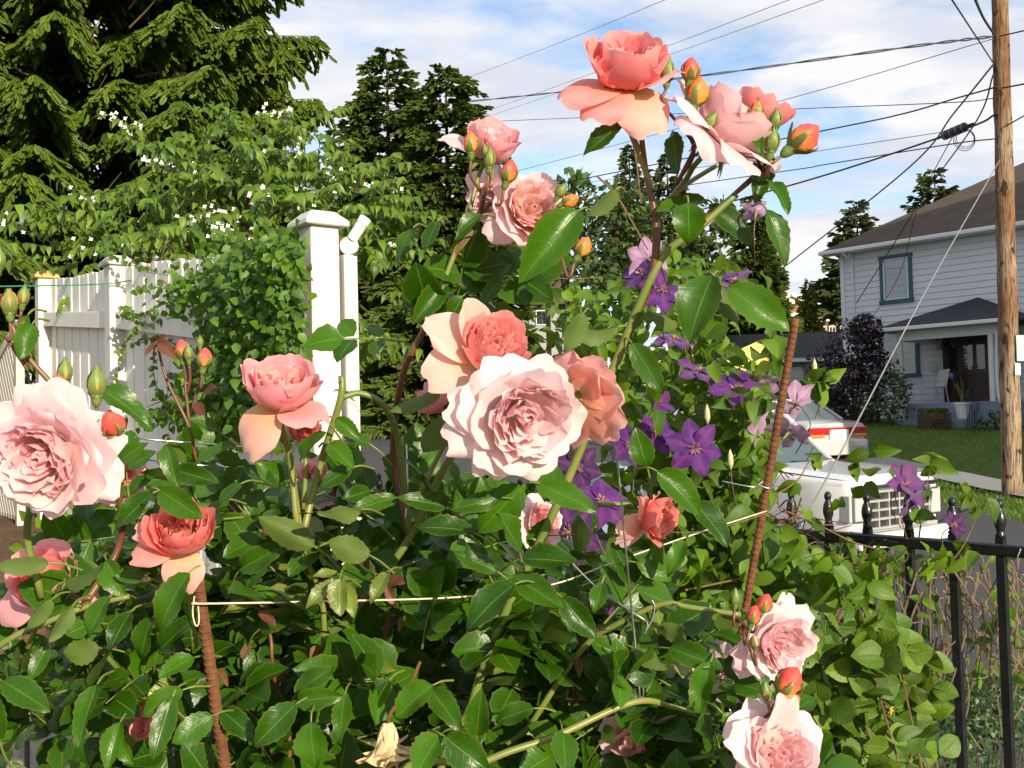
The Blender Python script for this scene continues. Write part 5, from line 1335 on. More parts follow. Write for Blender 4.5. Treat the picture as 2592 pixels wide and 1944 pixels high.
def layers(kind):
    """(count, length, width, (profile angles), r0, rc, ruffle, curl, twist jitter, colour mix 0 outer..1 inner)"""
    if kind == 'cup': return [(4, .060, .034, (-4, 52, 86), .006, .036, .03, .025, .15, 0), (5, .057, .031, (4, 62, 95), .006, .033, .03, .02, .2, .15), (5, .051, .027, (12, 68, 98), .006, .029, .035, .02, .25, .35), (6, .045, .021, (22, 72, 98), .006, .024, .05, .02, .35, .6), (7, .040, .016, (36, 76, 96), .007, .018, .09, .03, .7, .9), (6, .036, .012, (55, 82, 92), .004, .013, .12, .03, 1.2, 1), (6, .033, .010, (70, 86, 92), .0, .010, .12, .03, 1.6, .95)]
    if kind == 'full': return [(6, .065, .036, (-6, 20, 10), .006, .075, .05, .04, .2, 0), (6, .060, .033, (2, 38, 46), .006, .055, .05, .03, .2, .1), (6, .054, .029, (10, 52, 72), .006, .040, .05, .03, .25, .3), (6, .048, .025, (22, 60, 84), .006, .030, .05, .03, .3, .6), (6, .044, .022, (36, 66, 88), .007, .024, .07, .04, .5, .85), (6, .041, .019, (50, 74, 92), .007, .018, .08, .04, .9, 1), (5, .037, .015, (64, 80, 94), .001, .014, .08, .04, 1.4, .95), (4, .034, .012, (76, 88, 96), -.003, .011, .08, .04, 2, .9)]
    if kind == 'loose': return [(5, .064, .036, (-8, 18, 4), .006, .065, .06, .04, .25, 0), (5, .058, .033, (6, 46, 62), .006, .042, .05, .03, .25, .2), (5, .050, .027, (16, 60, 86), .006, .032, .06, .03, .35, .5), (6, .042, .019, (32, 72, 94), .006, .022, .09, .03, .7, .9), (6, .036, .014, (58, 82, 92), .004, .015, .12, .03, 1.3, 1), (6, .034, .010, (74, 86, 94), -.002, .011, .12, .03, 2, .95)]
    if kind == 'old': return [(5, .062, .034, (-20, -5, -30), .006, .06, .10, .06, .35, 0), (5, .058, .030, (0, 26, 16), .006, .05, .10, .05, .4, .1), (6, .048, .024, (16, 48, 58), .006, .03, .14, .05, .6, .4), (6, .038, .016, (36, 62, 80), .005, .02, .18, .05, 1.2, .8)]

def bloom(bush, px, py, d, size, axis, kind, outer, inner, yel=.7, guards=(), spin=0.0, name='bloom', sepals=True, label=None, cover=1.0):
    """axis in camera terms: (right, up, towards the camera); guards: extra petals (angle deg, L, W, angles, colour, yellow)"""
    ax = unit(cR * axis[0] + cU * axis[1] - cF * axis[2]); C = P(px, py, d); s = size / .055
    ref = cR if abs(ax @ cR) < .93 else cF; ref = unit(ref - ax * (ref @ ax)); y_ = np.cross(ax, ref)
    M = np.eye(4); M[:3, 0] = ref * s; M[:3, 1] = y_ * s; M[:3, 2] = ax * s; M[:3, 3] = C - ax * .026 * s
    bl = np.array(bush.location); M[:3, 3] -= bl
    m = MB(); m.lathe([(.003, -.016), (.0058, -.012), (.0066, -.007), (.006, -.003), (.008, -.001), (.004, .0005)], 10)
    if sepals:
        for k in range(5):
            a = k * 1.2566 + .3; dr = np.array([math.cos(a), math.sin(a), 0]); tn = np.array([-dr[1], dr[0], 0]); V = []; 
            for v in np.linspace(0, 1, 6):
                c = dr * (.006 + .026 * v) + np.array([0, 0, -.002 - .022 * v * v]); w = .0055 * (1 - v) ** .7 + .0004; V += [c - tn * w, c + tn * w]
            m.add(V, [(2 * i, 2 * i + 1, 2 * i + 3, 2 * i + 2) for i in range(5)])
    B = m.build(name, M_sepal, bush, M=M)
    if label: B['label'] = label
    def pt(th, V, F, U, col, al):
        c, s_ = math.cos(th), math.sin(th); Rz = np.array([[c, -s_, 0], [s_, c, 0], [0, 0, 1]])
        obj('petal', new_mesh('petal', V @ Rz.T, F, U, True, [M_petal]), B, color=tuple(col) + (al,))
    sd = random.randrange(9999)
    for li, (n, L_, W_, ph, r0, rc, ruf, cu, tj, mixf) in enumerate(layers(kind)):
        off = random.random() * 6.28
        for k in range(n):
            th = off + k * 6.2832 / n + random.uniform(-tj, tj); sd += 1
            jj = lambda x, q=.1: x * (1 + random.uniform(-q, q))
            pj = tuple(a_ + random.uniform(-7, 7) for a_ in ph)
            V, F, U = petal(jj(L_), jj(W_), pj, r0 + random.random() * .006 * mixf, rc, ruf, random.uniform(.0, .1), sd, cu, side=random.uniform(-.05, .05) * (1 + mixf))
            if mixf > .6:     # inner petals sit about the disc and turn their own way
                tw = random.uniform(-tj, tj) * .6; c, s_ = math.cos(tw), math.sin(tw); V = V @ np.array([[c, -s_, 0], [s_, c, 0], [0, 0, 1]]).T
                V = V + np.array([random.uniform(0, .013), random.uniform(-.006, .006), random.uniform(-.004, .003)])
            col = jit(tuple(o_ * (1 - mixf) + i_ * mixf for o_, i_ in zip(outer, inner)), .05); pt(th, V, F, U, col, yel)
    for k in range(4):        # closed heart of the bloom
        V, F, U = petal(.034, .011, (58, 92, 118), .003, .009, .05, .05, sd + 50 + k, .02); pt(off + k * 1.571, V, F, U, jit(inner, .05), yel)
    for g_ in guards:
        th, L_, W_, ph, col, al = g_; sd += 1; V, F, U = petal(L_, W_, ph, .007, .06, .06, .08, sd, .04, 9, 10); pt(R(th) + spin, V, F, U, col, al)
    return B, C - ax * .042 * s, ax

def bud(bush, px, py, d, L_, axis, openness, col=(.80, .10, .08), stem=None, green=False, label=None):
    """openness 0 = closed green, 1 = showing colour"""
    ax = unit(cR * axis[0] + cU * axis[1] - cF * axis[2]); C = P(px, py, d)
    ref = unit(np.cross(ax, cF) if abs(ax @ cF) < .98 else cR); y_ = np.cross(ax, ref)
    M = np.eye(4); M[:3, 0] = ref * L_; M[:3, 1] = y_ * L_; M[:3, 2] = ax * L_; M[:3, 3] = C - ax * L_ * .5 - np.array(bush.location)
    wd = .30 + .12 * openness
    V = []; U = []; n = 14; prof = [(0, .12), (.1, .24), (.25, .36), (.45, .40), (.65, .36), (.82, .24), (.93, .12), (1.0, .03)]
    for z, r in prof:
        for k in range(n):
            a = 6.2832 * k / n + z * 2.2; rr = r * wd / .40 * (1 + .13 * math.sin(3 * a - z * 4) * z * 1.5 + .04 * math.sin(5 * a + z * 3) * z); V.append((rr * math.cos(a), rr * math.sin(a), z)); U.append((k / n, z))
    F = [(i * n + k, i * n + (k + 1) % n, (i + 1) * n + (k + 1) % n, (i + 1) * n + k) for i in range(len(prof) - 1) for k in range(n)] + [tuple((len(prof) - 1) * n + k for k in range(n))]
    B = obj('bud', new_mesh('bud', V, F, U, True, [M_bud]), bush, M=M, color=tuple(col) + (1,))
    if label: B['label'] = label
    m = MB(); m.lathe([(.05, -.34), (.12, -.26), (.17, -.12), (.17, 0), (.22, .08), (.14, .1)], 10); m.build('hip', M_sepal, B, smooth=True)
    for k in range(5):
        a = 6.2832 * k / 5 + random.random() * .4; dr = np.array([math.cos(a), math.sin(a), 0]); tn = np.array([-dr[1], dr[0], 0]); V = []; op = openness * random.uniform(.5, 1.2)
        for i, v in enumerate(np.linspace(0, 1, 8)):
            zz_ = v * (1.12 if openness < .5 else .95); r = np.interp(zz_, [z for z, _ in prof], [q for _, q in prof]) * wd / .40 + .02
            c = dr * (r + op * .45 * v * v) + np.array([0, 0, zz_ - op * .5 * v ** 2]); w = (.20 if openness < .5 else .15) * (1 - v) ** .8 + .008
            V += [c - tn * w - dr * w * .25, c + dr * .012, c + tn * w - dr * w * .25]
        m = MB(); m.add(V, [(3 * i + j, 3 * i + j + 1, 3 * i + j + 4, 3 * i + j + 3) for i in range(7) for j in (0, 1)]); m.build('sepal', M_sepal, B, smooth=True)
    return C - ax * L_ * .80, ax

def cane(bush, pts, r0, r1, mat=None, name='cane', thorn=True, world=None, m=7):
    bl = np.array(bush.location); p = smooth_path(([P(*q) for q in pts] if world is None else world), m) - bl
    b = MB(); b.tube(p, [r0, r1], 9)
    if thorn and r0 > .0025:
        for i in range(4, len(p) - 2, 3):
            if random.random() < .5:
                t_ = unit(p[i + 1] - p[i]); sd = unit(np.cross(t_, rnd_unit())); c = p[i] + sd * r0 * .8; b.tube([c, c + sd * .004, c + sd * .0075 - t_ * .003], [.0022, .0012, .0002], 5)
    return b.build(name, mat or M_cane, bush, smooth=True)

def root_of(bush, q): return np.array(q)
RB1 = thing('rose_bush', 'tall rose bush carrying the high salmon blooms and the big pale central rose', 'rose bush', (.0, 1.42, .45), group='rose bushes')
RB2 = thing('rose_bush', 'spreading rose bush with the largest pale rose, around the rusty stake with twine', 'rose bush', (-.5, 1.40, .45), group='rose bushes')
RB3 = thing('rose_bush', 'low rose bush with pale loose blooms around the ribbed stake', 'rose bush', (.38, 1.36, .45), group='rose bushes')

# ---- blooms (view pixels, depth, radius m, axis, kind, outer colour, inner colour, yellow)
ST = []          # (bush, base point, axis, list of pixel points the stem runs through, radius)
def B_(bush, stem, r, *a, **k):
    o, b, ax = bloom(bush, *a, **k); ST.append((bush, b, ax, stem, r)); return o
B_(RB1, [(1395, 370, 1.15), (1415, 470, 1.15)], .0032, 1356, 128, 1.10, .060, (-.02, .78, .58), 'cup', SALMON, PINK, .75, label='tall salmon rose with two drooping outer petals',
   guards=[(292, .066, .032, (-4, -30, -66), PEACH, 1.0), (205, .072, .032, (8, 2, -28), SALMON, .7), (232, .064, .030, (2, -12, -50), SALMON, .8), (330, .056, .026, (10, 30, 30), PINK, .4)])
B_(RB1, [(1480, 390, 1.17), (1440, 440, 1.16), (1415, 480, 1.15)], .003, 1585, 262, 1.13, .062, (.55, .62, .22), 'cup', (.93, .70, .72), PALE, .25, label='pale mauve pink rose turned away behind the buds',
   guards=[(205, .072, .036, (5, 8, -25), MAUVE, .4), (245, .076, .038, (0, -8, -45), MAUVE, .3), (285, .074, .038, (5, 5, -35), MAUVE, .2), (325, .066, .034, (10, 25, 10), PALE, .2), (170, .066, .03, (10, 25, 30), PALE, .8)])
B_(RB1, [(1480, 400, 1.22), (1440, 450, 1.18)], .0025, 1650, 232, 1.22, .046, (.35, .75, .2), 'cup', SALMON, PINK, .6, label='pink rose half hidden behind the mauve rose')
B_(RB1, [(1010, 470, 1.2), (985, 540, 1.2), (930, 680, 1.2)], .0026, 1066, 302, 1.18, .044, (.35, .72, .5), 'cup', PINK, PALE, .35, label='pink rose at the top of the left cluster', guards=[(180, .07, .028, (5, 5, -15), PALE, .2)])
B_(RB1, [(1030, 500, 1.2), (985, 545, 1.2)], .0024, 1152, 447, 1.16, .040, (.42, .25, .85), 'full', PALE, (.97, .62, .56), .6, label='round pale pink rose below the left cluster', guards=[(215, .075, .03, (-10, -10, -40), PALE, .3)])
B_(RB1, [(1010, 490, 1.21)], .0022, 1050, 430, 1.22, .034, (-.4, -.3, .6), 'old', MAUVE, PALE, .2, label='fading pale rose between the two pink roses')
B_(RB1, [(1180, 850, 1.2), (1240, 930, 1.19)], .003, 1072, 745, 1.08, .050, (.40, .48, .70), 'cup', SALMON, (.92, .40, .34), .95, label='salmon and yellow rose above the big pale rose',
   guards=[(170, .085, .036, (8, 15, -5), (.93, .60, .52), .7), (215, .085, .036, (0, -5, -35), (.93, .58, .48), .7), (140, .07, .03, (25, 45, 40), PEACH, 1.0)])
B_(RB1, [(1190, 920, 1.16), (1235, 980, 1.18)], .003, 1140, 905, 1.03, .056, (.28, -.22, .92), 'full', WHITE, (.98, .70, .73), .15, label='big pale pink full rose in the middle of the picture',
   guards=[(170, .076, .032, (0, 10, -10), WHITE, .15), (200, .08, .032, (0, 5, -15), WHITE, .15), (240, .074, .032, (0, 5, -20), WHITE, .15), (130, .07, .032, (5, 20, 5), WHITE, .2)])
B_(RB1, [(1245, 960, 1.2)], .003, 1272, 852, 1.14, .046, (.55, .2, -.55), 'loose', PEACH, SALMON, .7, label='peach rose seen from behind beside the central rose', guards=[(340, .07, .034, (10, 5, -10), PEACH, .6), (20, .075, .036, (10, 10, -5), PEACH, .5), (300, .06, .03, (0, -5, -30), PEACH, .5)])
B_(RB1, [(960, 960, 1.25), (900, 1080, 1.25)], .0026, 938, 850, 1.22, .038, (-.5, .45, .1), 'cup', PINK, SALMON, .3, label='pink rose tucked behind the central pale rose')
B_(RB2, [(628, 1000, 1.18), (640, 1120, 1.18), (655, 1180, 1.2)], .0032, 608, 826, 1.12, .054, (.12, .80, .52), 'cup', PINK, (.93, .48, .44), .55, label='pink cupped rose standing before the board fence', guards=[(235, .074, .031, (-14, -45, -80), PEACH, 1.0), (320, .062, .03, (5, 10, 0), PINK, .5)])
B_(RB2, [(660, 990, 1.2), (655, 1100, 1.2)], .0022, 655, 925, 1.20, .027, (.3, .3, .6), 'cup', PINK, CORAL, .4, label='small pink rose behind the cupped rose')
B_(RB2, [(60, 1120, 1.1), (90, 1290, 1.12)], .0034, 82, 992, .98, .054, (-.22, -.24, .94), 'full', (.98, .75, .76), (.98, .57, .61), .12, label='very large pale pink rose at the left edge', guards=[(70, .076, .034, (0, 12, -8), WHITE, .1), (20, .078, .034, (0, 8, -12), WHITE, .1), (-25, .074, .034, (0, 5, -15), WHITE, .1), (100, .07, .032, (5, 15, 0), WHITE, .1), (150, .07, .032, (5, 15, 5), WHITE, .1)])
B_(RB2, [(410, 1245, 1.13), (420, 1400, 1.14)], .003, 395, 1140, 1.08, .046, (.10, .70, .68), 'cup', CORAL, (.90, .26, .17), .8, label='deep coral rose half covered by a leaf on top of the rusty stake', guards=[(275, .068, .028, (-14, -40, -75), PEACH, .9), (205, .066, .028, (5, 0, -30), SALMON, .8), (180, .06, .026, (15, 20, 0), PINK, .5)])
B_(RB2, [(100, 1300, 1.2), (60, 1400, 1.2)], .0026, 95, 1250, 1.17, .052, (.05, .55, .75), 'cup', PINK, SALMON, .45, label='pink rose behind leaves below the large pale rose', guards=[(200, .075, .034, (-5, -20, -50), PINK, .6), (330, .07, .03, (0, -5, -30), PINK, .4)])
B_(RB2, [(320, 1600, 1.2)], .0022, 318, 1560, 1.16, .027, (-.6, .3, .5), 'cup', CORAL, SALMON, .6, label='small coral rose peeping out low on the left')
B_(RB1, [(1360, 1090, 1.22), (1290, 1090, 1.22)], .0026, 1425, 1120, 1.2, .036, (.75, -.15, .5), 'cup', CORAL, (.92, .36, .26), .8, label='coral rose beside the hanging steel wire', guards=[(140, .065, .024, (20, 10, 10), SALMON, .6), (110, .06, .022, (25, 30, 50), SALMON, .6), (230, .075, .034, (-10, -25, -50), PALE, .3), (270, .08, .036, (-10, -30, -60), PALE, .2), (200, .07, .03, (-5, -20, -45), PEACH, .8)])
B_(RB3, [(1640, 1330, 1.2), (1600, 1320, 1.2)], .0024, 1695, 1395, 1.16, .040, (.35, -.15, .85), 'full', WHITE, PALE, .25, label='pale loose rose with yellow stamens beside the ribbed stake', guards=[(75, .072, .026, (0, 5, 0), WHITE, .2), (200, .075, .034, (0, 0, -20), MAUVE, .1), (225, .08, .034, (-5, -10, -30), MAUVE, .1)])
B_(RB3, [(1640, 1590, 1.15), (1600, 1560, 1.15)], .0026, 1690, 1625, 1.08, .050, (.25, .45, .75), 'loose', WHITE, PALE, .35, label='white pink rose at the lower right of the bush', guards=[(300, .085, .042, (20, -20, -45), WHITE, .6), (95, .085, .02, (50, 60, 50), WHITE, .5), (170, .08, .03, (40, 30, 40), WHITE, .3), (250, .075, .034, (10, -25, -50), WHITE, .4)])
B_(RB1, [(1385, 1570, 1.3), (1420, 1520, 1.28)], .0024, 1385, 1622, 1.24, .044, (.1, -.6, .5), 'old', PALE, PEACH, .3, label='shaded pale rose hanging low under the arching cane')
B_(RB1, [(1235, 1500, 1.4)], .0022, 1215, 1490, 1.38, .034, (-.4, -.2, .4), 'loose', PINK, PALE, .2, label='pink rose deep among the lower leaves')
B_(RB3, [(1540, 1480, 1.4)], .0022, 1545, 1455, 1.42, .036, (-.3, .2, .4), 'loose', MAUVE, MAUVE, .1, label='dull mauve rose in the shade behind the ribbed stake')
B_(RB1, [(690, 1040, 1.5)], .0022, 690, 1030, 1.5, .036, (.2, .3, .4), 'loose', (.7, .3, .34), PINK, .2, label='shaded pink rose deep behind the leaves under the cupped rose')
B_(RB1, [(1130, 1160, 1.35)], .0022, 1175, 1128, 1.34, .034, (.5, .2, .6), 'loose', WHITE, PINK, .2, label='pale pink rose behind the thick green cane')
B_(RB2, [(250, 1050, 1.3)], .0022, 262, 1035, 1.3, .030, (.5, .0, .6), 'loose', PINK, PINK, .1, label='pink rose behind the large pale rose')

# ---- buds
def Bu(bush, stem, *a, **k):
    b, ax = bud(bush, *a, **k); ST.append((bush, b, ax, stem, .0016))
REDB, ORB, GRN = (.78, .09, .07), (.85, .20, .05), (.20, .26, .06)
up = (0, 1, .2)
for px, py, L_, axis, op, col in ((1443, 152, .024, (.1, 1, .1), 0, GRN), (1492, 150, .026, (.1, 1, .2), .6, REDB), (1507, 198, .032, (.25, 1, .2), .7, ORB), (1536, 260, .02, (.55, .8, .2), .1, GRN), (1634, 240, .022, (.2, 1, .2), .4, ORB), (1675, 258, .022, (.1, 1, .2), .1, GRN), (1668, 303, .026, (.1, 1, .2), .1, GRN), (1738, 297, .038, (.75, .6, .1), .9, REDB)):
    Bu(RB1, [(1500, 320, 1.14), (1460, 400, 1.15)] if px < 1560 else [(1640, 370, 1.15), (1560, 440, 1.15), (1470, 500, 1.15)], px, py, 1.1, L_, axis, op, col)
for px, py, L_, axis, op, col in ((1017, 308, .024, (0, 1, .2), .5, ORB), (1058, 342, .022, (.1, 1, .2), 0, GRN), (1100, 370, .026, (.3, 1, .2), .6, REDB), (1048, 325, .014, (-.2, 1, .1), 0, GRN), (1212, 412, .018, (.5, .8, .2), .2, GRN), (1232, 433, .02, (.9, .4, .2), .6, ORB), (1260, 533, .024, (.5, .9, .1), .7, ORB)):
    Bu(RB1, [(1045, 430, 1.17), (1030, 480, 1.19)] if px < 1150 else [(1190, 480, 1.2), (1150, 560, 1.22)], px, py, 1.14, L_, axis, op, col)
for px, py, d, L_, axis, op, col, st in ((140, 802, 1.02, .024, (.1, 1, .1), 0, GRN, [(120, 900, 1.03)]), (128, 836, 1.0, .026, (0, 1, .3), .3, REDB, [(120, 920, 1.03)]), (209, 826, 1.02, .03, (.05, 1, .1), .05, GRN, [(205, 900, 1.04), (150, 960, 1.05)]), (243, 914, .98, .032, (.1, .5, .8), .5, REDB, [(225, 980, 1.04), (160, 1050, 1.06)]),
                                      (20, 652, 1.05, .026, (0, 1, .1), .2, ORB, [(15, 730, 1.06), (60, 800, 1.06)]), (51, 639, 1.06, .02, (.2, 1, .1), 0, GRN, [(30, 720, 1.06), (60, 790, 1.06)]), (393, 755, 1.3, .026, (-.1, 1, .1), .7, REDB, [(400, 830, 1.3), (410, 920, 1.3)]), (407, 762, 1.29, .02, (0, 1, .2), 0, GRN, [(405, 850, 1.3)]), (441, 773, 1.28, .026, (.15, 1, .1), .6, REDB, [(430, 830, 1.3), (410, 910, 1.3)]), (432, 738, 1.3, .014, (0, 1, 0), 0, GRN, [(420, 800, 1.3)]),
                                      (-2, 560, 1.1, .022, (.1, 1, 0), 0, GRN, [(5, 640, 1.08)])):
    Bu(RB2, st, px, py, d, L_, axis, op, col)
for px, py, L_, axis, op, col in ((1652, 1303, .022, (.3, .9, .2), .6, REDB), (1628, 1328, .022, (.2, .9, .2), .5, REDB), (1630, 1386, .016, (-.1, .8, .4), .3, (.8, .35, .3)), (1706, 1470, .034, (.45, .85, .2), .8, REDB), (1706, 1512, .026, (.3, -.2, .9), .9, ORB), (1654, 1492, .02, (-.2, .9, .2), .1, GRN), (1588, 1290, .018, (0, 1, .2), 0, GRN), (1690, 1535, .018, (.7, .6, .2), 0, GRN)):
    Bu(RB3, [(1640, 1560, 1.13), (1600, 1600, 1.15)] if py > 1440 else [(1600, 1345, 1.18), (1560, 1330, 1.2)], px, py, 1.1, L_, axis, op, col)
for bush, b, ax, stem, r in ST:
    pts = [b, b - ax * .018] + [P(*q) for q in stem]
    cane(bush, None, r, r * 1.25, M_canered if r < .002 else M_cane, 'stem', False, world=pts, m=5)

# ---- main canes (down to the soil)
def dn(bush, pts, r0, r1, mat=None):
    w = [P(*q) for q in pts]; rt = np.array(bush.location) + np.array([random.uniform(-.06, .06), random.uniform(-.05, .05), 0])
    d = unit(w[1] - w[0]) if len(w) > 1 else np.array([0, 0, 1.]); p1 = w[0] - d * .13 + np.array([0, .03, -.03]); w = [rt, rt * .45 + p1 * .55 + np.array([0, .02, -.06]), p1] + w; cane(bush, None, r0, r1, mat, world=w)
dn(RB1, [(1020, 1520, 1.22), (1068, 1375, 1.22), (1180, 1140, 1.2), (1250, 980, 1.19), (1318, 810, 1.18), (1395, 625, 1.16), (1440, 545, 1.155), (1500, 500, 1.15), (1590, 420, 1.15)], .0062, .0042)
cane(RB1, [(1330, 785, 1.185), (1370, 690, 1.18), (1408, 600, 1.16), (1416, 480, 1.15), (1395, 370, 1.15), (1385, 290, 1.14)], .005, .003, M_canered)
dn(RB1, [(760, 1330, 1.3), (880, 1170, 1.28), (960, 1010, 1.26), (1000, 960, 1.25)], .006, .0045)
cane(RB1, [(885, 1165, 1.28), (850, 990, 1.3), (870, 810, 1.24), (930, 685, 1.22), (985, 545, 1.2), (1030, 490, 1.2)], .0048, .003, M_canered)
dn(RB1, [(1055, 1642, 1.12), (1200, 1590, 1.14), (1370, 1516, 1.17), (1460, 1530, 1.2), (1540, 1556, 1.2)], .0046, .0036)
dn(RB1, [(1150, 1560, 1.25), (1260, 1400, 1.24), (1330, 1350, 1.22), (1430, 1305, 1.2), (1490, 1312, 1.19), (1600, 1328, 1.18)], .0045, .003)
dn(RB2, [(0, 1395, 1.12), (100, 1345, 1.12), (190, 1310, 1.13), (280, 1288, 1.14)], .0042, .003)
dn(RB2, [(655, 1190, 1.2), (640, 1080, 1.19), (628, 990, 1.18)], .004, .0032)
cane(RB2, [(180, 1312, 1.13), (262, 1160, 1.16), (230, 980, 1.1), (130, 850, 1.07), (60, 770, 1.06), (25, 700, 1.06), (15, 640, 1.05)], .0042, .002, M_canered)
dn(RB2, [(300, 1500, 1.25), (250, 1440, 1.2), (215, 1400, 1.18)], .004, .003)
cane(RB2, [(655, 1190, 1.2), (520, 1120, 1.3), (430, 1000, 1.32), (410, 925, 1.3), (360, 820, 1.3), (340, 745, 1.3)], .003, .0016, M_canered)
cane(RB2, [(655, 1150, 1.2), (690, 1010, 1.22), (735, 865, 1.2), (738, 812, 1.2)], .0045, .004)
cane(RB2, [(885, 1160, 1.28), (862, 960, 1.25), (830, 878, 1.22), (780, 850, 1.21), (740, 858, 1.2)], .0042, .0036)
dn(RB1, [(830, 1400, 1.3), (840, 1330, 1.28), (835, 1260, 1.26)], .003, .0022, M_canered)
dn(RB2, [(590, 1450, 1.2), (585, 1380, 1.2), (565, 1300, 1.2)], .003, .002, M_canered)
dn(RB3, [(1560, 1620, 1.16), (1640, 1560, 1.14), (1680, 1530, 1.12)], .0036, .0022)
# old dried bloom
m = MB()
DB = thing('dried_rose', 'withered cream coloured dead rose hanging low among the leaves', 'dead flower', tuple(P(838, 1562, 1.1)))
for k in range(7):
    V, F, U = petal(.05 * random.uniform(.7, 1.1), .018, (60, 80, 66), .002, .012, .4, .2, 500 + k, .2); th = k * .9; c, s_ = math.cos(th), math.sin(th)
    V = V @ np.array([[c, -s_, 0], [s_, c, 0], [0, 0, -1.0]]).T; obj('petal', new_mesh('petal', V, F, U, True, [M_dry]), DB)
m = MB(); m.tube(smooth_path([(0, 0, 0), (.004, 0, .012), (.02, .02, .03), (.03, .06, .05)], 4), .002, 6); m.build('stalk', M_canered, DB)

# ------------------------------------------------------------------ rose leaves
P_rl = [leaf_proto(14, 4, .40 + .03 * (k % 3), .44, .16 + .10 * (k % 3), .10 + .07 * (k % 4), serr=.055, wave=.03 + .02 * (k % 2), seed=k, twist=.15 * ((k % 3) - 1)) for k in range(8)]
P_rs = [leaf_proto(8, 2, .40, .44, .2 + .08 * (k % 3), .1 + .1 * (k % 3), serr=.05, wave=.03, seed=k + 20) for k in range(5)]
def hero(bush, rows, mat, flip=False):
    bl = np.array(bush.location)
    meshes = hero.cache.setdefault(mat.name, [new_mesh('leaf', V, F, U, True, [mat]) for V, F, U in P_rl]); pm = MB()
    for bx, by, tx, ty, w, d in rows:
        a = P(bx, by, d + random.uniform(.0, .02)); b = P(tx, ty, d - random.uniform(.0, .02)); L_ = np.linalg.norm(b - a); nrm = unit(TOCAM * 1.0 + np.array([0, 0, .45]) + rnd_unit() * .42)
        if flip: nrm = -nrm
        sx = pxm(w, d) / .86; sx = max(sx, L_ * .5)
        obj('leaf', random.choice(meshes), bush, M=frame(a - bl, b - a, nrm, sx, L_, L_))
        pm.tube(smooth_path([a - bl, a - bl - unit(b - a) * .012 + np.array([0, .004, -.004]), a - bl - unit(b - a) * .025 + np.array([0, .02, -.015])], 3), [.0009, .0014], 5)
    if pm.V: pm.build('petiole', M_cane, bush, kind='stuff')
hero.cache = {}
hero(RB1, [(1540, 596, 1478, 724, 92, 1.1), (1572, 620, 1708, 712, 84, 1.1), (1487, 438, 1490, 522, 72, 1.1), (1345, 268, 1258, 327, 46, 1.1), (1455, 288, 1458, 354, 46, 1.1), (1250, 455, 1127, 594, 70, 1.08),
           (945, 478, 915, 538, 46, 1.15), (1042, 464, 984, 499, 32, 1.13), (892, 492, 843, 562, 30, 1.16), (965, 615, 893, 690, 46, 1.18), (1085, 600, 1040, 650, 40, 1.2), (1000, 640, 955, 715, 62, 1.19), (1040, 640, 1010, 690, 40, 1.2),
           (1655, 450, 1714, 562, 22, 1.12), (1664, 393, 1709, 450, 16, 1.12), (1530, 440, 1632, 525, 60, 1.16), (1520, 430, 1420, 450, 30, 1.14), (1650, 330, 1640, 425, 36, 1.16), (1630, 280, 1645, 325, 22, 1.09),
           (1365, 740, 1432, 848, 52, 1.14), (1398, 1008, 1372, 930, 60, 1.12), (1420, 1018, 1522, 1106, 66, 1.1), (1500, 1085, 1578, 1170, 62, 1.14), (1122, 1192, 1090, 1108, 74, 1.05), (1125, 1208, 1242, 1206, 46, 1.07), (1108, 1244, 1212, 1308, 62, 1.07), (1112, 1262, 998, 1342, 78, 1.04),
           (1022, 1150, 902, 1122, 46, 1.1), (1085, 1075, 985, 1096, 38, 1.12), (1165, 1045, 1290, 1100, 56, 1.12), (1130, 1050, 1030, 1150, 84, 1.14), (1050, 1230, 1010, 1170, 50, 1.1), (1075, 1235, 980, 1190, 46, 1.09), (935, 1480, 848, 1545, 62, 1.1), (840, 1470, 800, 1530, 50, 1.12), (930, 1490, 995, 1570, 56, 1.12),
           (960, 1590, 1050, 1665, 80, 1.05), (950, 1590, 895, 1665, 70, 1.05), (1030, 1588, 1036, 1502, 56, 1.1), (1153, 1530, 1066, 1552, 48, 1.14), (1215, 1580, 1225, 1665, 66, 1.1), (1214, 1290, 1286, 1380, 54, 1.1), (1300, 1260, 1285, 1320, 40, 1.14), (1535, 1430, 1500, 1545, 36, 1.14), (1560, 1540, 1600, 1600, 40, 1.1), (1445, 1400, 1560, 1440, 50, 1.16),
           (855, 1075, 760, 1100, 40, 1.15), (965, 1095, 870, 1070, 34, 1.14), (800, 1060, 745, 1075, 40, 1.2), (1330, 1440, 1300, 1500, 40, 1.2), (1480, 1165, 1440, 1240, 38, 1.16), (1375, 1215, 1455, 1250, 44, 1.2), (1145, 1180, 1190, 1120, 40, 1.2)], M_rleaf)
hero(RB1, [(1330, 410, 1272, 488, 58, 1.12), (1335, 705, 1228, 748, 46, 1.16), (1262, 675, 1222, 766, 26, 1.13), (1466, 700, 1384, 672, 40, 1.16), (950, 842, 848, 906, 56, 1.14), (1545, 600, 1590, 705, 46, 1.14), (1170, 810, 1150, 740, 52, 1.2), (1700, 1490, 1640, 1570, 60, 1.16), (1200, 905, 1180, 985, 40, 1.2), (985, 900, 905, 985, 70, 1.18), (1370, 1400, 1440, 1450, 46, 1.18), (1430, 1350, 1490, 1390, 44, 1.18), (1300, 1600, 1330, 1570, 40, 1.2)], M_rleaf, True)
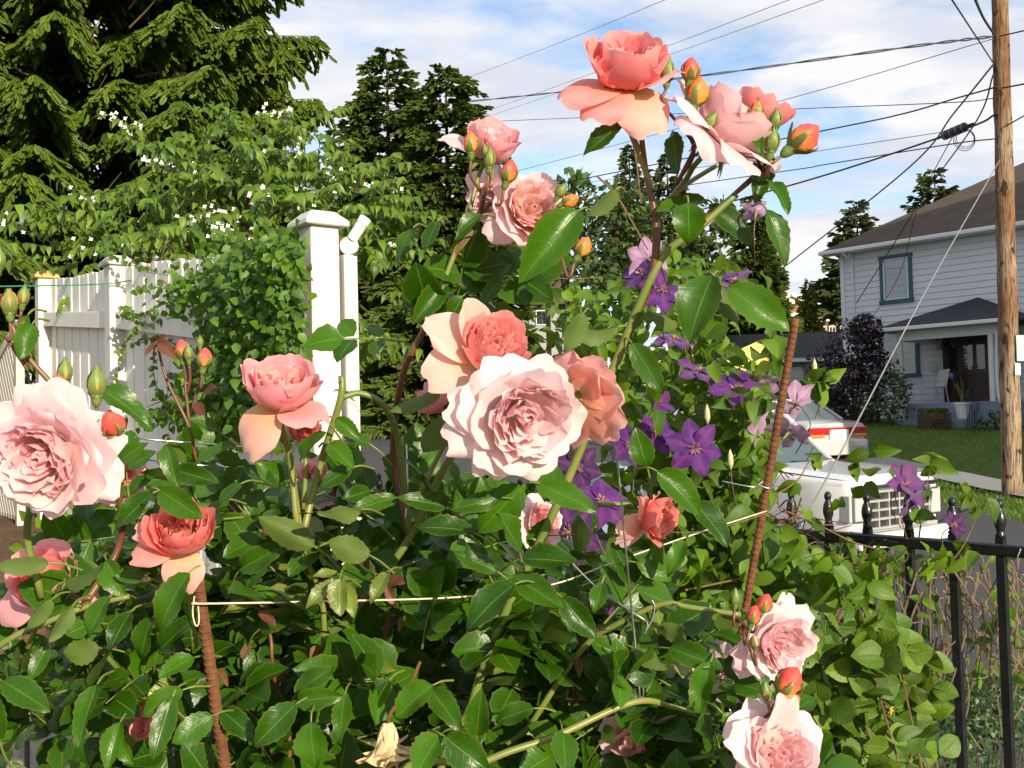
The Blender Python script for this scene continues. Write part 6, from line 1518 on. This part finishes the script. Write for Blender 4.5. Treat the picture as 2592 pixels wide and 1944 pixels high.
hero(RB2, [(345, 1058, 432, 1118, 60, 1.045), (408, 1238, 322, 1358, 74, 1.06), (345, 1405, 412, 1330, 58, 1.1), (330, 1335, 285, 1425, 62, 1.1), (282, 1322, 232, 1398, 50, 1.11), (235, 1290, 180, 1362, 56, 1.12), (190, 1350, 142, 1370, 50, 1.12), (104, 1395, 62, 1470, 40, 1.12), (4, 1470, 106, 1530, 66, 1.05), (210, 1478, 160, 1610, 54, 1.08), (395, 1490, 302, 1545, 56, 1.08), (372, 1505, 330, 1640, 50, 1.06), (460, 1545, 372, 1605, 62, 1.08), (420, 1420, 342, 1458, 50, 1.1), (480, 1535, 545, 1590, 52, 1.1),
           (640, 1520, 545, 1612, 66, 1.06), (672, 1560, 675, 1662, 84, 1.04), (640, 1515, 725, 1505, 50, 1.08), (640, 1500, 700, 1440, 56, 1.1), (745, 1500, 730, 1590, 50, 1.1), (235, 1020, 290, 950, 46, 1.1), (330, 1065, 245, 1135, 60, 1.12), (375, 1015, 465, 1040, 34, 1.15), (520, 1045, 470, 1085, 42, 1.15), (760, 1010, 690, 1050, 46, 1.14), (725, 905, 775, 945, 36, 1.14), (800, 960, 745, 935, 44, 1.16), (650, 990, 690, 930, 44, 1.13), (710, 960, 760, 1000, 44, 1.13), (700, 905, 655, 875, 40, 1.17), (505, 960, 420, 985, 44, 1.2), (70, 700, 42, 770, 46, 1.05), (60, 680, 30, 740, 30, 1.06), (215, 840, 330, 900, 40, 1.12), (360, 960, 380, 1050, 30, 1.14), (470, 930, 410, 900, 36, 1.25), (610, 1040, 560, 1000, 50, 1.2), (530, 1010, 600, 1050, 46, 1.2), (690, 1180, 620, 1240, 60, 1.2), (560, 1160, 480, 1200, 56, 1.22), (520, 1230, 600, 1180, 56, 1.2), (500, 1300, 590, 1265, 44, 1.18), (560, 1360, 640, 1320, 50, 1.18), (230, 1210, 260, 1290, 50, 1.14), (310, 1245, 250, 1240, 40, 1.14), (0, 1600, -20, 1490, 50, 1.08), (260, 1560, 225, 1660, 44, 1.1), (250, 1590, 285, 1655, 34, 1.12)], M_rleaf)
hero(RB2, [(105, 1215, -6, 1232, 52, 1.06), (112, 1295, 60, 1365, 40, 1.05), (155, 1310, 110, 1390, 40, 1.06), (140, 1255, 240, 1235, 36, 1.08), (215, 1400, 132, 1415, 60, 1.12), (780, 1100, 680, 1130, 54, 1.1), (800, 1200, 705, 1170, 60, 1.12), (680, 1180, 560, 1120, 40, 1.16), (480, 1080, 400, 1110, 40, 1.2), (20, 1430, 60, 1400, 30, 1.1), (180, 1545, 190, 1480, 40, 1.12)], M_rleaf, True)
hero(RB2, [(735, 1250, 730, 1328, 46, 1.1), (728, 1255, 660, 1300, 34, 1.11), (745, 1260, 765, 1330, 36, 1.11), (730, 1240, 680, 1235, 26, 1.12), (560, 1300, 480, 1318, 24, 1.16), (840, 1235, 800, 1290, 22, 1.15), (790, 1430, 850, 1445, 26, 1.16), (800, 1450, 810, 1500, 26, 1.16)], M_yleaf)
hero(RB2, [(340, 740, 312, 760, 18, 1.28), (338, 735, 305, 728, 12, 1.28), (345, 740, 375, 768, 14, 1.28), (342, 735, 360, 725, 12, 1.28), (565, 1310, 590, 1350, 18, 1.18), (560, 1300, 540, 1290, 14, 1.18), (835, 1260, 868, 1250, 14, 1.2), (836, 1265, 850, 1310, 14, 1.2), (805, 1230, 785, 1195, 16, 1.2), (440, 850, 465, 835, 12, 1.28), (425, 870, 440, 900, 12, 1.28)], M_redleaf)

def rose_fill(bush, n, zone, nparts, mat=None):
    """five-leaflet sprays through the bush's own volume"""
    bl = np.array(bush.location); ms_ = []; rm = MB()
    for k in range(n):
        c = zone()
        if c is None: continue
        out_ = unit(np.array([random.uniform(-.8, .8), random.uniform(-1, .2), random.uniform(-.3, .7)])); nz_ = unit(np.array([0, 0, .7]) + HALF * .7 + rnd_unit() * .85)
        L_ = random.uniform(.05, .085); sd = unit(np.cross(out_, nz_)); sz = random.uniform(.034, .056)
        p = lambda s: c + out_ * L_ * s - nz_ * .012 * s * s
        rm.tube([p(0) - bl, p(.5) - bl, p(1) - bl], [.0014, .0008], 4)
        for s, sg, f in ((1, 0, 1.15), (.85, 1, 1), (.85, -1, 1), (.42, 1, .8), (.42, -1, .8)):
            dv = unit(out_ * (1 if sg == 0 else .55) + sd * sg + rnd_unit() * .2); z_ = unit(nz_ + rnd_unit() * .35); q = sz * f * random.uniform(.85, 1.15)
            ms_.append((random.randrange(len(P_rs)), frame(p(s) - bl + dv * .003, dv, z_, q * 1.02, q, q)))
    rm.build('rachis', M_cane, bush, kind='stuff')
    foliage(bush, 'leaf', P_rs, ms_, mat or M_rleaf, nparts)
def zone_px(x0, x1, top, d0, d1):
    """points under a top line given by view pixels, at depths d0..d1 (front leaves lower)"""
    def f():
        x = random.uniform(x0, x1); t_ = random.random(); d = d0 + (d1 - d0) * t_
        yt = np.interp(x, [q[0] for q in top], [q[1] for q in top]) + (1 - t_) * 120
        y = random.uniform(yt, 1780); return P(x, y, d)
    return f
rose_fill(RB1, 280, zone_px(700, 1330, [(700, 1000), (850, 990), (1000, 1000), (1150, 1060), (1330, 1230)], 1.2, 1.9), 200)
rose_fill(RB2, 240, zone_px(200, 800, [(200, 1080), (260, 1010), (400, 990), (600, 960), (800, 930)], 1.2, 1.9), 200)
rose_fill(RB2, 26, zone_px(-60, 170, [(-60, 1300), (170, 1300)], 1.15, 1.5), 40)
rose_fill(RB1, 100, zone_px(1250, 1620, [(1250, 1230), (1400, 1250), (1620, 1420)], 1.25, 1.7), 60)
rose_fill(RB3, 70, zone_px(1500, 1660, [(1500, 1480), (1660, 1560)], 1.2, 1.6), 60)
rose_fill(RB1, 50, zone_px(1200, 1560, [(1200, 560), (1380, 600), (1560, 640)], 1.3, 1.5) if False else (lambda: P(random.uniform(850, 1040), random.uniform(620, 760), random.uniform(1.24, 1.4)) if random.random() < .12 else None), 20)
rose_fill(RB1, 12, zone_px(750, 1500, [(750, 1150), (1500, 1250)], 1.25, 1.5), 60, M_yleaf)
rose_fill(RB2, 10, zone_px(150, 800, [(150, 1250), (800, 1100)], 1.25, 1.5), 50, M_yleaf)
M_brown = leafmat('withered_leaf', (.10, .045, .012), (.22, .11, .03), (.2, .12, .05), (.25, .15, .05), rough=.6, trans=.15)
hero(RB1, [(820, 1395, 790, 1425, 26, 1.22), (690, 1400, 670, 1420, 24, 1.22), (1010, 1400, 1000, 1440, 20, 1.25), (1330, 1380, 1310, 1400, 18, 1.25), (1240, 1420, 1255, 1450, 18, 1.25), (880, 1330, 860, 1360, 18, 1.25)], M_brown)
hero(RB2, [(540, 1390, 520, 1420, 22, 1.22), (470, 1450, 490, 1475, 20, 1.22), (250, 1370, 235, 1390, 18, 1.2), (620, 1440, 600, 1470, 20, 1.22)], M_brown)

# ------------------------------------------------------------------ clematis on the iron fence
CL = thing('clematis_vine', 'clematis vine with purple flowers tangled over the iron fence and the stake', 'vine', (.75, 2.7, .45)); clb = np.array(CL.location)
P_cl = [leaf_proto(6, 2, .31, .34, .3 + .1 * k, .2 + .12 * k, tip=1.45, seed=k + 40, wave=.03, heart=.12) for k in range(4)]
def clem_zone(px, py, dl):
    """depth of the fence plane at a pixel, less a little"""
    n3 = np.array([fd[1], -fd[0], 0]); r_ = ray(px, py); q = np.append(RF0[:2], 2.0); df = ((q - EYE) @ n3) / (r_ @ n3)
    return float(np.clip(df - dl, 1.75, 4.2))
ms_ = []; st = MB()
regs = [(1520, 710, 140, 50, 55, .5), (1450, 800, 130, 70, 150, .6), (1600, 900, 120, 80, 170, .6), (1500, 1000, 140, 80, 220, .6), (1620, 1050, 120, 60, 200, .5), (1650, 1130, 90, 50, 170, .4), (1790, 1250, 90, 36, 110, .3), (1560, 1180, 150, 70, 260, .6), (1700, 1260, 130, 50, 220, .5),
        (1500, 1330, 140, 80, 200, .8), (1350, 900, 60, 60, 60, .9), (1320, 650, 120, 40, 36, .5), (1250, 680, 80, 40, 40, .5), (1560, 600, 90, 40, 26, .5), (1990, 1215, 100, 25, 14, .1), (1400, 1100, 90, 80, 120, .8), (1680, 1000, 60, 60, 60, .45), (1650, 760, 50, 60, 40, .5), (1450, 570, 80, 30, 18, .6), (1640, 1350, 90, 60, 130, .6), (1420, 1220, 100, 60, 130, .8), (1290, 760, 50, 60, 50, .7), (1470, 1450, 120, 90, 120, .9)]
for cx, cy, rx, ry, n, dl in regs:
    for k in range(int(n * .8)):
        px, py = cx + rx * np.clip(rng.standard_normal() * .6, -1.4, 1.4), cy + ry * np.clip(rng.standard_normal() * .6, -1.4, 1.4)
        if px > 1650 and 830 < py < 1150: continue
        if 1580 < px < 1665 and 700 < py < 800: continue
        if px > 1740 and py < 1000: continue
        if py < 1185 and px > 1700: continue
        d = clem_zone(px, py, dl + random.uniform(-.15, .55)); c = P(px, py, d)
        for q in range(2):
            dv = unit(rnd_unit() * .9 + np.array([0, -.3, -.5])); nz_ = unit(HALF + np.array([0, 0, .5]) + rnd_unit() * .95); sz = random.uniform(.030, .058)
            ms_.append((random.randrange(4), frame(c - clb + rnd_unit() * .02, dv, nz_, sz * 1.05, sz, sz)))
def vine(pts, r, mat=None): st.tube(smooth_path([P(*q) - clb for q in pts], 6), [r, r * .6], 5)
for k in range(240):
    cx, cy, rx, ry, n, dl = regs[random.choice((2, 3, 4, 5, 6, 7, 8, 6, 5, 8))]; a = np.array([cx + random.uniform(-1, 1) * rx * 1.2, cy + random.uniform(-.8, 1) * ry]); b = a + np.array([random.uniform(-150, 150), random.uniform(-70, 70)]); mid = (a + b) / 2 + np.array([0, random.uniform(-40, 40)])
    if max(a[0], b[0]) > 1740 and min(a[1], b[1]) < 1090: continue
    vine([(q[0], q[1], clem_zone(q[0], q[1], dl + random.uniform(0, .2))) for q in (a, mid, b)], random.uniform(.0012, .0026))
# named runners that show clearly
for pts in ([(1700, 1105, 2.2), (1760, 1130, 2.3), (1840, 1170, 2.4), (1900, 1190, 2.45), (1850, 1210, 2.4), (1780, 1260, 2.3), (1740, 1300, 2.2)], [(1480, 1275, 1.9), (1600, 1250, 2.0), (1700, 1230, 2.1)], [(1640, 1090, 2.2), (1720, 1040, 2.3), (1760, 990, 2.4), (1850, 1000, 2.5)], [(1985, 1160, 2.5), (2000, 1060, 2.5), (2010, 1010, 2.5)], [(2030, 1240, 2.5), (2080, 1180, 2.5), (2110, 1100, 2.5), (2085, 1060, 2.5)], [(1720, 860, 2.2), (1745, 820, 2.2), (1770, 830, 2.2), (1790, 822, 2.2)], [(1530, 720, 2.2), (1600, 760, 2.3), (1690, 850, 2.4)], [(1430, 470, 1.6), (1425, 560, 1.8), (1450, 640, 2.0)], [(1060, 570, 2.4), (1200, 600, 2.4), (1300, 600, 2.4)], [(1290, 380, 1.9), (1330, 420, 1.9), (1360, 470, 1.9), (1400, 540, 1.9)], [(1360, 290, 1.9), (1372, 330, 1.9), (1385, 440, 1.9)]):
    vine(pts, .0022)
    if pts[0][0] > 1600:
        for q in pts[1:]:
            for _ in range(3):
                sz = random.uniform(.034, .05); ms_.append((random.randrange(4), frame(P(*q) - clb + rnd_unit() * .012, unit(rnd_unit() + np.array([0, 0, -.5])), unit(HALF + rnd_unit() * .5), sz * 1.05, sz, sz)))
for px, py, d in ((1945, 1010, 2.45), (1880, 985, 2.4), (1905, 1010, 2.4), (1860, 1040, 2.4), (1820, 1080, 2.35), (2020, 990, 2.5), (2080, 1060, 2.5), (2120, 1070, 2.5), (1990, 1105, 2.5)):
    for _ in range(2):
        sz = random.uniform(.045, .062); ms_.append((random.randrange(4), frame(P(px + random.uniform(-22, 22), py + random.uniform(-14, 14), d) - clb, unit(rnd_unit() + np.array([0, -.2, -.6])), unit(HALF + rnd_unit() * .5), sz * 1.05, sz, sz)))
st.build('stem', M_twig, CL, kind='stuff')
foliage(CL, 'leaf', P_cl, ms_, M_cleaf, 290)
PURP, DPUR, MAU = (.085, .010, .155), (.035, .005, .06), (.13, .035, .17)
def clem_flower(px, py, d, r, axis, col, cup=8, n=6, spin=0.0, miss=0):
    ax = unit(cR * axis[0] + cU * axis[1] - cF * axis[2]); C = P(px, py, d); ref = unit(np.cross(ax, cF) if abs(ax @ cF) < .97 else cR); y_ = np.cross(ax, ref)
    M = np.eye(4); M[:3, 0] = ref; M[:3, 1] = y_; M[:3, 2] = ax; M[:3, 3] = C - clb
    m = MB(); m.lathe([(.0012, -.02), (.003, -.003), (.004, .002), (.001, .004)], 8); F_ = m.build('flower', M_sepal, CL, M=M)
    for k in range(n - miss):
        a = spin + k * 6.2832 / n + random.uniform(-.12, .12); V, F, U = leaf_proto(7, 4, .30 + random.uniform(-.03, .04), .48, .10, random.uniform(.1, .35), wave=.07, seed=random.randrange(99), tip=1.15)
        V = V * np.array([r * 1.1, r, r]); e = R(cup + random.uniform(-14, 14)); c, s_ = math.cos(e), math.sin(e)
        V = V @ np.array([[1, 0, 0], [0, c, -s_], [0, s_, c]]).T; c, s_ = math.cos(a), math.sin(a); V = V @ np.array([[c, -s_, 0], [s_, c, 0], [0, 0, 1]]).T
        obj('petal', new_mesh('petal', V, F, U, True, [M_clem]), F_, color=jit(col, .18) + (1,))
    m = MB()
    for k in range(38):
        a = random.random() * 6.28; e = random.uniform(.25, 1.3); q = np.array([math.cos(a) * math.cos(e), math.sin(a) * math.cos(e), math.sin(e)]); l = r * random.uniform(.2, .32)
        m.tube([q * .002, q * l * .6 + np.array([0, 0, .001]), q * l], [.0005, .0007, .0003], 3)
    m.build('stamens', M_stam, F_, kind='stuff')
    st_ = MB(); st_.tube(smooth_path([C - clb - ax * .015, C - clb - ax * .05 + np.array([0, .01, -.02]), C - clb + np.array([.01, .06, -.1])], 4), .0012, 5); st_.build('stalk', M_twig, CL)
for row in ((1500, 968, 1.95, .058, (-.1, .05, 1), PURP, 6), (1416, 940, 2.05, .05, (.2, .5, .7), PURP, 12), (1430, 625, 2.1, .052, (-.1, .1, 1), PURP, 5), (1455, 735, 2.2, .048, (.1, .9, .5), PURP, 10), (1512, 806, 2.1, .055, (.1, .85, .5), PURP, 15), (1592, 842, 2.05, .06, (-.1, .7, .7), PURP, 10), (1590, 610, 2.2, .05, (-.2, .85, .5), PURP, 8),
            (1722, 872, 2.0, .05, (-.3, .4, -.8), MAU, 35), (1640, 835, 2.15, .045, (.4, .5, -.7), MAU, 30), (1638, 940, 2.0, .05, (-.4, .5, -.6), MAU, 30), (1702, 935, 2.0, .05, (.4, .4, -.3), PURP, 25), (1228, 1150, 1.6, .055, (.1, .3, .95), DPUR, 5), (1300, 1085, 1.7, .05, (.2, .5, .8), PURP, 10), (1200, 1340, 1.6, .05, (-.3, .3, .9), PURP, 8), (1290, 1350, 1.65, .04, (.2, .1, .9), PURP, 8), (1312, 1482, 1.7, .042, (.2, .4, .8), PURP, 15),
            (1955, 1050, 2.3, .058, (.2, .3, .5), MAU, 30), (1968, 1075, 2.3, .05, (.3, -.4, .5), PURP, 25), (1400, 560, 2.15, .05, (-.2, .3, -.8), MAU, 30), (1385, 590, 2.15, .05, (-.5, .4, .5), PURP, 10), (1632, 462, 2.2, .035, (.2, .6, -.7), MAU, 45), (1360, 960, 2.0, .045, (-.3, .3, .8), PURP, 10), (1250, 1010, 1.8, .045, (.1, .2, .9), DPUR, 10), (1420, 870, 2.1, .04, (.3, .5, .6), PURP, 20), (2060, 1135, 2.4, .035, (.1, .3, .9), DPUR, 20)):
    clem_flower(*row, spin=random.random(), miss=random.choice((0, 0, 1)))
M_cbud = plain('clematis_bud', (.45, .42, .22), .6)
for px, py, d in ((1528, 902, 2.0), (1578, 1000, 1.95), (1475, 700, 2.1), (1760, 800, 2.2)):
    m = MB(); c = P(px, py, d) - clb; m.tube([c + np.array([0, 0, -.012]), c, c + np.array([0, 0, .014]), c + np.array([0, 0, .026])], [.002, .006, .005, .0008], 8); m.build('bud', M_cbud, CL, smooth=True)
    m = MB(); m.tube(smooth_path([c + np.array([0, 0, -.012]), c + np.array([.005, .01, -.05]), c + np.array([.02, .04, -.1])], 4), .001, 4); m.build('stalk', M_twig, CL)

# ------------------------------------------------------------------ witch alder shrub inside the fence
FA = thing('witch_alder_shrub', 'light green shrub with round ribbed leaves growing before the iron fence', 'shrub', (.85, 2.1, .45)); fab = np.array(FA.location)
P_fl = [leaf_proto(10, 4, .45, .52, .12 + .10 * k, .12 + .09 * k, serr=.012, wave=.03, seed=k + 60) for k in range(4)]
ms_ = []; st = MB()
for k in range(46):
    px, py = random.uniform(1700, 2010), random.uniform(1300, 1720)
    if py < 1300 + max(0, px - 1850) * .7: py += 150
    d = random.uniform(1.95, 2.35); tip = P(px, py, d); rt = fab + np.array([random.uniform(-.1, .1), random.uniform(-.1, .1), .1]); mid = (tip + rt) / 2 + np.array([0, .05, .1])
    path = smooth_path([rt, mid, tip - np.array([0, -.02, .05]), tip], 8); st.tube(path - fab, [.0032, .0014], 5)
    for j in range(9, len(path), 3):
        sg = 1 if j % 2 else -1; c = path[j]; t_ = unit(path[j] - path[j - 1]); sd = unit(np.cross(t_, TOCAM)) * sg
        for q in range(2):
            dv = unit(sd * .8 * (1 if q else -1) + t_ * .5 + rnd_unit() * .5 + np.array([0, -.3, 0])); nz_ = unit(HALF + np.array([0, 0, .35]) + rnd_unit() * 1.0); sz = random.uniform(.042, .062)
            ms_.append((random.randrange(4), frame(c - fab + rnd_unit() * .012, dv, nz_, sz, sz, sz)))
for k in range(70):
    px, py = random.uniform(1690, 1990), random.uniform(1400, 1720); c = P(px, py, random.uniform(2.1, 2.5)); sz = random.uniform(.042, .062)
    ms_.append((random.randrange(4), frame(c - fab, unit(rnd_unit() + np.array([0, -.4, .2])), unit(HALF + np.array([0, 0, .35]) + rnd_unit() * .5), sz, sz, sz)))
st.build('stem', M_twig, FA, kind='stuff'); foliage(FA, 'leaf', P_fl, ms_, M_fleaf, 290)
for px, py in ((1893, 1425), (1885, 1580), (1925, 1560)):
    m = MB(); c = P(px, py, 2.1) - fab
    for k in range(40): m.tube([c + np.array([0, 0, .05 * k / 40]), c + np.array([0, 0, .05 * k / 40 + .004]) + rnd_unit() * .006], .0016, 4)
    m.build('seed_spike', M_pistil, FA, kind='stuff')

# ------------------------------------------------------------------ dark shrub and dead runners beyond the iron fence
def dark_cover():
    C = P(2080, 1560, 3.4); base = np.array([C[0], C[1], .15]); t = thing('evergreen_shrub', 'low dark small leaved evergreen shrub behind the iron fence', 'shrub', tuple(base)); ms_ = []; st = MB()
    for k in range(5200):
        px = random.uniform(1850, 2260); yt = np.interp(px, [1850, 1950, 2100, 2260], [1500, 1440, 1470, 1400]); py = yt + abs(rng.standard_normal()) * 110; d = random.uniform(3.0, 3.9)
        c = P(px, py, d); sz = random.uniform(.012, .026); ms_.append((k % 2, frame(c - base, rnd_unit(), unit(HALF + np.array([0, 0, .8]) + rnd_unit() * .7), sz, sz, sz)))
    for k in range(60): a = P(random.uniform(1880, 2240), random.uniform(1480, 1700), 3.5) - base; st.tube([np.array([a[0] * .3, a[1] * .3, 0]), a], [.004, .002], 4)
    st.build('stem', M_bark, t, kind='stuff'); foliage(t, 'leaf', P_bl, ms_, M_shrub, 280)
    t = thing('dead_runners', 'tangle of bare dead brown vine stems hanging behind the iron fence', 'dead vine', tuple(P(2100, 1300, 2.8))); b = np.array(t.location); st = MB()
    for k in range(150):
        x = random.uniform(1800, 2240); y = random.uniform(1180, 1400); x2 = x + random.uniform(-90, 90); y2 = y + random.uniform(40, 230); d = random.uniform(2.6, 3.1)
        st.tube(smooth_path([P(x, y, d) - b, P((x + x2) / 2 + random.uniform(-30, 30), (y + y2) / 2 + random.uniform(-30, 40), d) - b, P(x2, y2, d) - b], 5), [.0026, .0013], 4)
    st.build('stem', M_twigd, t, kind='stuff')
    ms_ = []
    for k in range(130):
        px, py = random.uniform(1840, 2230), random.uniform(1200, 1480); sz = random.uniform(.025, .045); ms_.append((random.randrange(4), frame(P(px, py, random.uniform(2.6, 3.0)) - b, rnd_unit(), unit(HALF + rnd_unit() * .7), sz, sz, sz)))
    foliage(t, 'leaf', P_cl, ms_, M_cleaf, 130)
dark_cover()
# low weeds by the block wall
ms_ = []; wb = P(230, 1130, 2.8); t = thing('bedding_plants', 'small leafy bedding plants with tiny violet flowers on the raised bed', 'plants', tuple(wb)); fl = []
for k in range(500):
    px, py = random.gauss(260, 70), random.gauss(1140, 35); d = random.uniform(2.6, 3.4); sz = random.uniform(.025, .05); ms_.append((k % 2, frame(P(px, py, d) - wb, unit(rnd_unit() + np.array([0, 0, .6])), unit(HALF + rnd_unit() * .6), sz * .8, sz, sz)))
    if k % 14 == 0: fl.append((0, frame(P(px, py - 10, d) - wb, rnd_unit(), TOCAM, .014, .014, .01)))
foliage(t, 'leaf', P_bl, ms_, M_cleaf, 150); joined('blossom', P_small, fl, plain('violet_flower', (.14, .10, .38), .6), t)
